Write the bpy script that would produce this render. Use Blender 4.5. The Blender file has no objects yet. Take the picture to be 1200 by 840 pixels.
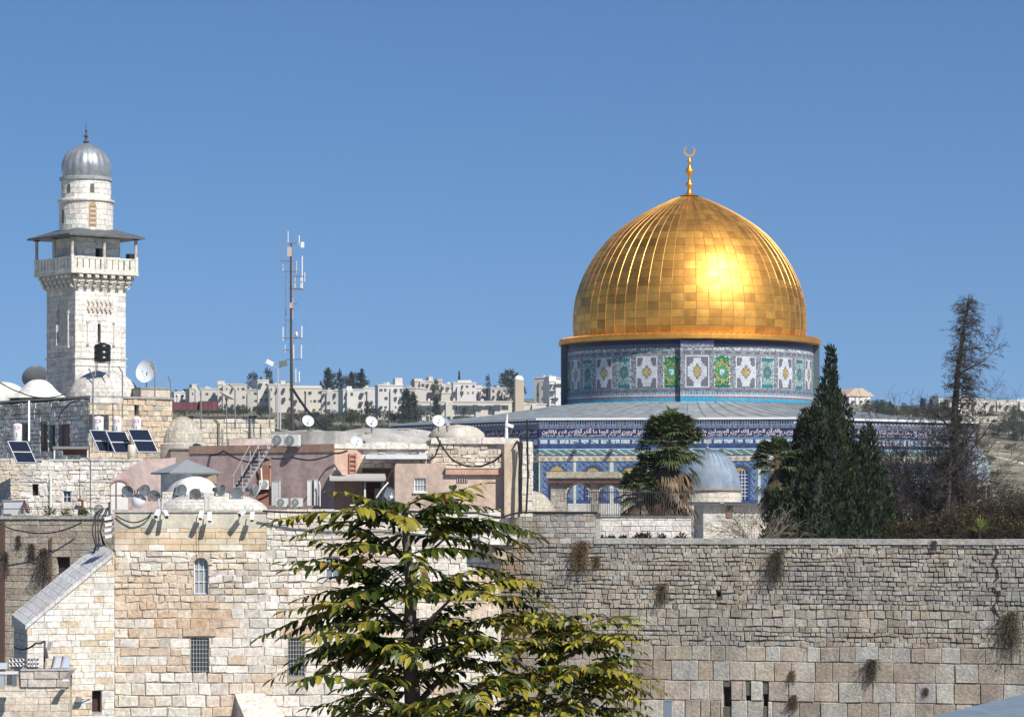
import bpy, math, random, unicodedata
from mathutils import Vector, Matrix, noise

S = bpy.context.scene
R = math.radians
LINK = S.collection.objects.link
rnd = random.Random(7)

# ------------------------------------------------------------------ camera
camd = bpy.data.cameras.new("camera")
camd.lens = 108; camd.sensor_width = 36; camd.shift_y = 0.15
camd.clip_start = 1; camd.clip_end = 20000
camo = bpy.data.objects.new("camera", camd); LINK(camo)
camo.location = (0, 0, 0); camo.rotation_euler = (R(90), 0, 0)
S.camera = camo

# ------------------------------------------------------------------ sky, sun, exposure
SUN_AZ, SUN_EL = 36.0, 45.0
sdir = Vector((math.sin(R(SUN_AZ))*math.cos(R(SUN_EL)), -math.cos(R(SUN_AZ))*math.cos(R(SUN_EL)), math.sin(R(SUN_EL))))
world = bpy.data.worlds.new("World"); S.world = world; world.use_nodes = True
wn = world.node_tree.nodes; wl = world.node_tree.links
sky = wn.new("ShaderNodeTexSky"); sky.sky_type = 'NISHITA'; sky.sun_disc = False
sky.sun_elevation = R(SUN_EL); sky.sun_rotation = R(180-SUN_AZ)
sky.altitude = 800; sky.air_density = 1.0; sky.dust_density = 0.0; sky.ozone_density = 4.0
wtc = wn.new('ShaderNodeTexCoord'); wmp = wn.new('ShaderNodeMapping'); wmp.inputs['Location'].default_value = (0, 0, .115)
wl.new(wtc.outputs['Generated'], wmp.inputs[0]); wl.new(wmp.outputs[0], sky.inputs[0])
hs = wn.new("ShaderNodeHueSaturation"); hs.inputs['Saturation'].default_value = 1.17; hs.inputs['Hue'].default_value = .503; hs.inputs['Value'].default_value = 1.0
wl.new(sky.outputs[0], hs.inputs['Color']); wl.new(hs.outputs[0], wn["Background"].inputs[0])
wn["Background"].inputs[1].default_value = 0.074
sl = bpy.data.lights.new("sun", 'SUN'); sl.energy = 4.4; sl.angle = R(0.5); sl.color = (1.0, 0.95, 0.87)
so = bpy.data.objects.new("sun", sl); LINK(so); so.location = sdir*500
so.rotation_euler = sdir.to_track_quat('Z', 'Y').to_euler()
S.view_settings.view_transform = 'Standard'; S.view_settings.look = 'None'
S.view_settings.gamma = 1.0; S.view_settings.use_curve_mapping = False
S.view_settings.exposure = 0.52

# ------------------------------------------------------------------ helpers
F0 = 3600.0
def P(x, y, Y):                                    # a point at distance Y seen at photo position x, y
    return Vector(((x-600)/F0*Y, Y, (600-y)/F0*Y))

class Frame:                                       # a vertical wall plane: u to the right, v = height, w outwards
    def __init__(s, O, az):
        s.O = Vector((O[0], O[1], 0)); a = R(az); s.az = az
        s.n = Vector((math.sin(a), -math.cos(a), 0)); s.u = Vector((math.cos(a), math.sin(a), 0))
    @staticmethod
    def at(px, Y, az): return Frame(P(px, 600, Y), az)
    def pt(s, u, v, w=0): return s.O + s.u*u + s.n*w + Vector((0, 0, v))
    def hit(s, px, py, w=0):
        d = Vector(((px-600)/F0, 1, (600-py)/F0)); O = s.O + s.n*w
        t = O.dot(s.n)/d.dot(s.n); h = d*t
        return (h-O).dot(s.u), h.z
    def rect(s, x0, y0, x1, y1, w=0):              # photo rectangle -> u0, v0, u1, v1 (v0 lower)
        xm, ym = (x0+x1)/2, (y0+y1)/2
        return s.hit(x0, ym, w)[0], s.hit(xm, y1, w)[1], s.hit(x1, ym, w)[0], s.hit(xm, y0, w)[1]
    def left(s, u, w=0): return Frame(s.pt(u, 0, w), s.az-90)     # spans u' from -depth to 0
    def right(s, u, w=0): return Frame(s.pt(u, 0, w), s.az+90)    # spans u' from 0 to depth

WM = {}
class MB:
    def __init__(s, F=None): s.v = []; s.f = []; s.c = []; s.F = F; s.col = (.5, .5, .5)
    def add(s, pts, faces, col=None):
        b = len(s.v)
        if s.F: s.v += [s.F.pt(*p) for p in pts]
        else: s.v += [Vector(p) for p in pts]
        s.f += [tuple(b+i for i in f) for f in faces]
        s.c += [col or s.col]*len(faces)
    def box(s, a, b, col=None):
        (x0, y0, z0), (x1, y1, z1) = a, b
        s.add([(x0,y0,z0),(x1,y0,z0),(x1,y1,z0),(x0,y1,z0),(x0,y0,z1),(x1,y0,z1),(x1,y1,z1),(x0,y1,z1)],
              [(0,3,2,1),(4,5,6,7),(0,1,5,4),(1,2,6,5),(2,3,7,6),(3,0,4,7)], col)
    def obox(s, c, size, M=None, col=None):
        M = M or Matrix.Identity(3); c = Vector(c); h = [k/2 for k in size]; p = []
        for z in (-1, 1):
            for x, y in ((-1,-1),(1,-1),(1,1),(-1,1)):
                p.append(c + M @ Vector((x*h[0], y*h[1], z*h[2])))
        s.add(p, [(0,3,2,1),(4,5,6,7),(0,1,5,4),(1,2,6,5),(2,3,7,6),(3,0,4,7)], col)
    def tube(s, pts, r, n=6, col=None):
        pts = [s.F.pt(*p) if s.F else Vector(p) for p in pts]
        rr = r if isinstance(r, (list, tuple)) else [r]*len(pts)
        b = len(s.v); k = len(pts)
        for i, p in enumerate(pts):
            t = (pts[min(i+1, k-1)] - pts[max(i-1, 0)])
            if t.length < 1e-9: t = Vector((0, 0, 1))
            t.normalize()
            a = t.cross(Vector((0, 0, 1))) if abs(t.z) < .95 else t.cross(Vector((0, 1, 0)))
            a.normalize(); c = t.cross(a)
            for j in range(n):
                q = 2*math.pi*j/n
                s.v.append(p + a*(rr[i]*math.cos(q)) + c*(rr[i]*math.sin(q)))
        nf = 0
        for i in range(k-1):
            for j in range(n):
                s.f.append((b+i*n+j, b+i*n+(j+1) % n, b+(i+1)*n+(j+1) % n, b+(i+1)*n+j)); nf += 1
        s.f.append(tuple(b+j for j in range(n))); s.f.append(tuple(b+(k-1)*n+j for j in range(n))); nf += 2
        s.c += [col or s.col]*nf
    def lathe(s, prof, c=(0,0,0), n=24, M=None, col=None, a0=0, a1=2*math.pi, rib=None):
        M = M or Matrix.Identity(3); c = Vector(c); b = len(s.v); full = abs(a1-a0-2*math.pi) < 1e-6
        m = n if full else n+1
        for (r, z) in prof:
            for j in range(m):
                q = a0+(a1-a0)*j/n; k = rib(q) if rib else 1
                s.v.append(c + M @ Vector((r*k*math.cos(q), r*k*math.sin(q), z)))
        nf = 0
        for i in range(len(prof)-1):
            for j in range(n):
                j2 = (j+1) % m
                s.f.append((b+i*m+j, b+i*m+j2, b+(i+1)*m+j2, b+(i+1)*m+j)); nf += 1
        s.c += [col or s.col]*nf
    def prism(s, poly, w0, w1, col=None):          # poly in (u, v) of the frame, extruded w0..w1
        n = len(poly)
        s.add([(u, v, w0) for u, v in poly]+[(u, v, w1) for u, v in poly],
              [tuple(range(n-1, -1, -1)), tuple(range(n, 2*n))]+[(i, (i+1) % n, n+(i+1) % n, n+i) for i in range(n)], col)
    def build(s, name, mat, parent=None, smooth=False, origin=None, **tagkw):
        me = bpy.data.meshes.new(name)
        if parent is not None: Mw = WM[parent.name]
        else:
            if origin is None:
                n = max(len(s.v), 1)
                origin = Vector((sum(p.x for p in s.v)/n, sum(p.y for p in s.v)/n, min(p.z for p in s.v)))
            Mw = Matrix.Translation(Vector(origin))
        Mi = Mw.inverted()
        me.from_pydata([Mi @ p for p in s.v], [], s.f)
        ca = me.color_attributes.new("Col", 'FLOAT_COLOR', 'CORNER')
        flat = []
        for f, c in zip(s.f, s.c): flat += [c[0], c[1], c[2], 1.0]*len(f)
        ca.data.foreach_set("color", flat)
        if smooth: me.polygons.foreach_set("use_smooth", [True]*len(me.polygons))
        me.materials.append(mat); me.update()
        o = bpy.data.objects.new(name, me); LINK(o)
        if parent is not None: o.parent = parent
        else: o.location = Mw.translation
        WM[o.name] = Mw
        tag(o, **tagkw)
        return o

def tag(o, label=None, cat=None, group=None, kind=None):
    if label: o['label'] = label
    if cat: o['category'] = cat
    if group: o['group'] = group
    if kind: o['kind'] = kind
    return o

def thing(name, label, cat, loc=(0,0,0), group=None):
    o = bpy.data.objects.new(name, None); LINK(o); o.location = loc; o.empty_display_size = .3
    WM[o.name] = Matrix.Translation(Vector(loc))
    return tag(o, label, cat, group)

def children(o): return [c for c in bpy.data.objects if c.parent == o]
KIDS = {}
def copy_tree(o, parent=None):
    c = o.copy(); LINK(c)
    if parent is not None: c.parent = parent
    if o.name not in KIDS: KIDS[o.name] = children(o)
    for k in KIDS[o.name]: copy_tree(k, c)
    return c

def place(o, loc, rz=0, rx=0, sc=1, label=None, group=None):
    o.location = loc; o.rotation_euler = (rx, 0, rz)
    o.scale = (sc, sc, sc) if not isinstance(sc, tuple) else sc
    if label: o['label'] = label
    if group: o['group'] = group
    return o

# ------------------------------------------------------------------ materials
MATS = {}
def M(name, color=None, rough=.8, metal=0.0, n=None, amt=.2, b=None, bs=.2, bd=.02, col2=None, streak=0, spec=.3, trans=0, n2=None, fine=None, fa=.2):
    if name in MATS: return MATS[name]
    m = bpy.data.materials.new(name); m.use_nodes = True; MATS[name] = m
    nt = m.node_tree; N = nt.nodes; L = nt.links; bsdf = N["Principled BSDF"]
    bsdf.inputs['Roughness'].default_value = rough; bsdf.inputs['Metallic'].default_value = metal
    bsdf.inputs['Specular IOR Level'].default_value = spec
    tc = N.new("ShaderNodeTexCoord")
    def noi(scale, detail=5, vec=None):
        t = N.new("ShaderNodeTexNoise"); t.inputs['Scale'].default_value = scale; t.inputs['Detail'].default_value = detail
        t.inputs['Roughness'].default_value = .65
        L.new(vec or tc.outputs['Object'], t.inputs['Vector']); return t.outputs['Fac']
    if color is None:
        a = N.new("ShaderNodeAttribute"); a.attribute_name = "Col"; cur = a.outputs['Color']
    else:
        r = N.new("ShaderNodeRGB"); r.outputs[0].default_value = (*color, 1); cur = r.outputs[0]
    def ramp(fac, lo, hi, c0, c1):
        k = N.new("ShaderNodeMapRange"); k.inputs[1].default_value = lo; k.inputs[2].default_value = hi
        k.inputs[3].default_value = c0; k.inputs[4].default_value = c1; L.new(fac, k.inputs[0]); return k.outputs[0]
    def mul(cur, val):
        x = N.new("ShaderNodeVectorMath"); x.operation = 'SCALE'; L.new(cur, x.inputs[0]); L.new(val, x.inputs['Scale']); return x.outputs[0]
    if col2 is not None:
        x = N.new("ShaderNodeMix"); x.data_type = 'RGBA'; L.new(ramp(noi(n2 or .8, 6), .42, .62, 0, 1), x.inputs[0])
        L.new(cur, x.inputs[6]); x.inputs[7].default_value = (*col2, 1); cur = x.outputs[2]
    if n: cur = mul(cur, ramp(noi(n), .3, .7, 1-amt, 1+amt))
    if streak:
        mp = N.new("ShaderNodeMapping"); mp.inputs['Scale'].default_value = (.55, .55, .16); L.new(tc.outputs['Object'], mp.inputs[0])
        cur = mul(cur, ramp(noi(1.5, 5, mp.outputs[0]), .35, .6, 1-streak, 1.05))
    if fine: cur = mul(cur, ramp(noi(fine, 7), .38, .62, 1-fa, 1+fa*.6))
    L.new(cur, bsdf.inputs['Base Color'])
    if b:
        bp = N.new("ShaderNodeBump"); bp.inputs['Strength'].default_value = bs; bp.inputs['Distance'].default_value = bd
        L.new(noi(b, 8), bp.inputs['Height']); L.new(bp.outputs[0], bsdf.inputs['Normal'])
    if trans:
        bsdf.inputs['Transmission Weight'].default_value = trans
    return m

m_stone = M("limestone", None, .9, n=2.2, amt=.12, b=9, bs=.9, bd=.05, streak=.10, fine=5, fa=.22)
m_stone_far = M("limestone_plain", None, .9, n=.6, amt=.13, b=3, bs=.4, bd=.05, streak=.15)
m_wwall = M("weathered_limestone", None, .92, n=1.7, amt=.16, b=8, bs=1.0, bd=.06, streak=.22, fine=6, fa=.24)
m_paint = M("coloured_part", None, .6, n=3, amt=.08)
m_gloss = M("coloured_glossy", None, .3, n=3, amt=.05, spec=.5)
m_plaster = M("lime_plaster", None, .92, n=.9, amt=.12, b=5, bs=.35, bd=.03, streak=.25, fine=3.5, fa=.12)
m_metal = M("galvanised_metal", (.42,.43,.44), .45, .7, n=2, amt=.15)
m_dark = M("dark_iron", (.045,.042,.045), .6, .3, n=3, amt=.2)
m_black = M("black_rubber", (.02,.02,.022), .6)
m_white = M("white_enamel", (.78,.78,.76), .4, n=2, amt=.06)
m_glass = M("dark_window_glass", (.03,.04,.055), .12, spec=.6)
m_lead = M("lead_sheet", (.30,.335,.355), .55, .25, n=1.2, amt=.22, streak=.3, b=4, bs=.2)
m_roof = M("roof_screed", (.47,.44,.40), .95, n=.8, amt=.25, col2=(.33,.31,.28), b=4, bs=.5)
m_bark = M("bark", (.13,.10,.075), .95, n=6, amt=.35, b=20, bs=.6)
m_greybark = M("dead_wood", None, .95, n=4, amt=.3)
m_tile = M("glazed_tile", None, .5, spec=.3, n=.8, amt=.12)
def leafmat(name, rough=.5, t=.25):
    m = M(name, None, rough, n=5, amt=.18); N = m.node_tree.nodes; L = m.node_tree.links
    pb = N["Principled BSDF"]; tr = N.new("ShaderNodeBsdfTranslucent"); mx = N.new("ShaderNodeMixShader"); mx.inputs[0].default_value = t
    src = pb.inputs['Base Color'].links[0].from_socket
    L.new(src, tr.inputs['Color']); L.new(pb.outputs[0], mx.inputs[1]); L.new(tr.outputs[0], mx.inputs[2])
    L.new(mx.outputs[0], N["Material Output"].inputs['Surface']); return m
m_leaf = leafmat("leaf_green", .38, .2)
m_needle = leafmat("needle_green", .7, .1)
m_frond = leafmat("palm_frond", .5, .15)

# ------------------------------------------------------------------ masonry
def lerp(a, b, t): return a+(b-a)*t
def mixc(a, b, t): return tuple(lerp(x, y, t) for x, y in zip(a, b))
def jitc(c, k=.08, r=rnd):
    q = 1+r.uniform(-k, k); return tuple(max(0, x*q*(1+r.uniform(-k/4, k/4))) for x in c)
def palette(weights):
    cs = [c for c, w in weights]; ws = [w for c, w in weights]
    def f(u, v): return jitc(rnd.choices(cs, ws)[0], .1)
    return f
CREAM = palette([((.68,.62,.53), 5), ((.74,.69,.61), 4), ((.66,.56,.44), 1.6), ((.58,.46,.34), .4), ((.55,.51,.46), 1)])
GREYST = palette([((.40,.38,.35), 4), ((.33,.32,.30), 3), ((.47,.44,.40), 2), ((.38,.33,.28), 1)])
WHITEST = palette([((.70,.66,.60), 5), ((.64,.58,.50), 2), ((.74,.71,.66), 3)])
WARM = palette([((.60,.50,.38), 5), ((.64,.55,.44), 4), ((.52,.42,.31), 2), ((.46,.41,.36), 1)])

def clip_poly(poly, planes):
    for a, b, c in planes:
        out = []
        for i, p in enumerate(poly):
            q = poly[(i+1) % len(poly)]
            dp, dq = a*p[0]+b*p[1]-c, a*q[0]+b*q[1]-c
            if dp <= 0: out.append(p)
            if (dp < 0) != (dq < 0):
                t = dp/(dp-dq); out.append((lerp(p[0], q[0], t), lerp(p[1], q[1], t)))
        poly = out
        if len(poly) < 3: return None
    return poly

def masonry(mb, rect, ch, sw, pal, gap=.02, prot=(.01,.05), cham=.02, jit=.012, holes=(), planes=(), mortar=(.36,.33,.29), reveal=.35, wave=0, back=True, boss=None):
    u0, v0, u1, v1 = rect
    v = v0; ci = 0
    while v < v1-1e-4:
        h = ch(v) if callable(ch) else rnd.uniform(*ch)
        if v1-(v+h) < h*.4: h = v1-v
        u = u0-(rnd.random()*.5*(sw(v)[1] if callable(sw) else sw[1])); ci += 1
        while u < u1:
            w_ = rnd.uniform(*(sw(v) if callable(sw) else sw))
            a, b_ = max(u, u0), min(u+w_, u1); u += w_
            if b_-a < gap*2.5: continue
            segs = [(a, b_)]
            for (ha, hv0, hb, hv1) in holes:
                if min(v+h, hv1)-max(v, hv0) > .25*h:
                    ns = []
                    for (p, q) in segs:
                        if q <= ha or p >= hb: ns.append((p, q)); continue
                        if p < ha: ns.append((p, ha))
                        if q > hb: ns.append((hb, q))
                    segs = ns
            for (p, q) in segs:
                if q-p < gap*2.5: continue
                wv = (lambda uu: wave*noise.noise(Vector((uu*.7, ci*7.3, 1)))) if wave else (lambda uu: 0)
                g = gap/2
                poly = [(p+g, v+g+wv(p)), (q-g, v+g+wv(q)), (q-g, v+h-g+wv(q+3)), (p+g, v+h-g+wv(p+3))]
                poly = [(x+rnd.uniform(-jit, jit), y+rnd.uniform(-jit, jit)) for x, y in poly]
                if planes:
                    poly = clip_poly(poly, planes)
                    if not poly: continue
                cx = sum(x for x, y in poly)/len(poly); cy = sum(y for x, y in poly)/len(poly)
                W = max(x for x, y in poly)-min(x for x, y in poly); H = max(y for x, y in poly)-min(y for x, y in poly)
                if W < .03 or H < .03: continue
                c = min(cham, W*.3, H*.3); su, sv = 1-2*c/W, 1-2*c/H
                pr = rnd.uniform(*prot); m = len(poly); colr = pal(cx, cy)
                pts = [(x, y, 0) for x, y in poly]+[(cx+(x-cx)*su+rnd.uniform(-jit, jit)*.5, cy+(y-cy)*sv+rnd.uniform(-jit, jit)*.5, pr*rnd.uniform(.75, 1.1)) for x, y in poly]
                faces = [(i, (i+1) % m, m+(i+1) % m, m+i) for i in range(m)]+[tuple(range(m, 2*m))]
                mb.add(pts, faces, colr)
        v += h
    if back:
        us = sorted({u0, u1, *[min(max(x, u0), u1) for h in holes for x in (h[0], h[2])]}); vs = sorted({v0, v1, *[min(max(x, v0), v1) for h in holes for x in (h[1], h[3])]})
        for i in range(len(us)-1):
            for j in range(len(vs)-1):
                a, b_, c, d = us[i], us[i+1], vs[j], vs[j+1]
                cu, cv = (a+b_)/2, (c+d)/2
                if any(h[0] < cu < h[2] and h[1] < cv < h[3] for h in holes): continue
                poly = [(a, c), (b_, c), (b_, d), (a, d)]
                if planes: poly = clip_poly(poly, planes)
                if poly: mb.add([(x, y, -.012) for x, y in poly], [tuple(range(len(poly)))], mortar)
        for (a, c, b_, d) in holes:
            e = .004; k = jitc(mortar, .1)
            mb.add([(a,c,e),(b_,c,e),(b_,d,e),(a,d,e),(a,c,-reveal),(b_,c,-reveal),(b_,d,-reveal),(a,d,-reveal)],
                   [(0,1,5,4),(1,2,6,5),(2,3,7,6),(3,0,4,7)], mixc(k, (.6,.55,.48), .6))

def window(parent, F, rect, kind='grille', depth=.3, frame=m_white, nx=2, ny=3, arch=False, bar=.04, glass=m_glass, name="window"):
    u0, v0, u1, v1 = rect
    fr = MB(F); t = bar
    for (a, c, b_, d) in ((u0, v0, u0+t, v1), (u1-t, v0, u1, v1), (u0+t, v0, u1-t, v0+t), (u0+t, v1-t, u1-t, v1)): fr.box((a, c, -depth), (b_, d, -depth+.06))
    for i in range(1, nx):
        x = lerp(u0, u1, i/nx); fr.box((x-t/3, v0+t, -depth+.005), (x+t/3, v1-t, -depth+.05))
    for j in range(1, ny):
        y = lerp(v0, v1, j/ny); fr.box((u0+t, y-t/3, -depth+.008), (u1-t, y+t/3, -depth+.053))
    o = fr.build(name, frame, parent)
    g = MB(F); g.box((u0, v0, -depth-.05), (u1, v1, -depth-.01)); g.build("pane", glass, o)
    return o

def cable(pts, r, label, name="cable", mat=None, sag=0, cat="cable", n=5, group=None):
    mb = MB(); out = []
    for i in range(len(pts)-1):
        a, b = Vector(pts[i]), Vector(pts[i+1])
        for k in range(8):
            t = k/8; p = a.lerp(b, t); p.z -= sag*4*t*(1-t); out.append(p)
    out.append(Vector(pts[-1])); mb.tube(out, r, n)
    return mb.build(name, mat or m_black, label=label, cat=cat, group=group)

# ------------------------------------------------------------------ ground
def terrain(x, Y):
    px = 600+x/max(Y, 1)*F0
    rz = 62 if px < 700 else lerp(62, 57, min((px-700)/500, 1))
    t = min(max((Y-480)/(1750-480), 0), 1); s = t*t*(3-2*t)
    z = -30+s*(rz+30)
    if Y > 1750: z -= (Y-1750)*.03
    z += noise.noise(Vector((x/160, Y/160, 0)))*7*s+noise.noise(Vector((x/45, Y/45, 3)))*2*s
    return z
ys = [-60, 0, 60, 120, 200, 300, 400, 470, 500]+[500+25*i for i in range(1, 60)]+[2050, 2200, 2500, 3000, 4000]
mb = MB(); NX = 110
def gz(x, Y): return -22 if Y < 440 else (lerp(-22, -30, min((Y-440)/60, 1)) if Y < 500 else terrain(x, Y))
pts = []
for Y in ys:
    for i in range(NX+1):
        x = (i/NX-.5)*2*(Y*.30+150); z = gz(x, Y)
        pts.append((x, Y, z))
mb.add(pts, [(j*(NX+1)+i, j*(NX+1)+i+1, (j+1)*(NX+1)+i+1, (j+1)*(NX+1)+i) for j in range(len(ys)-1) for i in range(NX)])
def ground_Y(px, y, y0=520, y1=1740):
    Y = y0
    while Y < y1:
        x = (px-600)/F0*Y
        if 600-gz(x, Y)*F0/Y <= y: return Y
        Y += 8
    return None
m_hill = M("hillside_soil", (.27,.235,.17), .95, n=.05, amt=.3, col2=(.06,.07,.035), n2=.035, fine=.25, fa=.3)
mb.build("ground", m_hill, smooth=True, origin=(0,0,0), kind="structure")
mb = MB(); mb.box((-120, 178, -22.5), (160, 430, -4.0)); mb.build("esplanade_paving", M("paving", (.42,.39,.33), .9, n=.3, amt=.15), kind="structure")

# ------------------------------------------------------------------ apartment buildings on the far hill
m_far = M("far_limestone", None, .9, n=.08, amt=.08)
m_fglass = M("far_window_glass", (.07,.08,.10), .3)
APC = [(.55,.525,.48), (.50,.47,.43), (.58,.555,.52), (.52,.48,.42)]
def apartment(x0, x1, yt, yb, Y, label, az=8, rows=2, cols=4, depth=14, ww=1.1, wh=1.2, name="apartment_building", tower=None, c=None, group="apartment blocks on the far ridge", flatroof=True):
    Y = ground_Y((x0+x1)/2, yb) or Y
    F = Frame.at((x0+x1)/2, Y, az); u0, v0, u1, v1 = F.rect(x0, yt, x1, yb)
    v0b = v0; v0 = min(v0-6, gz(F.pt(0,0,0).x, Y)-4)
    c = c or jitc(rnd.choice(APC), .05)
    t = thing(name, label, "building", F.pt(0, v0, -depth/2), group)
    w = MB(F); w.box((u0, v0, -depth), (u1, v1, 0), c)
    w.box((u0-.25, v1, -depth-.25), (u1+.25, v1+.5, .25), mixc(c, (.7,.68,.62), .3))
    if tower:
        for (a, b, h) in tower: w.box((lerp(u0, u1, a), v1+.5, -depth*.8), (lerp(u0, u1, b), v1+.5+h, -1.2), jitc(c, .04))
    if x1-x0 > 14:
        for q in range(max(1, int((u1-u0)/9))):
            a = lerp(u0, u1, (q+rnd.uniform(.15, .6))/max(1, int((u1-u0)/9))); w.box((a, v0, .003), (min(a+rnd.uniform(1.5, 3), u1-.2), v1-rnd.choice((0, 0, 1.5)), rnd.uniform(.6, 1.6)), jitc(c, .04))
        for q in range(rnd.randrange(1, 4)):
            a = rnd.uniform(u0+1, u1-2); w.box((a, v1+.5, -4), (a+rnd.uniform(.6, 1.4), v1+.5+rnd.uniform(.5, 1.3), -3), jitc((.5,.48,.45), .2))
    w.build("wall", m_far, t)
    H = v1-v0b
    for r_ in range(rows):
        for k in range(cols):
            if rnd.random() < .12: continue
            cu = lerp(u0, u1, (k+.5)/cols)+rnd.uniform(-.3, .3); cv = v0b+H*(r_+.5)/rows
            q = MB(F); a = ww*rnd.choice((.6, 1, 1.3))/2; q.box((cu-a, cv-wh/2, .003), (cu+a, cv+wh/2*rnd.uniform(.7, 1.2), rnd.choice((.05, 1.7))), (.07,.08,.1))
            q.build("window", m_fglass, t)
    return t
AP = [ # x0 x1 ytop ybot Y rows cols label tower az
 (204,222,460,476,1430,2,3,"squat pale block seen behind the bent fence posts beside the conifers",None,20),
 (222,255,456,478,1440,2,4,"pale ridge block whose lower edge meets the dark red awnings",[(.1,.3,2)],14),
 (255,289,451,480,1400,3,5,"pale stepped block behind the upturned dish on the pole",[(.0,.25,1.5)],6),
 (288,303,457,482,1420,3,2,"narrow low block just beside the ridge tower with the tall stair",None,-8),
 (302,315,446,482,1390,4,2,"slender stair tower block standing taller than its row on the ridge",None,18),
 (315,343,451,484,1400,3,4,"pale block directly behind the foot of the antenna mast",[(.5,.7,1.6)],6),
 (343,377,455,485,1400,3,6,"long pale block just beside the antenna mast guy cables",[(.0,1,.8)],10),
 (377,402,458,486,1380,3,4,"pale block standing below the big clump of dark ridge conifers",None,-6),
 (402,426,457,487,1390,3,4,"pale block under the tallest point of the dark ridge conifers",[(.2,.45,1.3)],12),
 (426,444,455,487,1370,3,3,"short pale block stepping down beside the ridge conifers",None,22),
 (443,472,452,492,1380,4,5,"tall pale block behind the two pointed cypresses of the slope",[(.7,1,3)],8),
 (471,487,455,492,1400,4,3,"grey shaded block between two taller pale ridge blocks",None,-18),
 (486,510,447,474,1420,3,4,"stepped pale block with small roof towers above the long gallery building",[(.0,.4,1),(.7,.9,2)],10),
 (510,532,451,474,1430,3,4,"pale block with a thin aerial on its flat roof",[(.1,.4,2.5)],8),
 (531,558,449,464,1450,2,4,"pale upper block behind the blank low hall on the ridge",[(.2,.8,1)],4),
 (557,575,455,474,1410,3,3,"pale block with square dark windows beside the gap in the ridge row",[(.0,.5,1)],16),
 (575,601,455,476,1400,3,4,"last pale block of the ridge row before the round pines",None,10),
]
for (x0, x1, yt, yb, Y, r_, c_, lb, tw, az) in AP: apartment(x0, x1, yt, yb, Y, lb, az, r_, c_, tower=tw)
apartment(517, 558, 461, 474, 1350, "blank fronted low hall above the long gallery building", 4, 0, 0, c=(.56,.52,.45), group=None)
apartment(489, 600, 471, 497, 1330, "long low building with two rows of dark gallery openings on the hillside", 3, 2, 22, depth=18, ww=2.2, wh=2.0, c=(.56,.52,.44), group=None)
apartment(579, 606, 481, 498, 1290, "small curved fronted stone building below the long gallery building", 24, 1, 8, depth=10, ww=.8, wh=1.6, c=(.5,.43,.34), group=None)
apartment(626, 646, 443, 482, 1300, "tall slab block with shade painted into its grey side close beside the tiled drum", -30, 3, 2, depth=14, c=(.50,.48,.44), group=None)  # grey wall colour carries the shade of this side
apartment(644, 672, 447, 488, 1290, "white many windowed slab block partly hidden by the tiled drum", 12, 5, 6, ww=1.8, wh=.9, c=(.66,.65,.62), tower=[(.0,.3,2)], group=None)
apartment(604, 640, 474, 490, 1220, "low pale terrace building at the foot of the slab blocks", 10, 1, 6, c=(.55,.51,.45), group=None)
# tower with a white dome
F = Frame.at(609, 1330, 10); t = thing("observatory_tower", "beige ridge tower carrying a small white dome above round pines", "tower", F.pt(0, 38, -4))
w = MB(F); w.box((-1.9, 38, -4), (1.9, 57, 0), (.47,.39,.30)); w.build("wall", m_far, t)
w = MB(); w.lathe([(2.1*math.cos(a), 2.1*math.sin(a)) for a in [i*math.pi/16 for i in range(9)]], F.pt(0, 57.2, -2.0), 20, col=(.8,.8,.8)); w.build("dome", m_far, t, smooth=True)
# buildings right of the shrine
house_t = apartment(995, 1020, 461, 474, 1500, "white gabled house seen just past the cypress top", 20, 2, 3, c=(.72,.70,.66), group=None)
apartment(1100, 1158, 468, 487, 1250, "wide white house on the hill behind the tall dead tree", 10, 2, 9, c=(.66,.62,.55), group=None, tower=[(.3,.6,1)])
apartment(1158, 1212, 470, 482, 1280, "low white flat roofed house near the lone hill tree", 6, 1, 6, c=(.64,.6,.52), group=None)
apartment(1128, 1168, 489, 496, 1120, "lower terrace house among hillside trees beyond the small ribbed dome", 14, 1, 6, c=(.6,.55,.46), group=None)
F = Frame.at(1008, 1500, 20); mbr = MB(F); mbr.prism([(-8, 56.5), (8, 56.5), (1, 60.5), (-3, 60.5)], -13, .6, (.55,.42,.33))

# hillside retaining walls and lanes
for (xa, ya, xb, yb, Y, lb) in ((1160,534,1206,546,800,"pale dirt lane crossing the brown hillside"),(1120,500,1206,512,1000,"upper pale terrace wall across the brown hillside"),(1150,518,1206,521,900,"short middle terrace wall on the brown hillside")):
    Ya, Yb = ground_Y(xa, ya) or Y, ground_Y(xb, yb) or Y
    mb = MB(); a, b = P(xa, ya, Ya), P(xb, yb, Yb); n = 14
    for i in range(n):
        p, q = a.lerp(b, i/n), a.lerp(b, (i+1)/n)
        mb.obox((p+q)/2+Vector((0, 0, -1.2)), ((q-p).length*1.05, 2, 3.0+rnd.uniform(-.3, .3)), Matrix.Rotation(math.atan2(q.y-p.y, q.x-p.x), 3, 'Z'), jitc((.5,.45,.37), .1))
    mb.build("terrace_wall", m_far, label=lb, cat="wall")
# dark red awnings
for (x0, x1, y0, y1, lb) in ((203,232,472,480,"dark red awning roof behind the bent fence posts"),(234,256,471,480,"second dark red awning nearer the cream rooftop wall")):
    F = Frame.at((x0+x1)/2, 330, 12); u0, v0, u1, v1 = F.rect(x0, y0, x1, y1)
    mb = MB(F); n = 10
    for i in range(n):
        a, b = lerp(u0, u1, i/n), lerp(u0, u1, (i+1)/n)
        mb.prism([(a, v0), (b, v0), (b, v1), ((a+b)/2, v1+.12), (a, v1)], -2.5, -.02*(i % 2), jitc((.12,.045,.055), .25))
    o = mb.build("awning_roof", m_paint, label=lb, cat="awning")

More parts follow.
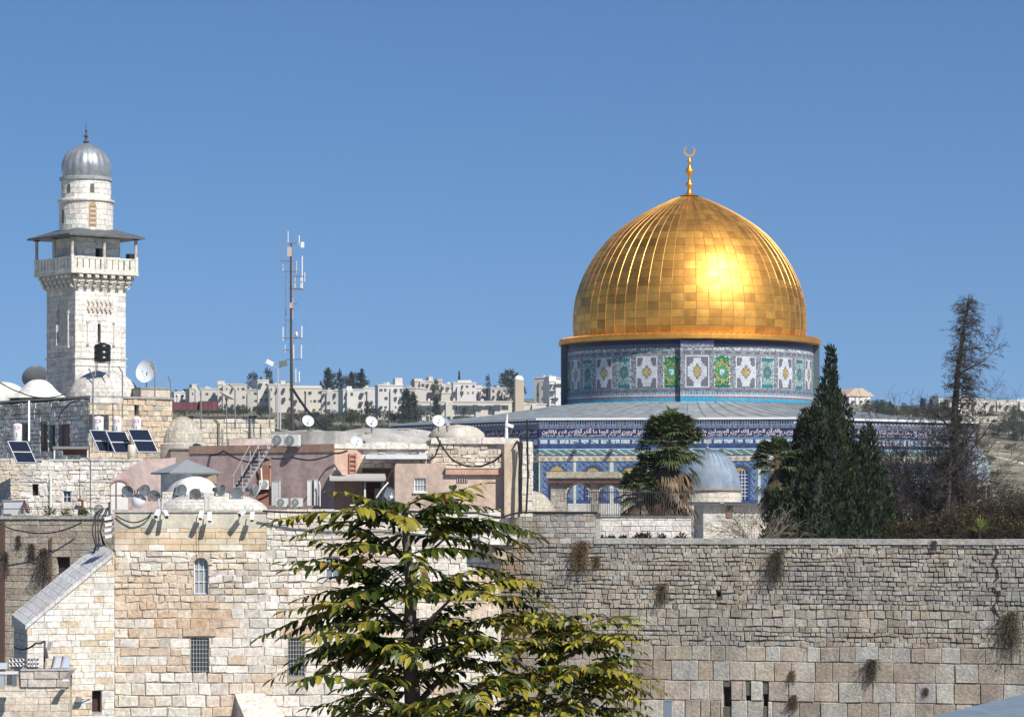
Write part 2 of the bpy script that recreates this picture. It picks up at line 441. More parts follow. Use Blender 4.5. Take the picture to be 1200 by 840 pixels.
# ------------------------------------------------------------------ leaves
def leafblade(mb, p, d, up, L, W, col, cup=.0, tipc=None):
    d = d.normalized(); s = d.cross(up)
    if s.length < 1e-4: s = d.cross(Vector((1, 0, 0)))
    s.normalize(); n = s.cross(d)
    a = p+d*L*.35; b = p+d*L*.72-Vector((0, 0, L*.05)); t = p+d*L-Vector((0, 0, L*.12))
    k = n*cup*W
    mb.add([p, a+s*W/2+k, a, a-s*W/2+k, b+s*W*.38+k, b, b-s*W*.38+k, t], [(0,2,1),(0,3,2),(2,5,4,1),(2,3,6,5),(5,7,4),(5,6,7)], col)

def tuft(mb, c, r, n, size, col, var=.25, up=.3, flat=1):
    for _ in range(n):
        q = Vector((rnd.gauss(0, 1), rnd.gauss(0, 1), rnd.gauss(0, 1))).normalized()
        p = c+q*(r*rnd.random()**.5)
        p.z = c.z+(p.z-c.z)*flat
        d = (q+Vector((rnd.uniform(-.6, .6), rnd.uniform(-.6, .6), rnd.uniform(-.4, .6)+up))).normalized()
        s = d.cross(Vector((rnd.random(), rnd.random(), rnd.random()-.5))).normalized()
        L = size*rnd.uniform(.6, 1.4); w = L*rnd.uniform(.3, .5)
        mb.add([p-s*w/2, p+s*w/2, p+d*L+s*w*.2, p+d*L-s*w*.2], [(0,1,2,3)], jitc(col, var))

def far_tree(kind, h=10):
    t = thing("pine_tree" if kind != 'cypress' else "cypress_tree", "dark tree", "tree")
    b = MB(); b.tube([(0,0,-1), (.1,0,h*.5), (0,.1,h*.8)], [h*.03, h*.02, .02], 5, (.13,.10,.075)); b.build("trunk", m_bark, t)
    f = MB(); G = (.035,.048,.028)
    if kind == 'cypress':
        for i in range(26):
            z = h*(.08+.9*i/26); r = h*.12*(1-(i/26)**1.7)+.15
            tuft(f, Vector((rnd.uniform(-.2,.2)*r, rnd.uniform(-.2,.2)*r, z)), r, 16, h*.08, G, .2, .9)
    elif kind == 'pine':
        for i in range(30):
            z = h*rnd.uniform(.28, .95); k = 1-abs(z/h-.45)*1.5; a = rnd.uniform(0, 6.28); rr = h*.22*max(k, .12)
            tuft(f, Vector((math.cos(a)*rr, math.sin(a)*rr, z)), h*.10, 16, h*.07, G, .25, .3, .8)
    else:
        for i in range(34):
            a = rnd.uniform(0, 6.28); e = rnd.uniform(-.3, 1.4); rr = h*.42*rnd.uniform(.5, 1)
            tuft(f, Vector((math.cos(a)*math.cos(e)*rr, math.sin(a)*math.cos(e)*rr, h*.5+math.sin(e)*rr*.9)), h*.14, 15, h*.08, mixc(G, (.07,.075,.03), rnd.random()*.6), .25, .1, .8)
    f.build("crown", m_needle, t)
    return t
protos = {}
def put_far(kind, px, ytop, ybase, Y, label, group, wide=1):
    Y = ground_Y(px, ybase) or Y
    h0 = (ybase-ytop)/F0*Y; x = (px-600)/F0*Y; b = Vector((x, Y, gz(x, Y)-.2))
    h = max(P(px, ytop, Y).z-b.z, 1); wide *= h0/h
    k = kind+str(rnd.randrange(2))
    if k not in protos: protos[k] = [far_tree(kind, 10), False]
    o = protos[k][0]
    if protos[k][1]: o = copy_tree(o)
    protos[k][1] = True
    return place(o, b, rnd.uniform(0, 6.28), 0, (h/10*wide, h/10*wide, h/10), label, group)
gA = "conifers on the ridge skyline"
for (px, yt, yb, kd, w_) in ((206,457,474,'pine',.8),(216,456,474,'cypress',1.3),(227,457,474,'cypress',1.3),(293,438,462,'pine',.9),(299,437,460,'pine',.8),(314,432,460,'pine',.9),(306,442,458,'cypress',1),
     (376,447,460,'cypress',1.2),(384,432,464,'cypress',1.6),(390,438,464,'pine',1),(398,434,464,'cypress',1.5),(405,441,464,'pine',1.1),(412,437,464,'cypress',1.6),(419,438,464,'pine',1),(424,434,466,'cypress',1.8),(430,446,466,'pine',1)):
    put_far(kd, px, yt, yb, 1500, "dark conifer rising over the flat roofs of the far ridge blocks", gA, w_)
put_far('round', 512, 442, 456, 1480, "small round tree peeping over the stepped ridge block", None, 1)
put_far('cypress', 538, 436, 456, 1480, "thin bare topped conifer above the ridge roofs", None, .7)
put_far('pine', 571, 440, 460, 1480, "single small pine between two ridge blocks", None, .9)
for (px, yt, yb, w_) in ((589,438,472,1.1),(596,434,474,1.2),(603,437,476,1.2),(600,445,490,1.2)):
    put_far('pine', px, yt, yb, 1360, "dark pine crowding beside the white domed tower", "round pines by the domed tower", w_)
gB = "dark trees on the slope below the ridge blocks"
for (px, yt, yb, kd, w_) in ((476,457,505,'cypress',1.35),(484,462,505,'cypress',1.3),(511,464,500,'cypress',1.2),(545,476,500,'pine',1),(432,470,500,'pine',.9)):
    put_far(kd, px, yt, yb, 1200, "pointed dark tree standing before the long gallery building and its neighbours", gB, w_)
for i in range(46):
    px = rnd.uniform(322, 494); d = rnd.uniform(0, 1); yb = lerp(497, 522, d)
    put_far('round', px, yb-rnd.uniform(15, 26), yb, lerp(1250, 900, d), "bushy dark olive tree of the wooded slope under the ridge blocks", "bushy trees on the wooded slope", rnd.uniform(.9, 1.5))
for i in range(26):
    px = rnd.uniform(494, 690); d = rnd.uniform(0, 1); yb = lerp(500, 512, d)
    put_far(rnd.choice(('round', 'pine')), px, yb-rnd.uniform(8, 17), yb, lerp(1200, 950, d), "small dark tree on the slope below the long gallery building", "small trees under the gallery building", rnd.uniform(.9, 1.4))
for i in range(10):
    put_far('round', 205+i*12+rnd.uniform(-4, 4), 474, 492, 1000, "low dark tree behind the cream rooftop wall", "low trees behind the cream wall", 1.2)
for i in range(40):
    px = rnd.uniform(1000, 1108); d = rnd.random(); yb = lerp(480, 498, d)
    put_far(rnd.choice(('round', 'pine', 'round', 'cypress')), px, yb-rnd.uniform(12, 22), yb, lerp(1400, 1150, d), "dark tree of the ridge wood between the cypress and the dead tree", "ridge wood past the cypress", 1.2)
for (px, yt, yb, w_) in ((1188,474,496,1.4),(1110,462,476,1),(1150,470,484,1),(1096,462,478,1)):
    put_far('round', px, yt, yb, 1240, "round dark tree between the white hill houses", "trees between the hill houses", w_)
for i in range(40):
    px = rnd.uniform(1100, 1204); d = rnd.random(); yb = lerp(492, 560, d**1.5)
    put_far('round', px, yb-rnd.uniform(6, 15), yb, lerp(1050, 650, d**.7), "low green bush scattered over the brown hillside", "bushes on the brown hillside", rnd.uniform(1, 1.8))
for (px, yt, yb) in ((1178,492,512),(1188,488,516),(1198,491,518),(1170,498,514),(1203,496,520)):
    put_far('round', px, yt, yb, 940, "large dark bush in the thicket at the hillside edge", "thicket at the hillside edge", 1.5)
mbr.build("roof", m_far, house_t)
# ------------------------------------------------------------------ domed shrine
DX, DY = 15.6, 270.0
t_shrine = thing("domed_shrine", "octagonal blue tiled shrine crowned by a great golden dome", "shrine", (DX, DY, -4.0))
RO = 26.9
def oct_pt(a, r=RO): return Vector((DX+r*math.sin(R(a)), DY-r*math.cos(R(a)), 0))
NAVY, BLUE, LBLUE, TURQ = (.018,.024,.075), (.035,.065,.16), (.10,.17,.27), (.05,.33,.45)
WHT, GRN, YEL, LIL, GREY = (.46,.48,.50), (.03,.13,.055), (.34,.25,.08), (.12,.11,.14), (.14,.165,.18)
DGRN, BLK = (.02,.10,.07), (.02,.022,.03)
L8 = (oct_pt(-30)-oct_pt(15)).length
forms = {}
for cp in range(0xFE70, 0xFEFD):
    d = unicodedata.decomposition(chr(cp))
    if d.startswith('<'):
        h_, *r_ = d.split()
        if len(r_) == 1: forms.setdefault(chr(int(r_[0], 16)), {})[h_[1:-1]] = chr(cp)
def shape(s):
    out = []
    for i, c in enumerate(s):
        f = forms.get(c)
        if not f: out.append(c); continue
        p = i > 0 and 'initial' in forms.get(s[i-1], {})
        n = i < len(s)-1 and s[i+1] in forms and 'initial' in f and 'final' in forms[s[i+1]]
        k = 'medial' if p and n else 'final' if p else 'initial' if n else 'isolated'
        out.append(f.get(k, c))
    return ''.join(reversed(out))
m_script = M("white_script_tile", (.44,.41,.45), .4)
def script_mesh(text, height, length, fmap, parent, name="inscription", bold=.035):
    cu = bpy.data.curves.new("t", 'FONT'); cu.body = shape(text); cu.size = 1; cu.offset = bold; cu.resolution_u = 2
    o = bpy.data.objects.new("t", cu); LINK(o); bpy.context.view_layer.update()
    me = o.to_mesh(); vs = [v.co.copy() for v in me.vertices]; fs = [tuple(p.vertices) for p in me.polygons]; o.to_mesh_clear()
    bpy.data.objects.remove(o); bpy.data.curves.remove(cu)
    x0, x1 = min(v.x for v in vs), max(v.x for v in vs); y0, y1 = min(v.y for v in vs), max(v.y for v in vs)
    mb = MB(); mb.add([fmap((v.x-x0)/(x1-x0)*length, (v.y-y0)/(y1-y0)*height) for v in vs], fs)
    return mb.build(name, m_script, parent)

def tri(x, p): x = (x/p) % 1; return abs(x*2-1)
def oct_color(u, v, shade):
    z = v; cell = rnd.random()
    if z > 7.36: return WHT
    if z > 7.26: return NAVY
    if z > 6.72:
        k = tri(u, .42); zz = (z-6.72)/.54
        if zz > .55: return WHT if abs(k-.5)+abs(zz-.8) < .42 else BLUE
        return LIL if k > .55 else LBLUE
    if z > 5.95: return NAVY
    if z > 5.80: return LBLUE
    if z > 5.42:
        k = (u/(L8/25)) % 1; zz = (z-5.42)/.38
        if .1 < k < .88 and .1 < zz < .95: return mixc(WHT, LIL, .4*(cell < .3)) if not (.3 < zz < .7 and cell < .25) else LBLUE
        return BLUE
    if z > 5.1: return BLUE if tri(u, .8)*.9 < (z-5.1)/.32 else mixc(BLUE, NAVY, .5)
    if z > 4.98: return (.25,.45,.55)
    if z > 4.6:
        k = int(u/.21)+int(z/.13); return mixc(GREY, GRN, .5) if k % 2 else (LBLUE if k % 4 else (.45,.45,.35))
    if z > 4.5: return BLUE
    if z > 4.05:
        k = tri(u, .6); zz = abs((z-4.275)/.225)
        return YEL if k+zz < .85 else (WHT if k+zz < 1.35 else (.45,.42,.30))
    if z > 3.95: return BLUE
    # bays
    B = L8/7; ub = (u % B)-B/2; bay = int(u/B)
    if shade:
        if abs(ub) > B*.42: return GRN
    if abs(ub) > B*.46: return (.5,.47,.33) if int(z/.2) % 2 else WHT
    aw = .62; az_ = 3.05
    ra = math.hypot(ub, max(z-az_, 0)) if z > az_ else abs(ub)
    if z > 1.0:
        if aw+.0 < ra < aw+.16: return BLUE
        if ra < aw: return YEL if z > az_+.22 else NAVY
        if abs(ub) > B*.40: return LBLUE
        k = int(ub/.17+50)+int(z/.17)
        return LBLUE if k % 3 == 0 else (BLUE if k % 3 == 1 else mixc(BLUE, WHT, .3 if cell > .5 else .12))
    if z > .7: return BLUE
    return jitc((.46,.45,.43), .05) if int((u)/.8) % 2 else (.41,.40,.38)

faces8 = [(-75, -30), (-30, 15), (15, 60), (60, 105), (105, 150), (150, 195), (195, 240), (240, 285)]
for k, (a, b_) in enumerate(faces8):
    A, B_ = oct_pt(a), oct_pt(b_); az = (a+b_)/2
    F = Frame(A, az)
    mb = MB(F)
    if k < 3:
        cs = .1 if k == 1 else .14; NU = int(L8/cs); NV = int(11.5/cs)
        du, dv = L8/NU, 11.5/NV
        for j in range(NV):
            v = -4+dv*j
            if v > 2.4 or True:
                for i in range(NU):
                    u = du*i; c = oct_color(u+du/2, v+dv/2, k == 0); c = jitc(c, .12)
                    mb.add([(u, v, 0), (u+du, v, 0), (u+du, v+dv, 0), (u, v+dv, 0)], [(0,1,2,3)], c)
        mb.box((0, -4, -.6), (L8, 7.5, -.03), BLUE)
    else:
        mb.box((0, -4, -.6), (L8, 7.5, 0), BLUE)
    w = mb.build("wall", m_tile, t_shrine, label="shaded blue and green tiled wall face" if k == 0 else None)
    if k < 3:
        txt = "يس والقرآن الحكيم إنك لمن المرسلين على صراط مستقيم تنزيل العزيز الرحيم لتنذر قوما ما أنذر آباؤهم فهم غافلون"
        txt2 = "لقد حق القول على أكثرهم فهم لا يؤمنون إنا جعلنا في أعناقهم أغلالا فهي إلى الأذقان فهم مقمحون وجعلنا من بين أيديهم"
        if k != 1: txt, txt2 = txt2, txt
        script_mesh(txt, .56, L8-.5, lambda x, y: F.pt(x+.25, 6.16+y, .012), w, bold=.05)
        script_mesh(txt2, .34, L8-.5, lambda x, y: F.pt(x+.25, 6.0+y, .016), w, bold=.03)
        co = MB(F); co.box((0, 7.38, .003), (L8, 7.55, .25), (.62,.64,.66)); co.build("cornice", m_paint, w)
        for i in range(1, 7 if k else 4):
            sp = MB(F); sp.box((L8/7*i-.12, 4.85, .004), (L8/7*i+.12, 5.05, .6), (.10,.10,.11)); sp.build("spout", m_paint, w)
        for i in range(1, 6):
            cu = L8/7*(i+.5); wd = MB(F)
            n = 10
            for q in range(n):
                a0, a1 = math.pi*q/n, math.pi*(q+1)/n
                for (r0, r1, w1) in ((.58, .70, .07),):
                    wd.prism([(cu+r0*math.cos(a0), 3.05+r0*math.sin(a0)), (cu+r1*math.cos(a0), 3.05+r1*math.sin(a0)), (cu+r1*math.cos(a1), 3.05+r1*math.sin(a1)), (cu+r0*math.cos(a1), 3.05+r0*math.sin(a1))], .004, w1, BLUE)
            wd.box((cu-.70, 1.0, .004), (cu-.58, 3.05, .07), BLUE); wd.box((cu+.58, 1.0, .004), (cu+.70, 3.05, .07), BLUE)
            for x in [-.36, -.12, .12, .36]: wd.box((cu+x-.03, 1.0, .005), (cu+x+.03, 3.3, .05), (.45,.5,.58))
            for y in [1.3+.28*q for q in range(7)]: wd.box((cu-.57, y-.03, .006), (cu+.57, y+.03, .052), (.45,.5,.58))
            wd.build("window", m_tile, w)
# lead roof
mb = MB(); n8 = 96
for i in range(n8):
    def edge(a):
        k = (a-15) % 45; return RO*math.cos(R(22.5))/math.cos(R(k-22.5))-.15
    a0, a1 = 360*i/n8, 360*(i+1)/n8
    for (s0, s1) in ((0, .5), (.5, 1)):
        q = []
        for (a, s_) in ((a0, s0), (a1, s0), (a1, s1), (a0, s1)):
            r = lerp(edge(a), 10.9, s_); z = lerp(7.45, 9.35, s_)-.25*math.sin(math.pi*s_)
            q.append(Vector((DX+r*math.sin(R(a)), DY-r*math.cos(R(a)), z)))
        mb.add(q, [(0,1,2,3)])
    for s_ in (0,):
        p, q = Vector((DX+edge(a0)*math.sin(R(a0)), DY-edge(a0)*math.cos(R(a0)), 7.5)), Vector((DX+10.95*math.sin(R(a0)), DY-10.95*math.cos(R(a0)), 9.4))
        m_ = (p+q)/2-Vector((0, 0, .22)); mb.tube([p, m_, q], .022, 3)
mb.build("roof", m_lead, t_shrine)

# drum
RD = 10.87
def pat_white(u, v, h):                      # u, v in -1..1
    a, b = abs(u), abs(v)
    if a > .90 or b > .93: return WHT
    if a > .82 or b > .88: return LIL
    au, bv = round(a*8)/8, round(b*10)/10
    d = au*.9+bv*.85
    if d < .30+.05*h: return YEL if h > .2 else (.40,.33,.2)
    if d < .42: return LIL
    if d < .86 or (au < .2 and bv < .85): return mixc(WHT, LIL, .25 if h > .7 else 0)
    if .86 <= d < 1.0 and (au < .35 or bv < .35): return WHT
    return mixc(GREY, LIL, .6) if h > .3 else LIL
def pat_green(u, v, h):
    a, b = abs(u), abs(v)
    if a > .86 or b > .93: return WHT if h > .45 else GRN
    d = math.hypot(u, v*1.5)
    if d < .3: return WHT if h > .3 else LBLUE
    if d < .62: return (.04,.22,.12)
    if abs(d-.82) < .16: return YEL if h > .35 else GRN
    if b > .8: return DGRN
    return GRN if h > .3 else (.13,.30,.12)
def pat_teal(u, v, h):
    a, b = abs(u), abs(v)
    if a > .86 or b > .93: return WHT if h > .3 else GREY
    d = math.hypot(u, v*1.6)
    if d < .25: return GREY
    if d < .6: return (.06,.13,.15)
    if b > .72: return (.04,.14,.18)
    return (.25,.33,.30) if h > .35 else (.08,.17,.17)
def drum_color(u, z):                        # u: metres along, centred on a panel index
    h = rnd.random(); sp = 2.16; k = round(u/sp); lu = u-k*sp; kk = abs(k) % 8; kk = min(kk, 8-kk)
    if z > 14.2: return NAVY
    if z > 13.85: return mixc(GREY, NAVY, .5) if h > .3 else LIL
    if z > 13.72: return WHT if h > .4 else GREY
    if z > 13.22:
        return LIL if (abs(z-13.47) < .12 and tri(u, .9) > .4) else mixc(GREY, WHT, .35*h)
    if z > 10.45:
        v = (z-11.84)/1.36; w = 1.0 if kk % 2 == 0 else .70
        if abs(lu) < w and abs(v) < 1:
            if kk in (0, 2): return pat_white(lu/w, v, h)
            if kk == 4: return pat_white(lu/w, v, h)
            return pat_green(lu/w, v, h) if kk == 1 else pat_teal(lu/w, v, h)
        return mixc(GREY, LIL, .5) if h > .45 else mixc(GREY, WHT, .4)
    if z > 10.15: return LIL if tri(u, .9) > .5 and z < 10.36 else GREY
    if z > 9.92: return LBLUE if tri(u, .25) > .5 else mixc(WHT, LBLUE, .5)
    if z > 9.85: return WHT
    if z > 9.66: return (.30,.14,.13) if tri(u, .7) > .55 else GREY
    if z > 9.3: return (.03,.27,.44) if h > .2 else (.06,.32,.46)
    return WHT
mb = MB(); cs = .1; na = int(math.pi*2*RD*.62/cs); A0 = -112; A1 = 112
z0, z1 = 8.9, 14.5; nz = int((z1-z0)/cs)
for i in range(na):
    a0, a1 = lerp(A0, A1, i/na), lerp(A0, A1, (i+1)/na); am = (a0+a1)/2
    if any(abs(am-q) < 7.3 for q in (0, 90, -90)): continue
    for j in range(nz):
        za, zb = lerp(z0, z1, j/nz), lerp(z0, z1, (j+1)/nz)
        c = jitc(drum_color(R(am)*RD, (za+zb)/2), .12)
        q = [Vector((DX+RD*math.sin(R(a)), DY-RD*math.cos(R(a)), z)) for a, z in ((a0, za), (a1, za), (a1, zb), (a0, zb))]
        mb.add(q, [(0,1,2,3)], c)
mb.lathe([(RD-.1, 8.8), (RD-.1, 14.6)], (DX, DY, 0), 64, col=BLUE)
drum = mb.build("drum", m_tile, t_shrine)
for a in (0, 90, 180, -90):
    F = Frame((DX+RD*math.sin(R(a)), DY-RD*math.cos(R(a)), 0), a); mb = MB(F); hw = 1.42; pw = .42
    for (za, zb, nz_) in ((8.9, 14.5, 56),):
        for i in range(28):
            for j in range(nz_):
                ua, ub = lerp(-hw, hw, i/28), lerp(-hw, hw, (i+1)/28); va, vb = lerp(za, zb, j/nz_), lerp(za, zb, (j+1)/nz_)
                mb.add([(ua, va, pw), (ub, va, pw), (ub, vb, pw), (ua, vb, pw)], [(0,1,2,3)], jitc(drum_color((ua+ub)/2, (va+vb)/2), .12))
    for sg in (-1, 1): mb.box((min(sg*hw, sg*(hw-.05)), 8.9, -.6), (max(sg*hw, sg*(hw-.05)), 14.5, pw-.003), mixc(NAVY, GREY, .55))
    pier = mb.build("pier", m_tile, t_shrine)
    if a == 0: script_mesh("سبحان الذي أسرى بعبده ليلا", .42, 2.7, lambda x, y: F.pt(x-1.35, 13.8+y, pw+.012), pier, bold=.05)
# golden eave
m_gold = M("gilded_copper", None, .48, .93, n=1.3, amt=.18, b=3, bs=.12, bd=.03)
GOLD = (.76,.375,.08)
mb = MB(); mb.lathe([(10.6, 14.54), (11.42, 14.60), (11.5, 14.66), (11.5, 14.95), (11.42, 15.04), (10.1, 15.26)], (DX, DY, 0), 120, col=GOLD)
for i in range(120):
    q = 2*math.pi*i/120; mb.obox((DX+10.85*math.cos(q), DY+10.85*math.sin(q), 15.12), (1.1, .04, .06), Matrix.Rotation(q, 3, 'Z'), jitc(GOLD, .15))
mb.build("eave", m_gold, t_shrine)
# golden dome shell, panel by panel
prof_px = [(135,397),(136,389),(136.3,380),(136,371),(135.2,362),(133.8,352.5),(131.5,343.3),(128.4,334),(124.4,324.5),(119.7,315),(114.2,305.5),(107.8,296.3),(100.8,287.5),(93,279),(84.4,271.3),(75.2,264.3),(65.2,257.6),(54,250.8),(42,244.3),(29,238),(15.5,232.2),(2,229)]
prof = [(r*.075, (600-y)*.075) for r, y in prof_px]
def pr_at(s):
    i = min(int(s), len(prof)-2); t = s-i; p0 = prof[max(i-1, 0)]; p1 = prof[i]; p2 = prof[i+1]; p3 = prof[min(i+2, len(prof)-1)]
    f = lambda a, b, c, d: .5*((2*b)+(-a+c)*t+(2*a-5*b+4*c-d)*t*t+(-a+3*b-3*c+d)*t**3)
    return f(p0[0], p1[0], p2[0], p3[0]), f(p0[1], p1[1], p2[1], p3[1])
mb = MB(); NS = 60
for i in range(NS):
    segtone = rnd.uniform(-.06, .06)
    for j in range(len(prof)-1):
        off = .5 if i % 2 else 0
        s0, s1 = j, j+1
        e = [rnd.uniform(-.009, .013) for _ in range(4)]; tone = 1+segtone+rnd.uniform(-.30, .12)-(.2 if rnd.random() < .05 else 0)
        c = tuple(max(.02, x*tone) for x in (GOLD[0], GOLD[1]*(.9+.12*tone), GOLD[2]))
        pts = []; m = 3
        for b in range(m+1):
            for a in range(m+1):
                ta, tb = a/m, b/m; s_ = lerp(s0+.01, s1-.012, tb); r, z = pr_at(s_); q = 2*math.pi*(i+.006+ta*.988)/NS
                h = lerp(lerp(e[0], e[1], ta), lerp(e[2], e[3], ta), tb)+.012*(1-tb)+.008*math.sin(math.pi*ta)*math.sin(math.pi*tb)
                r += h; pts.append((DX+r*math.cos(q), DY+r*math.sin(q), z))
        fs = [(b*(m+1)+a, b*(m+1)+a+1, (b+1)*(m+1)+a+1, (b+1)*(m+1)+a) for b in range(m) for a in range(m)]
        mb.add(pts, fs, c)
dome = mb.build("dome", m_gold, t_shrine, smooth=True)
mb = MB(); mb.lathe([(r-.05, z) for r, z in prof], (DX, DY, 0), 60, col=(.12,.06,.02)); 
for i in range(NS):
    q = 2*math.pi*i/NS
    pts = [(DX+(r+.015)*math.cos(q), DY+(r+.015)*math.sin(q), z) for r, z in [pr_at(k*.5) for k in range(0, 2*(len(prof)-1)-1)]]
    mb.tube(pts, .024, 4, (.9,.52,.16))
mb.build("seam_ribs", m_gold, dome)
mb = MB(); zf = 27.75
fp = [(1.0,0),(.5,.18),(.25,.3),(.2,.5),(.3,.62),(.42,.8),(.3,.98),(.14,1.1),(.12,1.4),(.22,1.52),(.38,1.72),(.22,1.92),(.1,2.05),(.12,2.3)]
fp = [(.9,0),(.42,.15),(.25,.35),(.16,.7),(.2,.85),(.36,1.02),(.36,1.12),(.2,1.3),(.13,1.5),(.13,1.9),(.3,2.15),(.42,2.35),(.3,2.55),(.15,2.75),(.1,3.0),(.12,3.1),(.24,3.25),(.12,3.42),(.07,3.6),(.05,3.75)]
fp = [(r*.95, z*.93) for r, z in fp]
mb.lathe(fp, (DX, DY, zf), 20, col=GOLD)
fin = mb.build("finial", m_gold, dome, smooth=True)
F = Frame((DX, DY, 0), 0); mb = MB(F); zc = zf+3.45+.5
n = 22
for i in range(n):
    a0, a1 = R(118)+R(304)*i/n, R(118)+R(304)*(i+1)/n
    def cr(a): k = (a-R(118))/R(304); th = .03+.15*math.sin(math.pi*k); return (.5*math.cos(a), zc+.5*math.sin(a)), ((.5-th)*math.cos(a), zc+(.5-th)*math.sin(a))
    (o0, i0), (o1, i1) = cr(a0), cr(a1)
    mb.prism([o0, o1, i1, i0], -.06, .06, GOLD)
mb.build("crescent", m_gold, dome)
# ------------------------------------------------------------------ the great retaining wall
WF = Frame(P(750, 600, 170), -14)
def WP(px, py): return WF.hit(px, py)
t_ww = thing("retaining_wall", "high ancient wall of small grey upper stones over large bossed blocks", "wall", WF.pt(8, -22, -1))
ub0, ub1 = WP(572, 700)[0], WP(1330, 700)[0]
vt = WP(900, 637.5)[1]; vb = WP(900, 757)[1]
def wpal(u, v):
    big = v < vb
    k = noise.noise(Vector((u*.11, v*.3, 2)))+(.30 if (v > vt-3.2 and u > 6) else -.1)+(.25 if u < -3 else 0)
    t = min(max((u+7.5)/10, 0), 1)
    warm = rnd.choices([(.44,.385,.315), (.47,.42,.355), (.40,.34,.27), (.49,.46,.41), (.36,.31,.25), (.53,.51,.47)], [4, 4, 2.5, 1.8, 1.2, .7 if not big else 1.4])[0]
    grey = rnd.choices([(.33,.315,.295), (.28,.27,.255), (.38,.365,.34), (.42,.39,.355)], [4, 3, 3, 1])[0]
    c = mixc(warm, grey, min(max(k*1.7+.05, 0), .9))
    if big: c = mixc(c, warm, .7)
    if u < -6.6 and v < vt+.2: c = mixc(c, (.42,.29,.18), .6)  # left end browned, the ledge's shadow put into the stone colour
    return jitc(tuple(x*.86 for x in c), .12)
def wch(v):
    if v < vb-.02: return min(rnd.uniform(1.0, 1.12), vb-v) if vb-v > .5 else vb-v
    if vb+1.05 < v < vb+1.6: return .47
    return rnd.uniform(.21, .30)
def wsw(v): return (.55, 1.5) if v < vb-.05 else ((.4, .75) if vb+1.0 < v < vb+1.7 else (.22, .52))
mb = MB(WF)
holes = []
for px, py, w_, h_ in ((852, 816, .45, 1.1),(877, 818, .28, .35),(897, 820, .28, .7),(842,696,.28,.28)):
    u, v = WP(px, py); holes.append((u-w_/2, v-h_/2, u+w_/2, v+h_/2))
masonry(mb, (ub0, -12.5, ub1, vb), wch, wsw, wpal, gap=.02, prot=(.01,.10), cham=.035, jit=.02, holes=holes[:3], mortar=(.13,.115,.10), reveal=.5, wave=.05)
masonry(mb, (ub0, vb, ub1, vt), wch, wsw, wpal, gap=.032, prot=(.0,.09), cham=.025, jit=.022, holes=holes[3:], mortar=(.11,.10,.09), reveal=.5, wave=.09)
for (a, c, b_, d) in holes: mb.box((a, c, -.6), (b_, d, -.5), (.04,.035,.03))
mb.box((ub0, -23, -2.2), (ub1, -12.4, -.02), (.36,.31,.25)); mb.box((ub0, -12.5, -2.2), (ub1, vt-.01, -.65), (.36,.31,.25))
mb.build("wall", m_wwall, t_ww)
mb = MB(WF); u = WP(696, 634)[0]
while u < ub1:
    L = rnd.uniform(1.0, 1.8); mb.box((u+.006, vt, -1.6+rnd.uniform(-.01, .01)), (min(u+L, ub1)-.006, vt+.30+rnd.uniform(-.012, .012), .10+rnd.uniform(-.01, .01)), jitc((.40,.385,.36), .07)); u += L
mb.build("coping", m_wwall, t_ww)
# raised grey stretch and the pale garden wall on top
ua, ub_ = WP(612, 615)[0], WP(698, 615)[0]; v1 = WP(660, 601)[1]
t = thing("raised_wall", "grey block parapet rising beside the pale garden wall", "wall", WF.pt((ua+ub_)/2, vt-.8, -1))
mb = MB(WF); masonry(mb, (ua, vt, ub_, v1), (.26,.34), (.35,.75), GREYST, gap=.025, prot=(0,.04), mortar=(.2,.19,.17)); mb.box((ua, vt-.4, -1.2), (ub_, v1, -.05), (.36,.34,.31)); mb.build("wall", m_wwall, t)
c_ = MB(WF); c_.box((ua-.05, v1, -1.3), (ub_+.25, v1+.09, .08), (.33,.32,.30)); c_.build("coping", m_wwall, t)
F2 = Frame(WF.pt(0, 0, -5), -4)
ug0, vg0, ug1, vg1 = F2.rect(700, 606, 810, 636)
t = thing("garden_wall", "pale limestone garden wall under the iron railing and palms", "wall", F2.pt((ug0+ug1)/2, vg0-1, -.4))
mb = MB(F2); masonry(mb, (ug0-.6, vg0-2.2, ug1, vg1), (.28,.36), (.4,.85), WHITEST, gap=.02, prot=(0,.03), mortar=(.42,.39,.34)); mb.box((ug0-.6, vg0-2.2, -.5), (ug1, vg1, -.05), (.5,.46,.4)); mb.build("wall", m_stone, t)
c_ = MB(F2); c_.box((ug0-.65, vg1, -.55), (ug1+.05, vg1+.07, .06), (.2,.19,.18)); c_.build("coping", m_stone, t)
t = thing("iron_railing", "thin black iron railing standing on the pale garden wall", "railing", F2.pt((ug0+ug1)/2, vg1, -.3))
b1 = F2.rect(690, 572, 812, 606)
for zz in (vg1+.12, b1[3]-.25): q = MB(F2); q.box((ug0-.6, zz, -.32), (ug1, zz+.05, -.27)); q.build("rail", m_dark, t)
nb = 46
for i in range(nb+1):
    x = lerp(ug0-.6, ug1, i/nb); q = MB(F2); q.box((x-.014, vg1+.08, -.31), (x+.014, b1[3]-(0 if i % 9 else -.15), -.28)); q.build("bar", m_dark, t)

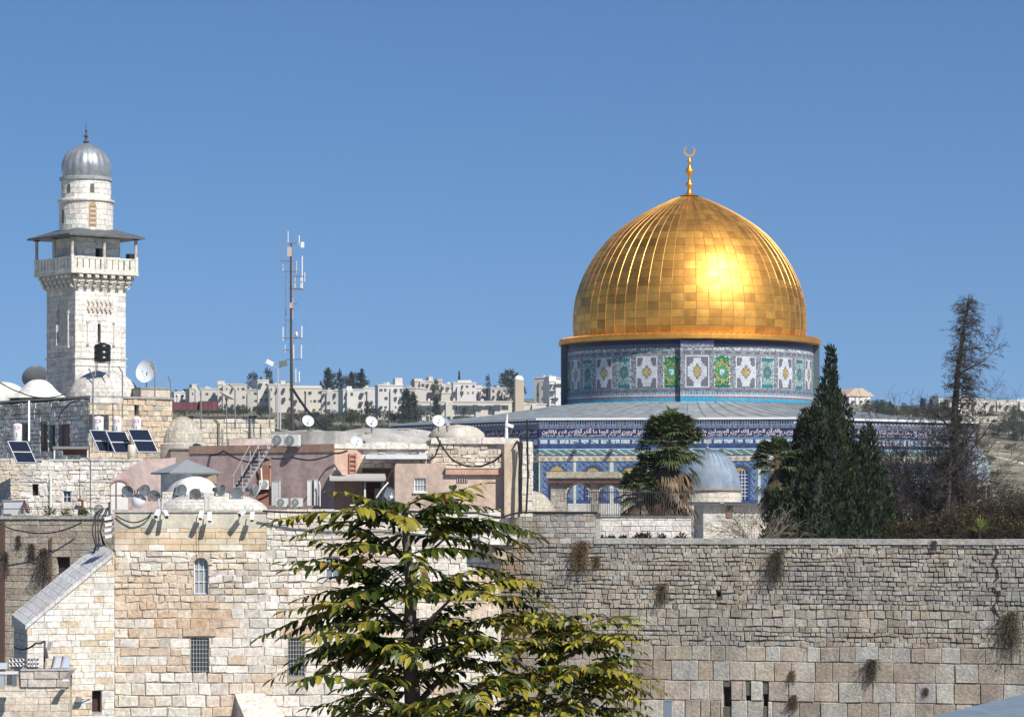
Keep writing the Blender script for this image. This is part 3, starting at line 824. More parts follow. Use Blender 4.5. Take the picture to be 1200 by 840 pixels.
# brush hanging out of the wall
def caper(F, px, py, size, label, col=(.10,.085,.05), drop=1.6, w=0, n=260):
    u, v = F.hit(px, py, w); c = F.pt(u, v, w)
    mb = MB()
    for k in range(n):
        a = rnd.uniform(-1, 1); o = F.u*a*size*.7+F.n*abs(rnd.gauss(.45, .35))*size
        p = c+F.n*.02+F.u*rnd.uniform(-.2, .2)*size
        q = c+o*rnd.uniform(.3, 1)+Vector((0, 0, rnd.uniform(-drop, .35)*size))
        mid = (p+q)/2+Vector((0, 0, .15*size))
        mb.tube([p, mid, q], [.009, .007, .003], 3, jitc(col, .3))
        for _ in range(2):
            tt = rnd.uniform(.2, 1); x = mid.lerp(q, tt); d = Vector((rnd.uniform(-1, 1), rnd.uniform(-1, 1), rnd.uniform(-1, .5)))
            leafblade(mb, x, d, F.n, .10*size**.5, .035, jitc(col, .35))
    return mb.build("caper_bush", m_needle, label=label, cat="bush", group="dry bushes growing out of the high wall", origin=c)
for (px, py, s_, dr, lb, cl) in ((682,640,1.15,1.5,"broad dry bush high on the wall by the raised grey parapet",(.13,.085,.045)),(777,688,.75,1.3,"small dry bush in the upper wall below the iron railing",(.11,.09,.05)),
      (911,652,1.2,1.4,"dark dry bush hanging just under the coping below the cypress",(.075,.068,.05)),(1022,778,.85,1.3,"dark dry bush rooted between the large lower blocks, widest of those",(.075,.06,.045)),
      (1185,726,1.5,1.5,"big dry bush at the long crack near the far end of the wall",(.10,.08,.05)),(1095,636,.4,.9,"tiny bush tucked right beneath the coping below the dead tree",(.08,.07,.045)),
      (928,788,.45,1.3,"small reddish dry tuft low on the large blocks",(.16,.10,.05)),(1085,808,.35,1,"smallest dark tuft on the lower blocks near the metal roof",(.09,.07,.05)),
      (930,818,.6,1.2,"dark tuft at the lowest visible course near the black wall gaps",(.10,.07,.05)),(700,655,.5,1,"thin brown tuft beside the broad bush under the grey parapet",(.15,.10,.05))):
    caper(WF, px, py, s_, lb, cl, dr, n=int(110+150*s_))
for i, px in enumerate((704, 716, 731, 748, 753, 759, 775, 798)):
    s_ = (.25,.25,.25,.5,.42,.45,.4,.5)[i]; u, v = F2.hit(px, 631, .1); c = F2.pt(u, v, .12); mb = MB()
    tuft(mb, c, s_*.6, 120, .16, (.05,.04,.035), .3, .2); mb.build("shrub", m_needle, label="dark little shrub growing along the foot of the pale garden wall", cat="shrub", group="little shrubs along the garden wall foot")
# the long crack
mb = MB(WF); p = [];
for i in range(14):
    u, v = WP(1166+4*math.sin(i*1.7)+i*.2, 640+i*7); p.append((u, v, .05))
mb.tube(p, [.05+.03*abs(math.sin(i*2.1)) for i in range(14)], 5, (.05,.045,.04)); mb.build("crack", m_wwall, t_ww)
# post and metal roof in the corner
F = Frame.at(782, 100, 0); u0, v0, u1, v1 = F.rect(778, 821, 787, 850)
t = thing("lamp_bollard", "slim blue grey metal box standing upright before the wall foot", "box", F.pt(0, v0-15, 0))
mb = MB(F); mb.box((u0, v0, -.12), (u1, v1, .12), (.16,.19,.24)); mb.box((u0-.02, v1, -.14), (u1+.02, v1+.03, .14), (.22,.25,.3)); mb.build("case", m_gloss, t)
mb = MB(F); mb.box((-.04, -22, -.04), (.04, v0, .04), (.2,.2,.22)); mb.build("pole", m_gloss, t)
t = thing("metal_roof", "corrugated blue grey metal roof edge below the high wall", "roof", P(1190, 900, 62))
mb = MB(); a, b_, c, d = P(1090, 843, 60), P(1235, 807, 66), P(1260, 860, 60), P(1095, 876, 55)
n = 44
for i in range(n):
    t0, t1 = i/n, (i+1)/n; up = Vector((0, 0, .06 if i % 2 else 0))
    p0, p1 = d.lerp(a, t0)+up, d.lerp(a, t1)+up; q0, q1 = c.lerp(b_, t0)+up, c.lerp(b_, t1)+up
    mb.add([p0, p1, q1, q0, p0-Vector((0,0,.08)), p1-Vector((0,0,.08)), q1-Vector((0,0,.08)), q0-Vector((0,0,.08))], [(0,1,2,3),(4,7,6,5),(0,4,5,1),(1,5,6,2),(2,6,7,3),(3,7,4,0)], jitc((.24,.30,.35) if i % 2 else (.15,.20,.24), .05))  # troughs darker, groove shade put into the sheet colour
mb.build("sheet", M("painted_metal", None, .4, .3, n=2, amt=.12), t)
for q in (P(1130, 870, 58), P(1230, 860, 62)):
    mb = MB(); mb.tube([q-Vector((0,0,.2)), (q.x, q.y, -22)], .08, 8, (.2,.22,.24)); mb.build("post", m_gloss, t)

# ------------------------------------------------------------------ large stone building on the left
BF = Frame.at(360, 155, 1.5)
def BP(px, py, w=0): return BF.hit(px, py, w)
t_b = thing("stone_building", "large cream rubble stone building with barred windows behind the leafy tree", "building", BF.pt(0, -22, -3))
ux0, ux1 = BP(134, 700)[0], BP(587, 700)[0]
def R_(x0, y0, x1, y1): return BF.rect(x0, y0, x1, y1)
win = [R_(227,653,244,696), R_(223,745,245,791), R_(337,746,357,792), R_(381,652,398,680), R_(428,778,443,790)]
zsplit = BP(300, 742)[1]; ztop = BP(300, 599)[1]; zpl = BP(200, 645)[1]; upl = BP(312, 630)[0]
def bpal(u, v):
    k = noise.noise(Vector((u*.25, v*.35, 5)))
    c = CREAM(u, v)
    if k > .08: c = mixc(c, (.60,.43,.29), min((k-.05)*2.2, .6))
    if rnd.random() < .05: c = mixc(c, (.42,.36,.29), .7)
    if k < -.2: c = mixc(c, (.70,.66,.60), .5)
    if -3.5 > u > -9 and zpl-6.5 < v < zpl-2.5 and rnd.random() < .45: c = mixc(c, (.55,.37,.24), .6)
    if v > ztop-1.8: c = mixc(c, (.66,.62,.55), .5)
    return c
mb = MB(BF)
masonry(mb, (ux0, -12.5, ux1, zsplit-1.6), (.5,.62), (.5,1.15), bpal, gap=.026, prot=(.01,.06), cham=.04, jit=.035, holes=win, mortar=(.36,.31,.25), wave=.06)
masonry(mb, (ux0, zsplit-1.6, ux1, zsplit+1.2), (.38,.52), (.4,1.1), bpal, gap=.028, prot=(.0,.05), cham=.03, jit=.03, holes=win, mortar=(.40,.35,.28), wave=.08)
masonry(mb, (ux0, zsplit+1.2, ux1, zpl), (.26,.38), (.28,.8), bpal, gap=.035, prot=(.0,.07), cham=.03, jit=.03, holes=win, mortar=(.40,.35,.28), wave=.12)
masonry(mb, (upl, zpl, ux1, ztop), (.2,.32), (.25,.7), bpal, gap=.035, prot=(.0,.06), cham=.03, jit=.03, mortar=(.48,.43,.36), wave=.1)
for (a, c, b_, d) in win: mb.box((a-.1, c-.1, -.7), (b_+.1, d+.1, -.42), (.03,.03,.03))
mb.box((ux0, -23, -9), (ux1, ztop-.02, -.72), (.5,.45,.38)); mb.box((ux0, -23, -.8), (ux1, -12.4, -.02), (.5,.45,.38))
mb.box((ux1-.7, -12.4, -.8), (ux1-.002, ztop-.02, -.013), (.55,.49,.41)); mb.box((ux0+.002, -12.4, -.8), (ux0+.7, zpl, -.013), (.55,.49,.41))
mb.build("wall", m_stone, t_b)
# plastered strip
mb = MB(BF); nx = 60; vtop = BP(220, 597.5)[1]; vmid = BP(220, 615)[1]
masonry(mb, (ux0+.0, zpl, upl, vmid), (.3,.34), (.6,1.3), palette([((.62,.50,.35), 4), ((.66,.57,.44), 4), ((.60,.46,.31), 2), ((.72,.66,.56), 1)]), gap=.012, prot=(.035,.045), cham=.008, jit=.006, mortar=(.5,.42,.32))
mb.box((ux0, zpl, -.8), (upl, vtop, -.02), (.55,.47,.36))
mb.build("plaster_strip", m_plaster, t_b)
mb = MB(BF)
for i in range(nx):
    a, b_ = lerp(ux0, upl, i/nx), lerp(ux0, upl, (i+1)/nx)
    k = noise.noise(Vector((i*.35, 0, 0))); c = mixc((.50,.49,.42), (.60,.53,.42), min(max(.5+k, 0), 1))
    mb.add([(a, vmid-.15+.12*k, .05), (b_, vmid-.15+.12*noise.noise(Vector(((i+1)*.35, 0, 0))), .05), (b_, vtop-.12, .05), (a, vtop-.12, .05)], [(0,1,2,3)], jitc(c, .03))
mb.build("grey_render", m_plaster, t_b)
mb = MB(BF); u = ux0-.1
while u < upl: L = rnd.uniform(.7, 1.4); mb.box((u, vtop-.118, -.7), (min(u+L-.01, upl+.1), vtop+rnd.uniform(-.01, .02), .12), jitc((.44,.41,.36), .1)); u += L
mb.build("coping", m_stone, t_b)
mb = MB(BF); u = upl+.12
while u < ux1: L = rnd.uniform(.5, 1.2); mb.box((u, ztop-.02, -.75), (min(u+L-.02, ux1), ztop+rnd.uniform(.05, .12), rnd.uniform(.03, .1)), jitc((.62,.57,.49), .1)); u += L
mb.build("coping", m_stone, t_b)
# windows
u0, v0, u1, v1 = win[0]
o = window(t_b, BF, win[0], nx=3, ny=3, bar=.05, depth=.22, glass=M("pale_glass", (.30,.31,.32), .3))
sp = MB(BF); cu, rr = (u0+u1)/2, (u1-u0)/2
for sg in (-1, 1):
    arc = [(cu+sg*rr*math.cos(a), v1-rr+rr*math.sin(a)) for a in [i*math.pi/16 for i in range(9)]]
    sp.prism(arc+[(cu+sg*rr, v1)], -.2, .02, (.6,.54,.45))
n = 9
for i in range(n):
    a0, a1 = math.pi*(i+.04)/n, math.pi*(i+.96)/n
    sp.prism([(cu+r*math.cos(a), v1-rr+r*math.sin(a)) for r, a in ((rr, a0), (rr+.24, a0), (rr+.24, a1), (rr, a1))], .005, .07, jitc((.58,.48,.37), .12))
sp.build("window_arch", m_stone, t_b)
m_rust = M("rusty_iron", (.12,.09,.075), .8, .2, n=6, amt=.3)
window(t_b, BF, win[1], frame=M("pale_grille", (.38,.36,.33), .6), nx=6, ny=9, bar=.035, depth=.1, name="barred_window")
window(t_b, BF, win[2], frame=M("pale_grille", (.38,.36,.33), .6), nx=6, ny=9, bar=.035, depth=.1, name="barred_window")
window(t_b, BF, win[3], nx=2, ny=2, bar=.06, depth=.12, glass=M("grey_glass", (.20,.22,.24), .2))
window(t_b, BF, win[4], frame=m_rust, nx=5, ny=2, bar=.03, depth=.1, name="barred_window")
for w_ in (win[1], win[2]):
    l = MB(BF); l.box((w_[0]-.35, w_[3]+.01, .01), (w_[2]+.35, w_[3]+.42, .10), (.55,.42,.30)); l.build("lintel", m_stone, t_b)
# corbelled block at the corner, the shadow beneath modelled as a dark wedge
t = thing("corbelled_balcony", "small pale stone block jutting from the building corner over a dark wedge shaped like its shadow", "balcony", BF.pt(BP(583, 640)[0], BP(583, 655)[1], .6))
u0, v0, u1, v1 = BF.rect(562, 626, 605, 638)
mb = MB(BF); masonry(mb, (u0, v0, u1, v1), (.26,.3), (.5,.9), WHITEST, gap=.02, prot=(1.0,1.03), mortar=(.5,.46,.4)); mb.box((u0, v0, 0), (u1, v1, .98), (.6,.56,.5)); mb.build("parapet", m_stone, t)
mb = MB(BF); vv = BP(583, 655)[1]; mb.prism([(u0+.15, v0-.003), (u1-.1, v0-.003), (u1-.5, vv), (u1-.9, vv)], .003, .75, (.42,.33,.24)); mb.build("corbel_shadow", m_stone, t)
# sloping buttress at the foot
t = thing("stone_ramp", "smooth sloping limestone buttress leaning against the building foot", "buttress", BF.pt(BP(300, 900)[0], -22, 1.5))
a0, a1 = BP(275, 812), BP(309, 809); mb = MB(BF)
zt = a0[1]; mb.add([(a0[0], zt, .02), (a1[0], zt, .02), (a1[0]+.4, zt-.25, .35), (a0[0]+.12, zt-.25, .35), (a1[0]+3.2, -12.5, 5.5), (a0[0]+1.9, -12.5, 5.5), (a0[0]+.3, -12.5, 0), (a1[0]+1.2, -12.5, 0), (a1[0]+3.2, -22, 5.5), (a0[0]+1.9, -22, 5.5), (a0[0]+.3, -22, 0), (a1[0]+1.2, -22, 0)],
    [(0,1,2,3), (3,2,4,5), (0,3,5,6), (1,7,4,2), (5,4,8,9), (6,5,9,10), (4,7,11,8)], (.60,.57,.51)); mb.build("slope", m_stone, t)

# ------------------------------------------------------------------ wing with the sloping cap
GF = Frame.at(133, 153.5, 20)
gl = GF.hit(32, 780)[0]; ztl = GF.hit(32, 735)[1]; ztr = GF.hit(133, 651)[1]
sl = (ztr-ztl)/(0-gl)
t_w = thing("buttress_wing", "white ashlar wing wall climbing to the building under a sloping cap", "wall", GF.pt(gl/2, -22, -1.5))
dk = GF.rect(108, 809, 119, 834)
mb = MB(GF)
wpl = palette([((.74,.70,.63), 6), ((.70,.64,.54), 2), ((.62,.50,.36), 1), ((.68,.55,.40), .6), ((.64,.62,.58), 1)])
masonry(mb, (gl, -13, 0.05, ztr+.5), (.30,.33), (.4,1.0), lambda u, v: mixc(wpl(u, v), (.62,.46,.28), .4 if noise.noise(Vector((u*.6, v*.25, 9))) > .15 and v < ztl-1 else 0), gap=.016, prot=(.0,.03), cham=.012, jit=.006, holes=[dk], planes=[(-sl, 1, ztl-sl*gl)], mortar=(.42,.38,.32))
mb.box((dk[0]-.1, dk[1]-.1, -.7), (dk[2]+.1, dk[3]+.1, -.4), (.06,.03,.03))
LF = GF.left(gl); dep = 3.5
masonry(mb, (-dep, -13, 0, ztl), (.30,.33), (.5,.9), palette([((.45,.43,.42), 3), ((.50,.47,.44), 2)]), gap=.02, prot=(0,.02)) if False else None
mb.build("wall", m_stone, t_w)
mb = MB(LF); masonry(mb, (-dep, -13, 0, ztl), (.30,.33), (.5,.9), palette([((.52,.50,.48), 3), ((.56,.53,.49), 2)]), gap=.02, prot=(0,.02), cham=.01, mortar=(.36,.34,.32)); mb.build("end_wall", m_stone, t_w)  # greyer copy of the wing stone, shade put into its colour
mb = MB(GF); n = 15
for i in range(n):
    a, b_ = lerp(gl-.12, .0, i/n)+.006, lerp(gl-.12, .0, (i+1)/n)-.006; z = lambda u: ztl+sl*(u-gl)
    mb.add([(a, z(a), .10), (b_, z(b_), .10), (b_, z(b_)+.22, .10), (a, z(a)+.22, .10), (a, z(a), -dep), (b_, z(b_), -dep), (b_, z(b_)+.62, -dep), (a, z(a)+.62, -dep)],
           [(0,1,2,3), (3,2,6,7), (0,3,7,4), (1,5,6,2), (4,7,6,5), (0,4,5,1)], jitc((.60,.585,.56), .08))
mb.build("cap", m_stone, t_w)
mb = MB(GF); mb.prism([(gl+.02, -22), (.0, -22), (.0, ztr), (gl+.02, ztl)], -dep+.02, -.72, (.5,.46,.4)); mb.prism([(gl+.02, -22), (.0, -22), (.0, -12.9), (gl+.02, -12.9)], -.7, -.02, (.5,.46,.4)); mb.build("core", m_stone, t_w)
# lower wall with floodlights on its ledge
HF = Frame.at(40, 148, 4); h0, hz0, h1, hz1 = HF.rect(-12, 785, 82, 840); zl = HF.hit(40, 785)[1]
t = thing("ledge_wall", "low beige ashlar wall whose ledge carries a bank of floodlights", "wall", HF.pt((h0+h1)/2, -22, -1))
mb = MB(HF); LP_ = palette([((.60,.52,.42), 4), ((.56,.47,.37), 2), ((.64,.58,.49), 2)])
masonry(mb, (h0, -12.5, h1, HF.hit(40, 805)[1]), (.3,.34), (.5,1.1), LP_, gap=.016, prot=(0,.025), cham=.012, jit=.006, mortar=(.40,.35,.28))
mb.box((h0, -22, -1.5), (h1, zl-.3, -.03), (.5,.43,.34))
l0 = HF.hit(24, 790)[0]; masonry(mb, (l0, HF.hit(40, 805)[1], h1-.0, zl), (.4,.42), (.8,1.4), palette([((.47,.42,.37), 3), ((.50,.46,.41), 2)]), gap=.016, prot=(.10,.14), cham=.012, mortar=(.38,.34,.3))
mb.box((l0, HF.hit(40, 805)[1], -1.5), (h1, zl-.02, -.03), (.5,.46,.4)); mb.box((l0, zl-.02, -1.6), (h1+.2, zl+.04, .16), (.45,.42,.38)); mb.build("wall", m_stone, t)
# rear wall behind the wing
KF = Frame.at(60, 166, -12)
k0, kz0, k1, kz1 = KF.rect(-14, 608, 134, 840)
t_k = thing("rear_wall", "weathered beige wall in half shade behind the sloping cap, streaked with plants", "wall", KF.pt((k0+k1)/2, -22, -1))
nr = KF.rect(66, 652, 82, 672)
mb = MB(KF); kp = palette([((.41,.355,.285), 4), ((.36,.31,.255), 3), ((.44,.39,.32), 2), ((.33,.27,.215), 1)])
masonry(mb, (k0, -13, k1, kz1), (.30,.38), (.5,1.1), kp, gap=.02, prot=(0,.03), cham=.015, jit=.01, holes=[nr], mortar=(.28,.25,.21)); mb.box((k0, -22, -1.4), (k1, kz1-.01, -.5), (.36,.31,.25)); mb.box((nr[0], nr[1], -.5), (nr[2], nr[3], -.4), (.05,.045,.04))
mb.build("wall", m_wwall, t_k)
c_ = MB(KF); c_.box((k0, kz1, -1.5), (k1, kz1+.16, .1), (.42,.39,.35)); c_.build("coping", m_wwall, t_k)
for (px, py, s_, lb) in ((52,650,1.1,"dark brown creeper streak hanging down the half shaded rear wall"),(38,640,.5,"short dead tuft near the top of the half shaded rear wall"),(6,650,.7,"dead vine tuft at the outer end of the rear wall"),(22,630,.35,"little dead tuft under the coping of the rear wall")):
    caper(KF, px, py, s_, lb, (.09,.07,.055), 1.9, n=int(90+120*s_))['group'] = "dry plants on the rear wall"
mb = MB(KF); q0 = KF.hit(1, 612); mb.box((q0[0]-.6, -22, .01), (q0[0]+.25, kz1-.1, .25), (.10,.06,.05)); mb.build("drain_stain_pipe", m_paint, t_k) if False else mb.build("rusty_pipe", m_paint, t_k)
mb = MB(KF); q0 = KF.hit(60, 640); mb.box((q0[0]-.06, KF.hit(60, 700)[1], .02), (q0[0]+.06, KF.hit(60, 630)[1], .12), (.14,.09,.07)); mb.build("rusty_pipe", m_paint, t_k)
# ------------------------------------------------------------------ minaret
MZ = lambda y, Y=210.0: (600-y)/F0*Y
mc = P(88, 600, 208.4); MF = Frame((mc.x, mc.y, 0), 37.5)       # nearest corner, right hand face
SD = 3.95
cen = MF.pt(SD/2, 0, -SD/2); CX, CY = cen.x, cen.y
t_m = thing("minaret", "square white stone minaret with canopied balcony and ribbed lead dome", "minaret", (CX, CY, MZ(470)))
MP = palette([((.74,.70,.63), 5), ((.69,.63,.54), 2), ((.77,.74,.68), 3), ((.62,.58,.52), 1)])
LFm = MF.left(0)
zb, zt_, zband = MZ(470), MZ(337), MZ(421)
sl_r = MF.rect(113.5, 380, 117, 402)
mb = MB(MF)
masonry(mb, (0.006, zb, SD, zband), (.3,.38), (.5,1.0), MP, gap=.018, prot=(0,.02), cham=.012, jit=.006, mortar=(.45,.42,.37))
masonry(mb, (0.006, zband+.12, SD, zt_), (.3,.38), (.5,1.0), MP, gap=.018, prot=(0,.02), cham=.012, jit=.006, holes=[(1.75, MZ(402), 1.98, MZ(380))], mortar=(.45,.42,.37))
mb.box((1.7, MZ(403), -.5), (2.05, MZ(379), -.36), (.03,.03,.03))
mb.build("wall", m_stone, t_m)
mb = MB(LFm)
MP2 = palette([((.58,.55,.51), 5), ((.52,.49,.45), 2), ((.60,.57,.53), 3)])  # darker copy of the tower stone for the left face, shade painted in
nh = (-2.35+.0, MZ(403), -1.0, MZ(352))
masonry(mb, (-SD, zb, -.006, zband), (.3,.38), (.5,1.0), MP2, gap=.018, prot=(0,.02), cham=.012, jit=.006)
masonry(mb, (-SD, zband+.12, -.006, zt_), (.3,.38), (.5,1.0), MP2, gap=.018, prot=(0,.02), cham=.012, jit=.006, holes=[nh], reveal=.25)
mb.box((nh[0]-.05, nh[1]-.05, -.3), (nh[2]+.05, nh[3]+.05, -.25), (.55,.52,.48)); mb.box((-1.8, MZ(402), -.249), (-1.55, MZ(375), -.2), (.03,.03,.03))
mb.build("wall", m_stone, t_m)
mb = MB(MF); mb.box((.05, zb, -SD+.05), (SD-.05, zt_, -.55), (.5,.47,.43)); mb.box((.05, zb, -SD+.05), (SD-.05, zband, -.013), (.5,.47,.43)); mb.box((SD-.3, zb, -SD+.05), (SD-.003, zt_, -.014), (.5,.47,.43)); mb.build("core", m_stone, t_m)
mb = MB(MF)
mb.box((-.08, zband, -SD-.08), (SD+.08, zband+.12, .08), (.60,.57,.51)); mb.box((-.05, zband-.5, -SD-.05), (SD+.05, zband-.42, .05), (.60,.57,.51)); mb.build("string_course", m_stone, t_m)
mb = MB(LFm)                                                      # stalactite niche and slim columns on the shaded face
for k in range(5):
    u = lerp(nh[0]+.1, nh[2]-.1, k/4)
    for q in range(3): mb.box((u-.09, nh[3]-.28*(q+1)+.0, -.24+.0), (u+.09, nh[3]-.28*q-.03, .04-.07*q), (.58,.55,.5))
for u in (nh[0]-.12, nh[2]+.12): mb.tube([(u, nh[1]-.1, .04), (u, nh[3]-.9, .04)], .06, 6, (.6,.57,.52)); mb.box((u-.12, nh[3]-.95, -.0), (u+.12, nh[3]-.75, .12), (.6,.57,.52))
mb.box((nh[0]-.25, nh[1]-.3, .02), (nh[2]+.25, nh[1]-.12, .14), (.6,.57,.52))
mb.build("niche", m_stone, t_m)
mb = MB(MF)                                                       # blind arcade and slim shafts on the sunlit face
for k in range(6):
    u = 1.05+k*.34; mb.box((u-.11, MZ(355), .02), (u+.11, MZ(352.5), .10), (.62,.58,.52)); mb.box((u-.05, MZ(357.5), .02), (u+.05, MZ(355)-.003, .16), (.55,.5,.44))
    mb.box((u-.15, MZ(363.5), .02), (u+.15, MZ(360.5), .12), (.55,.47,.38)); mb.box((u-.07, MZ(366), .02), (u+.07, MZ(363.5)-.003, .16), (.6,.52,.43))
for u in (.95, 3.0): mb.tube([(u, MZ(403), .05), (u, MZ(379), .05)], .05, 6, (.62,.58,.52)); mb.box((u-.1, MZ(379), .02), (u+.1, MZ(377), .13), (.6,.55,.48)); mb.box((u-.1, MZ(405), .02), (u+.1, MZ(403), .13), (.6,.55,.48))
mb.box((.9, MZ(367), .0), (3.05, MZ(351), .021), (.62,.58,.52)); mb.build("blind_arcade", m_stone, t_m)
# corbels, balcony floor and parapet
zf0, zf1, zp = MZ(323), MZ(320.5), MZ(303); ov = .60
mb = MB(MF)
for side in range(4):
    Fm = Frame(MF.pt(*[(0, 0, 0), (SD, 0, 0), (SD, 0, -SD), (0, 0, -SD)][side]), 37.5+90*side)
    mk = MB(Fm)
    for k in range(7):
        u = lerp(.12, SD-.12, k/6)
        for q in range(3):
            z1 = zf0-.30*q-.003; w1 = ov*(1-.27*q)*1.02
            mk.box((u-.14+.01*q, z1-.30, -.02), (u+.14-.01*q, z1-.003*q, w1-.06), (.60,.555,.49))
            mk.tube([(u-.141+.01*q, z1-.16, w1-.07), (u+.141-.01*q, z1-.16, w1-.07)], .13, 8, (.62,.57,.50))
    mk.build("corbel_row", m_stone, t_m)
n = 4
for q in range(n):
    e = ov*.62*((q+1)/n)**1.2; z = lerp(zt_+.1, zf0-.25, q/(n-1))
    mb.box((-e*.75, z-.25, -SD-e*.75), (SD+e*.75, z+.17-.002*q, e*.75), (.5,.455,.40))
mb.build("corbel_core", m_stone, t_m)
mb = MB(MF); mb.box((-ov, zf0, -SD-ov), (SD+ov, zf1, ov), (.62,.58,.52)); mb.box((-ov-.06, zf1-.12, -SD-ov-.06), (SD+ov+.06, zf1-.02, ov+.06), (.62,.58,.52)); mb.build("balcony_floor", m_stone, t_m)
for side in range(4):
    Fm = Frame(MF.pt(*[(-ov, 0, ov), (SD+ov, 0, ov), (SD+ov, 0, -SD-ov), (-ov, 0, -SD-ov)][side]), 37.5+90*side); L = SD+2*ov
    mk = MB(Fm); c = (.68,.64,.56)
    mk.box((0, zf1, -.16), (L-.16, zf1+.22, -.0), c)
    nn = 11
    for k in range(nn):
        a = lerp(0, L-.16, k/nn)+.05; b_ = lerp(0, L-.16, (k+1)/nn)-.05; mk.box((a, zf1+.22, -.13), (b_, zp-.10, -.03), jitc(c, .05))
    mk.box((0, zp-.12, -.15), (L-.16, zp-.001*side, -.01), c); mk.box((-.02, zf1+.003, -.2), (.2, zp+.12, .02), c)
    mk.build("parapet", m_stone, t_m)
# lantern storey, shaded under the canopy
zl0, zl1 = zf1, MZ(277); i_ = .28
dd = (1.75, zf1+.0, 2.35, MZ(290.5))
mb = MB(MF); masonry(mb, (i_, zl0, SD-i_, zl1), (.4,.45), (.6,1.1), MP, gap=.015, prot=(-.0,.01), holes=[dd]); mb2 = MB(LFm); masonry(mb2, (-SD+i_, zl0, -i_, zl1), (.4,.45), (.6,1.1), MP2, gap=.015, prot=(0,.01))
for m_, fr_, s_ in ((mb, MF, -i_), (mb2, LFm, -i_)):
    m_.v = [v+fr_.n*(-i_) for v in m_.v]
mb.build("lantern_wall", m_stone, t_m); mb2.build("lantern_wall", m_stone, t_m)
mb = MB(MF); mb.box((i_+.02, zl0, -SD+i_), (1.7, zl1, -i_-.02), (.5,.47,.42)); mb.box((2.4, zl0, -SD+i_), (SD-i_-.002, zl1, -i_-.02), (.5,.47,.42)); mb.box((1.7, zl0, -SD+i_), (2.4, zl1, -i_-.7), (.03,.03,.03)); mb.build("core", m_stone, t_m)
# thin posts and lead canopy
zr0, zr1 = MZ(277.5), MZ(268)
for (u, w) in ((-ov+.1, ov-.1), (SD+ov-.1, ov-.1), (-ov+.1, -SD-ov+.1), (SD+ov-.1, -SD-ov+.1), (SD/2, ov-.1), (-ov+.1, -SD/2)):
    mk = MB(MF); mk.tube([(u, zf1, w), (u, zr0-.2, w)], .11, 8, (.45,.42,.38)); mk.box((u-.16, zr0-.2, w-.16), (u+.16, zr0+.05, w+.16), (.10,.09,.08)); mk.build("post", m_stone, t_m)
co = .98
mb = MB(MF); A_ = [(-co, zr0, co), (SD+co, zr0, co), (SD+co, zr0, -SD-co), (-co, zr0, -SD-co)]; B_ = [(.5, zr1, -.5), (SD-.5, zr1, -.5), (SD-.5, zr1, -SD+.5), (.5, zr1, -SD+.5)]; C_ = [(x, z-.12, w) for x, z, w in A_]
mb.add(A_+B_+C_, [(0,1,5,4),(1,2,6,5),(2,3,7,6),(3,0,4,7),(4,5,6,7),(8,9,1,0),(9,10,2,1),(10,11,3,2),(11,8,0,3),(11,10,9,8)], (.10,.10,.105))
mb.build("canopy", M("dark_lead", (.115,.12,.125), .6, .2, n=2, amt=.3), t_m)
# round upper stage
c0 = (CX, CY, 0); s_ = .0583
mb = MB(); r1, r0 = 1.70, 1.84
def ring(mb, r, z0, z1, n=28, ch=.36):
    z = z0; k = 0
    while z < z1-.05:
        zz = min(z+ch, z1); off = rnd.random()
        for i in range(n):
            a0, a1 = 2*math.pi*(i+off+.012)/n, 2*math.pi*(i+off+.988)/n; rr = r+rnd.uniform(0, .012)
            q = [Vector((CX+rr*math.cos(a), CY+rr*math.sin(a), z_)) for a, z_ in ((a0, z+.01), (a1, z+.01), (a1, zz-.01), (a0, zz-.01))]
            mb.add(q, [(0,1,2,3)], jitc(MP(0, 0), .05))
        z = zz
    mb.lathe([(r-.02, z0), (r-.02, z1)], c0, 40, col=(.45,.42,.37))
ring(mb, r0, MZ(270), MZ(236)); ring(mb, r1, MZ(233), MZ(211)); mb.build("drum", m_stone, t_m)
mb = MB(); mb.lathe([(r0, MZ(236.5)), (r0+.12, MZ(235.5)), (r0+.12, MZ(233.5)), (r1, MZ(232))], c0, 40, col=(.62,.58,.52)); mb.lathe([(r1, MZ(211.5)), (r1+.1, MZ(210.5)), (r1+.12, MZ(207)), (r1-.1, MZ(206))], c0, 40, col=(.34,.35,.35)); mb.build("cornice", m_stone, t_m)
for (az, y0, y1, wd, rr) in ((22, 238, 266, .26, r0), (-50, 246, 262, .12, r0), (22, 216, 226, .14, r1), (-35, 216, 226, .12, r1)):
    Fq = Frame((CX+rr*math.sin(R(az)), CY-rr*math.cos(R(az)), 0), az); mk = MB(Fq)
    if wd > .2:
        zc_ = MZ(y0+5); mk.prism([(-wd, MZ(y1)), (wd, MZ(y1)), (wd, zc_)]+[(wd*math.cos(a), zc_+wd*math.sin(a)*1.3) for a in [math.pi*i/8 for i in range(1, 8)]]+[(-wd, zc_)], -.02, .03, (.40,.27,.17))
        for k in range(9):
            z = lerp(MZ(y1)+.08, zc_, k/8)
            for u in (-.13, 0, .13): mk.box((u-.035, z-.035, .03), (u+.035, z+.035, .045), (.75,.68,.58) if k % 2 else (.12,.08,.06))
    else: mk.box((-wd, MZ(y1), -.04), (wd, MZ(y0), .02), (.12,.11,.10))
    mk.build("window", m_paint, t_m)
zd = MZ(207); mb = MB()
dp = [(1.50,0),(1.62,.35),(1.66,.75),(1.60,1.15),(1.42,1.55),(1.12,1.90),(.72,2.15),(.32,2.32),(.05,2.42)]
mb.lathe([(r, zd+z) for r, z in dp], c0, 96, col=(.36,.385,.40), rib=lambda q: 1+.035*abs(math.cos(q*10))); 
mb.build("dome", M("pale_lead", None, .45, .5, n=1.5, amt=.25, streak=.3), t_m, smooth=True)
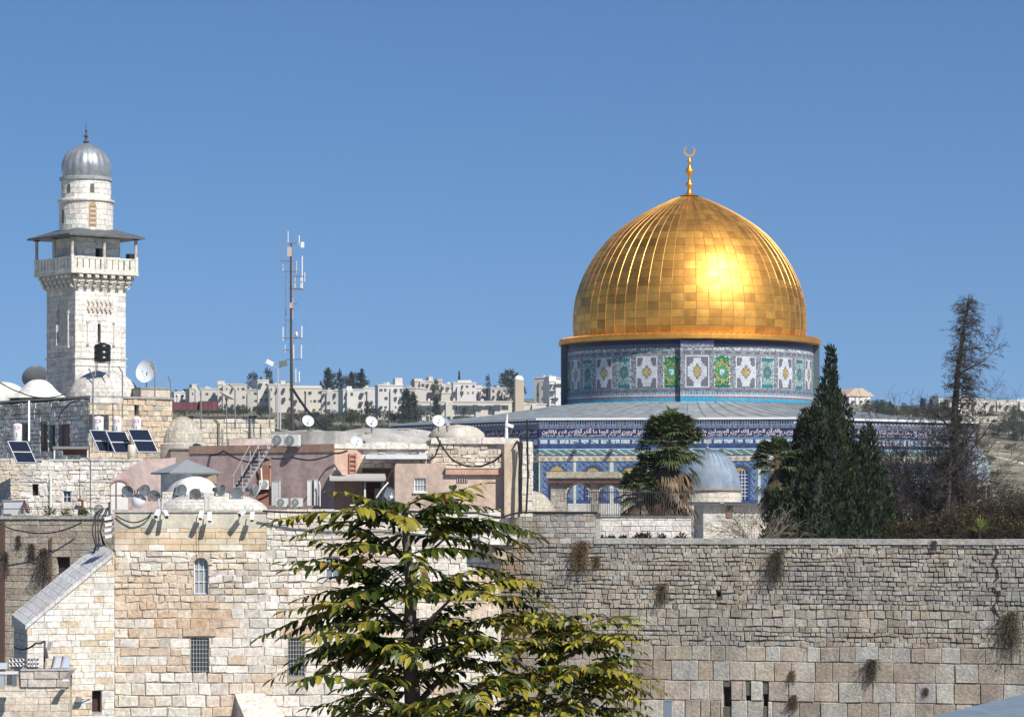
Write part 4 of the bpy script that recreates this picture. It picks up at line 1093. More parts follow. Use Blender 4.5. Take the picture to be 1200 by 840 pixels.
mb = MB(); mb.lathe([(.1,0),(.22,.12),(.1,.28),(.07,.4),(.16,.52),(.07,.66),(.04,.8),(.1,.88),(.03,.98),(.015,1.5)], (CX, CY, zd+2.38), 12, col=(.07,.07,.07)); mb.build("finial", m_paint, t_m)
mb = MB(MF); mb.obox(MF.pt(SD-.1, zf1+1.15, .5) if False else (SD+.35, zf1+1.2, .1), (.5,.4,.5), None, (.03,.03,.03)); mb.build("loudspeaker", m_paint, t_m)

# ------------------------------------------------------------------ rooftops on the left
def wall_thing(name, label, F, rect, depth, pal, holes=(), mat=m_stone, ch=(.28,.36), sw=(.4,.85), prot=(0,.05), gap=.025, mortar=(.4,.37,.32), wave=.03, cat="house", left=None, right=None, cham=.02, jit=.015, core=(.5,.46,.4), base=None, group=None, planes=()):
    u0, v0, u1, v1 = rect
    t = thing(name, label, cat, F.pt((u0+u1)/2, v0, -depth/2), group)
    mb = MB(F); masonry(mb, rect, ch, sw, pal, gap=gap, prot=prot, holes=holes, mortar=mortar, wave=wave, cham=cham, jit=jit, planes=planes)
    for (a, c, b_, d) in holes: mb.box((a-.05, c-.05, -.45), (b_+.05, d+.05, -.36), (.04,.035,.03))
    mb.box((u0+.01, v0, -depth), (u1-.01, v1-.01, -.5 if holes else -.03), core)
    mb.build("wall", mat, t)
    if left is not None:
        L = F.left(u0); mb = MB(L); masonry(mb, (-depth, v0, 0, v1), ch, sw, left, gap=gap, prot=prot, mortar=mortar); mb.build("side_wall", mat, t)
    if right is not None:
        L = F.right(u1); mb = MB(L); masonry(mb, (0, v0, depth, v1), ch, sw, right, gap=gap, prot=prot, mortar=mortar); mb.build("side_wall", mat, t)
    return t
def plain(name, label, F, rect, depth, col, mat=m_plaster, cat="wall", top=None, w1=0, tt=.12):
    u0, v0, u1, v1 = rect; t = thing(name, label, cat, F.pt((u0+u1)/2, v0, -depth/2))
    mb = MB(F); mb.box((u0, v0, -depth), (u1, v1, w1), col); mb.build("wall", mat, t)
    if top: mb = MB(F); mb.box((u0-.04, v1+.002, -depth-.03), (u1+.04, v1+tt, w1+.05), top); mb.build("coping", mat, t)
    return t
# house B: pale rubble house above the rear wall
FB = Frame.at(80, 176, 5)
rb = FB.rect(-14, 539, 168, 618)
hB = [FB.rect(38,567,45,580), FB.rect(74,575,83,589)]
def palB(u, v):
    c = WHITEST(u, v)
    if u < FB.hit(26, 570)[0]: c = mixc(c, (.58,.46,.33), .7)
    return mixc(c, (.45,.42,.37), .5) if noise.noise(Vector((u*.8, v*.8, 4))) > .2 else c
t = wall_thing("rubble_house", "low whitewashed rubble house below the solar panels", FB, rb, 7, palB, holes=hB, ch=(.18,.3), sw=(.2,.5), prot=(0,.06), jit=.03, mortar=(.55,.51,.45), wave=.1)
window(t, FB, hB[1], nx=2, ny=2, depth=.15, frame=m_white)
mb = MB(FB); u = rb[0]
while u < rb[2]: L = rnd.uniform(.5, 1.1); mb.box((u, rb[3]-.05, -.8), (min(u+L, rb[2]), rb[3]+rnd.uniform(.02, .14), rnd.uniform(.02, .12)), jitc((.55,.52,.46), .12)); u += L+.005
mb.build("coping", m_stone, t)
mb = MB(FB); q = FB.hit(59.5, 560); mb.tube([(q[0], q[1], .12), (q[0], FB.hit(59, 600)[1], .12)], .07, 8, (.7,.68,.64)); mb.build("drain_pipe", m_paint, t)
tag(cable([FB.pt(*FB.hit(97, 622), .35), FB.pt(*FB.hit(97, 587), .35), FB.pt(*FB.hit(92, 585), .35)], .08, "rusty elbowed vent pipe rising before the rubble house", "vent_pipe", M("rust_pipe", (.16,.08,.06), .8, n=4, amt=.3), cat="pipe"))
for i, (px, py, s_) in enumerate(((30,598,.35),(58,600,.5),(78,602,.4),(98,601,.3),(118,543,.4),(128,545,.3),(166,543,.35),(66,542,.25))):
    F_ = FB; u, v = F_.hit(px, py, 1.0); mb = MB(); c = F_.pt(u, v, 1.0 if py > 560 else -.5); tuft(mb, c, s_*.7, 130, .14, (.07,.095,.035), .3, .6); mb.build("weed", m_needle, label="small green weed sprouting from masonry of the rubble house and its ledge", cat="weed", group="weeds on the rubble house")
# terrace kerb and railing on the rear wall
kz = KF.hit(60, 604)[1]
mb = MB(KF); mb.box((k0, kz1+.163, -.9), (k1-.2, kz, .12), (.68,.65,.59)); o = mb.build("terrace_kerb", m_plaster, label="white terrace kerb running along the rear wall top", cat="kerb")
t = thing("terrace_railing", "thin rusty pipe railing above the white terrace kerb", "railing", KF.pt((k0+k1)/2, kz, 0))
zr = KF.hit(60, 596)[1]
q = MB(KF); q.tube([(k0, zr, -.05), (k1-.3, zr, -.05)], .03, 6, (.16,.11,.09)); q.build("rail", m_paint, t)
for px in (2, 23, 44, 65, 86, 107):
    u = KF.hit(px, 600)[0]; q = MB(KF); q.tube([(u, kz-.02, -.05), (u, zr, -.05)], .028, 6, (.30,.28,.26)); q.build("post", m_paint, t)
# house A: the domed grey house
aC = P(105, 600, 190); FA = Frame((aC.x, aC.y, 0), 37.5); FAl = FA.left(0)
zA0, zA1 = MZ(548, 190), MZ(466, 190)
uA = FA.hit(202, 500)[0]; lA = FAl.hit(-14, 500)[0]
hA = [FA.rect(157.5,474,162.5,487)]
hAl = [FAl.rect(48,497,56,528), FAl.rect(58,497,65,528), FAl.rect(69,497,82,528), FAl.rect(26,497,33,520)]
t_A = thing("domed_house", "old house with dark doorways, whitewashed domes rising over its shaded wall", "house", FA.pt(0, zA0, -4))
mb = MB(FA); masonry(mb, (0.01, zA0, uA, zA1), (.28,.36), (.35,.8), palette([((.58,.47,.34), 5), ((.62,.53,.41), 3), ((.50,.40,.30), 2), ((.42,.38,.33), 1)]), gap=.03, prot=(0,.06), holes=hA, mortar=(.42,.36,.29), jit=.02)
for h in hA: mb.box((h[0]-.1, h[1]-.1, -.5), (h[2]+.1, h[3]+.1, -.36), (.03,.03,.03))
mb.build("sunlit_wall", m_stone, t_A)
mb = MB(FAl); masonry(mb, (lA, zA0, -.01, zA1-.1), (.24,.34), (.3,.7), palette([((.64,.62,.58), 4), ((.56,.54,.50), 3), ((.70,.67,.62), 2), ((.48,.42,.36), 1)]), gap=.03, prot=(0,.07), holes=hAl, mortar=(.25,.24,.22), jit=.03, wave=.06)
for h in hAl: mb.box((h[0]-.1, h[1]-.1, -.5), (h[2]+.1, h[3]+.1, -.36), (.035,.03,.03))
mb.build("shaded_wall", m_wwall, t_A)
mb = MB(FA); mb.box((.62, zA0, -14), (uA-.02, zA1-.02, -.52), (.45,.42,.37)); mb.box((-.0, zA1+.01, -14), (uA+.1, zA1+.14, .1), (.36,.34,.31)); mb.build("core", m_stone, t_A)
for h, cc in zip(hAl[:3], ((.17,.09,.06), (.05,.06,.07), (.16,.10,.09))):
    mk = MB(FAl); mk.box((h[0]+.03, h[1], -.3), (h[2]-.03, h[3]-.03, -.24), cc); mk.box(((h[0]+h[2])/2-.03, h[1], -.24), ((h[0]+h[2])/2+.03, h[3]-.03, -.21), (.25,.22,.2)); mk.build("door", m_paint, t_A)
def roofdome(px, ytop, ybase, rpx, Y, c, parent, pointy=0, stones=False, name="dome", flare=0):
    b = P(px, ybase, Y); r = rpx/F0*Y; h = (ybase-ytop)/F0*Y
    pr = []
    for i in range(13):
        a = math.pi/2*i/12; rr = math.cos(a)**(1-.25*pointy)*(1+flare*(1-math.sin(a))**3); zz = math.sin(a)**(1+.1*pointy)
        pr.append((r*rr, h*zz))
    mb = MB()
    if stones:
        for i in range(12):
            n_ = max(6, int(2*math.pi*pr[i][0]/.45)); off = rnd.random()
            for j in range(n_):
                q = []
                for (k, jj) in ((i, j), (i, j+1), (i+1, j+1), (i+1, j)):
                    a = 2*math.pi*(jj+off)/n_; q.append(b+Vector(((pr[k][0]+.0)*math.cos(a), pr[k][0]*math.sin(a), pr[k][1])))
                cc = sum(q, Vector())/4; q = [cc+(x-cc)*.955 for x in q]
                mb.add(q, [(0,1,2,3)], jitc(c, .12))
        mb.lathe([(a*.99, z-.01) for a, z in pr], b, 32, col=mixc(c, (.2,.19,.17), .35))
    else: mb.lathe(pr, b, 40, col=c)
    mb.lathe([(r*1.02, -1.5), (r*1.02, .0)], b, 32, col=c)
    return mb.build(name, m_plaster if not stones else m_stone, parent, smooth=not stones)
roofdome(4, 447.5, 466, 27, 201, (.66,.64,.60), t_A)
roofdome(45, 444.5, 467, 21, 199, (.68,.66,.62), t_A, .6, flare=.75)
roofdome(122, 434, 470, 43, 202, (.56,.53,.48), t_A, .2, stones=True)
Fp = Frame.at(185, 199, 20); plain("roof_parapet", "pale square parapet block beside the big roof dome, under the translucent dish", Fp, Fp.rect(165,456,200,480), 3, (.56,.50,.41), top=(.3,.28,.25))
Fp = Frame.at(120, 188.5, 37); r_ = Fp.rect(106,466,144,472); plain("roof_slab", "thin whitish slab with meter boxes at the foot of the big roof dome", Fp, r_, .8, (.6,.57,.52), cat="slab")
# stone dome with its ring
t = thing("stone_dome", "rough earth coloured stone dome with weeds, beside the cream rooftop wall", "dome", P(214, 530, 194))
roofdome(214, 488, 522, 26, 194, (.47,.43,.36), t, 0, stones=True)
mb = MB(); b = P(214, 531, 194); mb.lathe([(1.62, -1), (1.62, .55), (1.5, .62), (1.40, .62)], b, 40, col=(.50,.46,.40)); mb.build("ring", m_stone, t)
# cream rooftop wall with terrace clutter
FC = Frame.at(275, 200, 12); rc = FC.rect(226,489,322,532)
t = wall_thing("rooftop_wall", "cream ashlar rooftop wall behind the vent pipes and bent posts", FC, rc, 5, palette([((.62,.55,.44), 4), ((.56,.50,.40), 3), ((.66,.61,.52), 2)]), ch=(.3,.36), sw=(.5,.9), cat="wall")
mb = MB(FC); mb.box((rc[0], rc[3], -5), (rc[2], rc[3]+.12, .12), (.14,.13,.12)); mb.build("coping", m_stone, t)
for (px, y0, y1, lb) in ((256,498,527,"tall curved brown vent pipe on the cream rooftop wall"),(261,503,527,"straight grey vent pipe next to the curved brown one")):
    a = P(px, y1, 197); b = P(px, y0, 197); tp = [a, b] if px > 258 else [a, b, b+Vector((-.12, 0, .25)), b+Vector((-.3, 0, .35))]
    cable(tp, .10 if px < 258 else .07, lb, "vent_pipe", M("pipe_brown", (.20,.16,.13), .8) if px < 258 else m_metal, cat="pipe")
Fq = Frame.at(285, 192, 8); plain("pink_parapet", "faded rose plaster parapet at the top of the metal stair", Fq, Fq.rect(268,514,312,528), 1.2, (.56,.44,.42))
Fq = Frame.at(240, 190, 8); plain("low_roof", "dark edged flat roof between stone dome and metal stair", Fq, Fq.rect(200,528,300,545), 6, (.30,.24,.21), top=(.12,.11,.10))
# pink wall with the arched door
FP_ = Frame.at(165, 171, 6); rp = FP_.rect(129,541,206,612)
t = thing("pink_wall", "dusty rose plastered wall with a white arched door", "wall", FP_.pt((rp[0]+rp[2])/2, rp[1], -2))
mb = MB(FP_); mb.prism([(rp[0], rp[1]), (rp[2], rp[1]), (rp[2], rp[3]+.25), (lerp(rp[0], rp[2], .45), rp[3]+.05), (lerp(rp[0], rp[2], .12), rp[3]-.7), (rp[0], rp[3]-1.2)], -4, 0, (.56,.43,.40)); mb.build("wall", m_plaster, t)
rd = FP_.rect(130,565,150,602); cu = (rd[0]+rd[2])/2; rr = (rd[2]-rd[0])/2
arc = lambda r: [(cu+r*math.cos(math.pi*i/10), rd[3]-rr+.2+r*math.sin(math.pi*i/10)*.75) for i in range(11)]
mb = MB(FP_); mb.prism([(rd[0], rd[1])]+[(rd[2], rd[1])]+arc(rr), .003, .05, (.70,.67,.62)); d_ = mb.build("door", m_paint, t)
mb = MB(FP_); A1_, A2_ = arc(rr), arc(rr+.12)
for i in range(10): mb.prism([A1_[i], A2_[i], A2_[i+1], A1_[i+1]], .004, .12, (.33,.20,.17))
mb.build("door_arch", m_paint, t)
# canopy pavilion with white drum
t = thing("garden_pavilion", "little round white pavilion under a grey pyramid canopy with tan drape", "pavilion", P(222, 600, 166))
b = P(221, 578, 166); mb = MB(); mb.lathe([(1.5, -1), (1.5, 1.15)], b, 40, col=(.66,.65,.62)); mb.build("wall", m_plaster, t, smooth=True)
apx = P(219, 538, 166); mb = MB()
ring_ = [Vector((apx.x+1.95*math.cos(a), apx.y+1.95*math.sin(a), P(220, 554, 166).z)) for a in [R(8+60*i) for i in range(6)]]
mb.add([apx]+ring_, [(0, i+1, (i+1) % 6+1) for i in range(6)], (.24,.26,.27)); mb.add([p-Vector((0,0,.08)) for p in ring_]+ring_, [(i, (i+1) % 6, 6+(i+1) % 6, 6+i) for i in range(6)]+[(0,1,2,3,4,5)], (.17,.18,.19)); mb.build("canopy", m_paint, t)
mb = MB(); mb.lathe([(1.56, .5), (1.58, 1.14)], b, 20, col=(.36,.28,.19), a0=R(-75), a1=R(35)); mb.build("drape", m_plaster, t)
mb = MB(); b2 = P(229, 580, 163.5); mb.lathe([(1.2*math.cos(a), 1.0*math.sin(a)) for a in [math.pi/2*i/10 for i in range(11)]], b2, 32, col=(.72,.71,.68)); mb.build("small_dome", m_plaster, t, smooth=True)
# low stone vault behind the plastered parapet
t = thing("stone_vault", "low pale stone vault roof under the row of floodlights", "vault", P(255, 600, 162))
b = P(250, 600, 162); mb = MB(); rx, ry, rz = 2.9, 2.2, 1.05; nu, nv = 46, 9
for i in range(nv):
    for j in range(nu):
        q = []
        for (ii, jj) in ((i, j), (i, j+1), (i+1, j+1), (i+1, j)):
            a = 2*math.pi*(jj+(i % 2)*.5)/nu; e = math.pi/2*ii/nv; q.append(b+Vector((rx*math.cos(e)*math.cos(a), ry*math.cos(e)*math.sin(a), rz*math.sin(e))))
        cc = sum(q, Vector())/4; mb.add([cc+(x-cc)*.95 for x in q], [(0,1,2,3)], jitc((.60,.575,.52), .09))
        mb.add([x-Vector((0,0,.015)) for x in q], [(0,1,2,3)], (.40,.38,.34))
mb.build("shell", m_stone, t)
mb = MB(); Fv = Frame.at(235, 163.2, 0); rv = Fv.rect(190, 576, 262, 600); mb = MB(Fv); masonry(mb, (rv[0], rv[1], rv[2], rv[3]), (.2,.26), (.3,.6), WHITEST, gap=.015, prot=(0,.02), mortar=(.5,.47,.42)); mb.box((rv[0], rv[1], -1), (rv[2], rv[3]-.01, -.03), (.55,.52,.46)); mb.build("front_wall", m_stone, t)

# ------------------------------------------------------------------ pink apartment
PK, PKD = (.50,.35,.28), (.40,.29,.27)
pc = P(392, 600, 172); PR = Frame((pc.x, pc.y, 0), 40); PLf = PR.left(0); PLf = Frame((pc.x, pc.y, 0), -33)
zt1 = MZ(520, 172); zb1 = MZ(606, 172)
t_p = thing("pink_house", "dusky pink plastered house with stair, ladder and shutters", "house", PR.pt(0, zb1, -4))
ul = PLf.hit(222, 560)[0]; ur = PR.hit(424.5, 560)[0]
mb = MB(PLf); mb.prism([(ul, zb1), (-.0, zb1), (-.0, zt1-.45), (ul, zt1-.45)], -.6, 0, (.52,.385,.355)); mb.build("shaded_wall", m_plaster, t_p)
mb = MB(PLf); mb.box((ul, zt1-.45, -.6), (0, zt1, .05), (.42,.27,.20)); mb.build("parapet", m_plaster, t_p)
mb = MB(PR); mb.box((0, zb1, -3), (ur, zt1-.25, 0), (.52,.36,.27)); mb.build("sunlit_wall", m_plaster, t_p)
mb = MB(PR); mb.box((-.05, zt1-.25, -3.05), (ur+.05, zt1+.0, .06), (.64,.60,.52)); mb.build("coping", m_plaster, t_p)
# gutter pipes, ladder
lu0, lu1 = PR.hit(408, 545)[0], PR.hit(415.5, 545)[0]
t = thing("wall_ladder", "short rust coloured ladder fixed to the sunlit pink pier", "ladder", PR.pt(lu0, MZ(562, 172), .1))
for u in (lu0, lu1): q = MB(PR); q.box((u-.03, MZ(562, 172), .06), (u+.03, MZ(531, 172), .12), (.33,.15,.10)); q.build("rail", m_paint, t)
for k in range(6): z = lerp(MZ(560, 172), MZ(533, 172), k/5); q = MB(PR); q.box((lu0, z-.05, .065), (lu1, z+.05, .115), (.33,.15,.10)); q.build("rung", m_paint, t)
# recessed wall and lean-to
FR_ = Frame.at(440, 177, 4); plain("recessed_wall", "shaded pink wall recessed behind the grey awning sheet", FR_, FR_.rect(420,534,470,606), 1, (.42,.28,.22), top=(.5,.38,.30))  # darkened pink, the shadow on the recess put into the plaster colour
FW = Frame.at(430, 171.5, 4)
t = thing("awning", "thin weathered grey awning sheet over the white framed doorway", "awning", FW.pt(*FW.hit(420, 562), 0)); r_ = FW.rect(386,560.5,452,563.5)
mb = MB(FW); mb.add([(r_[0], r_[1], .8), (r_[2], r_[1], .8), (r_[2], r_[3]+.3, -2.5), (r_[0], r_[3]+.3, -2.5), (r_[0], r_[3], .8), (r_[2], r_[3], .8), (r_[2], r_[3]+.42, -2.5), (r_[0], r_[3]+.42, -2.5)], [(0,1,2,3),(4,5,6,7),(0,1,5,4),(1,2,6,5),(3,0,4,7)], (.42,.41,.39)); mb.build("sheet", m_paint, t)
for px in (427.5, 449): u = FW.hit(px, 580)[0]; q = MB(FW); q.box((u-.05, MZ(606, 171), .3), (u+.05, r_[1]+.05, .4), (.68,.66,.62)); q.build("post", m_paint, t)
FD = Frame.at(437, 175, 4); t = thing("doorway", "dark brown open doorway with white frame and leaf under the awning", "door", FD.pt(*FD.hit(437, 600), 0)); r_ = FD.rect(429,565,446,604)
q = MB(FD); q.box((r_[0], r_[1], 0), (r_[2], r_[3], .05), (.10,.05,.035)); q.build("opening", m_paint, t)
q = MB(FD); q.box((r_[0]-.08, r_[1], .0), (r_[0]-.002, r_[3]+.08, .12), (.66,.64,.6)); q.box((r_[2]+.002, r_[1], 0), (r_[2]+.08, r_[3]+.08, .12), (.66,.64,.6)); q.box((r_[0]-.001, r_[3]+.002, 0), (r_[2]+.001, r_[3]+.08, .12), (.66,.64,.6)); q.build("frame", m_paint, t)
q = MB(FD); q.box((r_[2]-.35, r_[1], .06), (r_[2]-.02, r_[3]-.35, .11), (.60,.57,.52)); q.build("leaf", m_paint, t)
# pink block on the right
FK = Frame.at(530, 167.5, 3); rk = FK.rect(463,543,592,608); rs = FK.rect(523,556,592,608)
t_q = thing("pink_block", "sunlit salmon plastered block with a small white barred window", "house", FK.pt((rk[0]+rk[2])/2, rk[1], -3))
wk = FK.rect(485.5,560,499,576)
mb = MB(FK)
for (a, c, b_, d) in ((rk[0], rk[1], wk[0], rk[3]), (wk[2], rk[1], rs[0], rk[3]), (wk[0], rk[1], wk[2], wk[1]), (wk[0], wk[3], wk[2], rk[3])): mb.box((a, c, -6), (b_, d, 0), (.52,.40,.33))
mb.box((wk[0], wk[1], -6), (wk[2], wk[3], -.3), (.5,.4,.35)); mb.box((rs[0], rk[1], -6), (rk[2], rs[3], 0), (.54,.40,.32)); mb.build("wall", m_plaster, t_q)
window(t_q, FK, wk, nx=4, ny=2, bar=.04, depth=.12, glass=M("pale_glass", (.30,.31,.32), .3))
q = MB(FK); q.box((wk[0]-.08, wk[1]-.09, .002), (wk[2]+.08, wk[1]-.003, .1), (.66,.64,.6)); q.build("sill", m_paint, t_q)
lz = FK.rect(522,549,593,556); q = MB(FK); q.box((lz[0], lz[1]+.002, -1.2), (lz[2], lz[3], .22), (.50,.30,.22)); q.box((lz[0]-.02, lz[3]+.002, -1.25), (lz[2]+.02, lz[3]+.07, .26), (.58,.50,.43)); q.build("parapet", m_plaster, t_q)
v_ = FK.rect(535,560,548,565.5); q = MB(FK); q.box((v_[0], v_[1], .002), (v_[2], v_[3], .03), (.09,.07,.06))
for k in range(5): x = lerp(v_[0]+.05, v_[2]-.05, k/4); q.box((x-.02, v_[1], .031), (x+.02, v_[3], .05), (.5,.42,.36))
q.build("vent", m_paint, t_q)
q = MB(FK.left(rk[0])); q.box((-6, rk[1], .003), (0, rk[3]-.02, .02), (.42,.31,.30)); q.build("side_wall", m_plaster, t_q)  # darker pink sheet over the left side, shade put into its colour
# tan strip and white stone pier
FE = Frame.at(607, 167, 3); r_ = FE.rect(591,548,608,606); plain("tan_wall", "narrow tan plaster wall strip hung with black cables", FE, (r_[0], r_[1], r_[2], FE.hit(600, 520)[1]), 4, (.56,.45,.33))
r_ = FE.rect(608.5,517,624,606)
t = wall_thing("stone_pier", "tall white stone corner pier beside the tiled shrine wall", FE, (r_[0], r_[1], r_[2], r_[3]), 3.5, palette([((.66,.60,.50), 4), ((.70,.66,.58), 3), ((.60,.50,.38), 1)]), ch=(.3,.5), sw=(.3,.75), cat="pier", right=WHITEST)
# limestone upper walls with pale ledges
FU = Frame.at(510, 173.5, 4)
r1_ = FU.rect(404,522,503,548); r2_ = FU.rect(503,515,609,552)
UP = palette([((.56,.50,.42), 4), ((.62,.55,.45), 3), ((.48,.41,.33), 2), ((.40,.36,.32), 1)])
wall_thing("upper_wall", "rough limestone upper wall with white ledge behind the awning", FU, r1_, 5, UP, ch=(.2,.3), sw=(.3,.8), prot=(0,.08), jit=.03, cat="wall")
t = wall_thing("upper_wall", "rough patched limestone wall above the salmon block, crossed by a hanging cable", FU, r2_, 5, UP, ch=(.16,.28), sw=(.2,.6), prot=(0,.1), jit=.04, cat="wall")
for (a, b_, za, zbb) in ((404, 500, 519, 526), (505, 608, 513, 520)):
    q = FU.rect(a, za, b_, zbb); mb = MB(FU); u = q[0]
    while u < q[2]: L = rnd.uniform(.8, 1.6); mb.box((u, q[1], -.6), (min(u+L-.015, q[2]), q[3]+rnd.uniform(-.04, .05), .2+rnd.uniform(-.05, .05)), jitc((.64,.60,.53), .08)); u += L
    mb.build("stone_ledge", m_stone, label="white worn stone ledge over the "+("awning side upper wall" if a < 450 else "patched wall beside the corner pier"), cat="ledge")
mb = MB(FU); q = FU.rect(428,533,500,538); mb.box((q[0], q[1], .02), (q[2], q[3], 1.0), (.55,.58,.62)); mb.build("gutter_sheet", m_paint, label="pale bluish metal gutter sheet along the upper wall foot", cat="gutter")
# grey vault roofs behind
def mound(px, ybase, ytop, rpx, dy, Y, col, label, name="vault_roof"):
    b = P(px, ybase, Y); rx = rpx/F0*Y; h = (ybase-ytop)/F0*Y; mb = MB(); nu, nv = 40, 10; pts = []
    for i in range(nv+1):
        for j in range(nu):
            a = 2*math.pi*j/nu; e = math.pi/2*i/nv; k = 1+.05*noise.noise(Vector((a*2, e*3, px))); pts.append(b+Vector((rx*k*math.cos(e)**.7*math.cos(a), dy*k*math.cos(e)**.7*math.sin(a), h*k*math.sin(e))))
    mb.add(pts, [(i*nu+j, i*nu+(j+1) % nu, (i+1)*nu+(j+1) % nu, (i+1)*nu+j) for i in range(nv) for j in range(nu)], col)
    mb.lathe([(1, -1.5), (1, 0)], b, 24, Matrix(((rx,0,0),(0,dy,0),(0,0,1))), col)
    return mb.build(name, m_roof2, smooth=True, label=label, cat="roof", origin=b)
m_roof2 = M("weathered_roof", None, .95, n=1.2, amt=.25, b=3, bs=.8, bd=.08, streak=.2)
mound(444, 524, 502, 66, 4, 181, (.36,.345,.325), "long grey weathered vault roof behind the awning wall")
mound(362, 524, 504, 42, 3.5, 186, (.34,.33,.315), "smaller grey vault roof behind the rooftop air conditioners")
mound(535, 516, 498, 34, 2.5, 183, (.47,.43,.37), "pale cracked stone dome roof above the patched wall")
mound(480, 520, 503, 40, 3, 190, (.40,.385,.36), "grey roof hump between vault and cracked dome")
Fc = Frame.at(355, 174.5, -20); r_ = Fc.rect(316,503,393,526); plain("roof_block", "bare grey concrete roof block carrying two air conditioners", Fc, (r_[0]+.1, MZ(522.5, 174.5), r_[2], r_[3]-.1), 4, (.40,.385,.36))

rnd.seed(31)
for i, (px, py, w_, h_, Y, c, lb) in enumerate(((400,509,26,5,178,(.44,.42,.38),"tilted pale screed slab on the vault roof beside the ladder dish"),(447,510,34,5,178,(.30,.29,.27),"dark grey tarred slab on the vault roof beneath the standing dish"),(478,506,20,6,179,(.50,.47,.41),"small cream plaster upstand between vault and patched wall"),(375,508,16,6,179,(.50,.47,.42),"pale plaster upstand right behind the small shadowed dish"),(336,508,14,8,190,(.42,.39,.34),"stub of grey wall at the mast foot"))):
    F = Frame.at(px, Y, rnd.uniform(-15, 30)); u0, v0, u1, v1 = F.rect(px-w_/2, py-h_/2, px+w_/2, py+h_/2); t = thing("roof_upstand", lb, "roof wall", F.pt((u0+u1)/2, v0-.6, -.5))
    mb = MB(F); mb.prism([(u0, v0-.8), (u1, v0-.8), (u1, v1-rnd.uniform(0, .12)), (lerp(u0, u1, .6), v1), (u0, v1-rnd.uniform(0, .15))], -1.1, 0, c); mb.build("wall", m_plaster, t); mb = MB(F); mb.box((u0-.05, v1+.002, -1.15), (lerp(u0, u1, .6), v1+.05, .04), mixc(c, (.6,.57,.5), .4)); mb.build("coping", m_plaster, t)
# ------------------------------------------------------------------ small rooftop equipment
def xf(a): return Matrix.Rotation(R(a), 3, 'X')
def dish(label, px, py, r, Y, az, tilt, base_py=None, col=(.60,.62,.63), inner=None, arm=True, group=None, rusty=False):
    c = P(px, py, Y); t = thing("satellite_dish", label, "satellite dish", c if base_py is None else P(px, base_py, Y), group)
    d = Vector((math.sin(R(az))*math.cos(R(tilt)), -math.cos(R(az))*math.cos(R(tilt)), math.sin(R(tilt))))
    Mq = d.to_track_quat('Z', 'Y').to_matrix()
    mb = MB(); mb.lathe([(r*k/6, .28*r*(k/6)**2-.28*r) for k in range(7)]+[(r*1.02, .02)]+[(r*k/6, .28*r*(k/6)**2-.28*r-.03) for k in range(6, -1, -1)], c, 28, Mq, inner or col); mb.build("reflector", m_gloss, t, smooth=True)
    if arm:
        mb = MB(); f = c+d*r*.6-Vector((0,0,r*.15)); mb.tube([c-Vector((0,0,r*.85)), f], .015, 4, (.45,.45,.45)); mb.obox(f, (.07,.07,.1), Mq, (.4,.4,.4)); mb.build("feed_arm", m_paint, t)
    if base_py is not None:
        mb = MB(); b = P(px, base_py, Y)+Vector((0, .15, 0)); mb.tube([b, c-d*.2*r], .035, 6, (.22,.22,.22)); mb.build("pole", m_paint, t)
    return t
dish("small white dish casting a shadow on the grey concrete roof block", 361, 493, .34, 172.3, 25, 25, 505)
dish("pale dish fixed above the rust coloured wall ladder", 418, 517.5, .36, 170.5, 30, 25, 524, col=(.55,.6,.62))
dish("round dish standing on the long grey vault roof", 435.5, 494, .36, 176, 28, 30, 507, col=(.5,.53,.56))
dish("light dish on the patched wall top, paired with a darker one", 514, 493, .36, 175, 20, 30, 506, col=(.62,.65,.66))
dish("darker half turned dish touching the lighter one on the patched wall", 524, 495, .34, 175.5, 75, 20, 506, col=(.30,.32,.34))
dish("dark blue small dish beside the white doorway cables", 456, 578, .36, 166.5, 30, 10, 590, col=(.12,.14,.17))
dish("upturned pale dish on a tall thin pole by the bent posts", 266, 463, .52, 190, 100, 62, 523, col=(.62,.62,.6))
dish("large dark mesh dish behind the pointed whitewashed dome", 40.5, 441, .86, 204, -150, 35, 462, col=(.13,.14,.16))
dish("large pale mesh dish above the square roof parapet", 171, 435, .75, 201, -25, 12, 457, col=(.62,.66,.69))

def ac_unit(label=None):
    t = thing("air_conditioner", label or "air conditioner", "air conditioner", (0, 0, 0)); 
    mb = MB(); mb.box((-.42, -.16, 0), (.42, .16, .62), (.66,.66,.63)); mb.build("casing", m_gloss, t)
    mb = MB(); Mq = Matrix.Rotation(R(90), 3, 'X'); mb.lathe([(.0,.0),(.24,.0),(.26,.02),(.28,.0)], (-.1, -.175, .31), 20, Mq, (.22,.23,.22))
    for k in range(6): a = math.pi*k/6; mb.obox((-.1, -.19, .31), (.5, .012, .02), Matrix.Rotation(a, 3, 'Y'), (.5,.5,.48))
    mb.build("fan_grille", m_paint, t)
    mb = MB(); mb.box((-.38, -.14, -.1), (-.32, .14, -.002), (.2,.2,.2)); mb.box((.32, -.14, -.1), (.38, .14, -.002), (.2,.2,.2)); mb.build("bracket", m_paint, t)
    return t
ac = ac_unit()
for i, (px, pyb, Y, rz, sc, lb) in enumerate(((328,522,171.6,-20,1,"white roof air conditioner nearest the stair on the concrete block"),(343,522.5,171.3,-20,1,"white roof air conditioner beside the small dish's shadow"),(331,593.5,168,-8,.75,"grey fronted air conditioner at the foot of the white board"),(348,593.5,167.6,-8,.75,"grey fronted air conditioner next to the folding shutter"),
      (118,603,171,5,1,"old air conditioner on the terrace beside the pink wall"),(418,603,166.5,10,.9,"air conditioner half hidden by yellow leaves under the awning"),(310,573,170.5,20,.8,"white box unit at the foot of the metal stair"))):
    o = ac if i == 0 else copy_tree(ac); place(o, P(px, pyb, Y), R(rz), 0, sc, lb, "rooftop air conditioners")

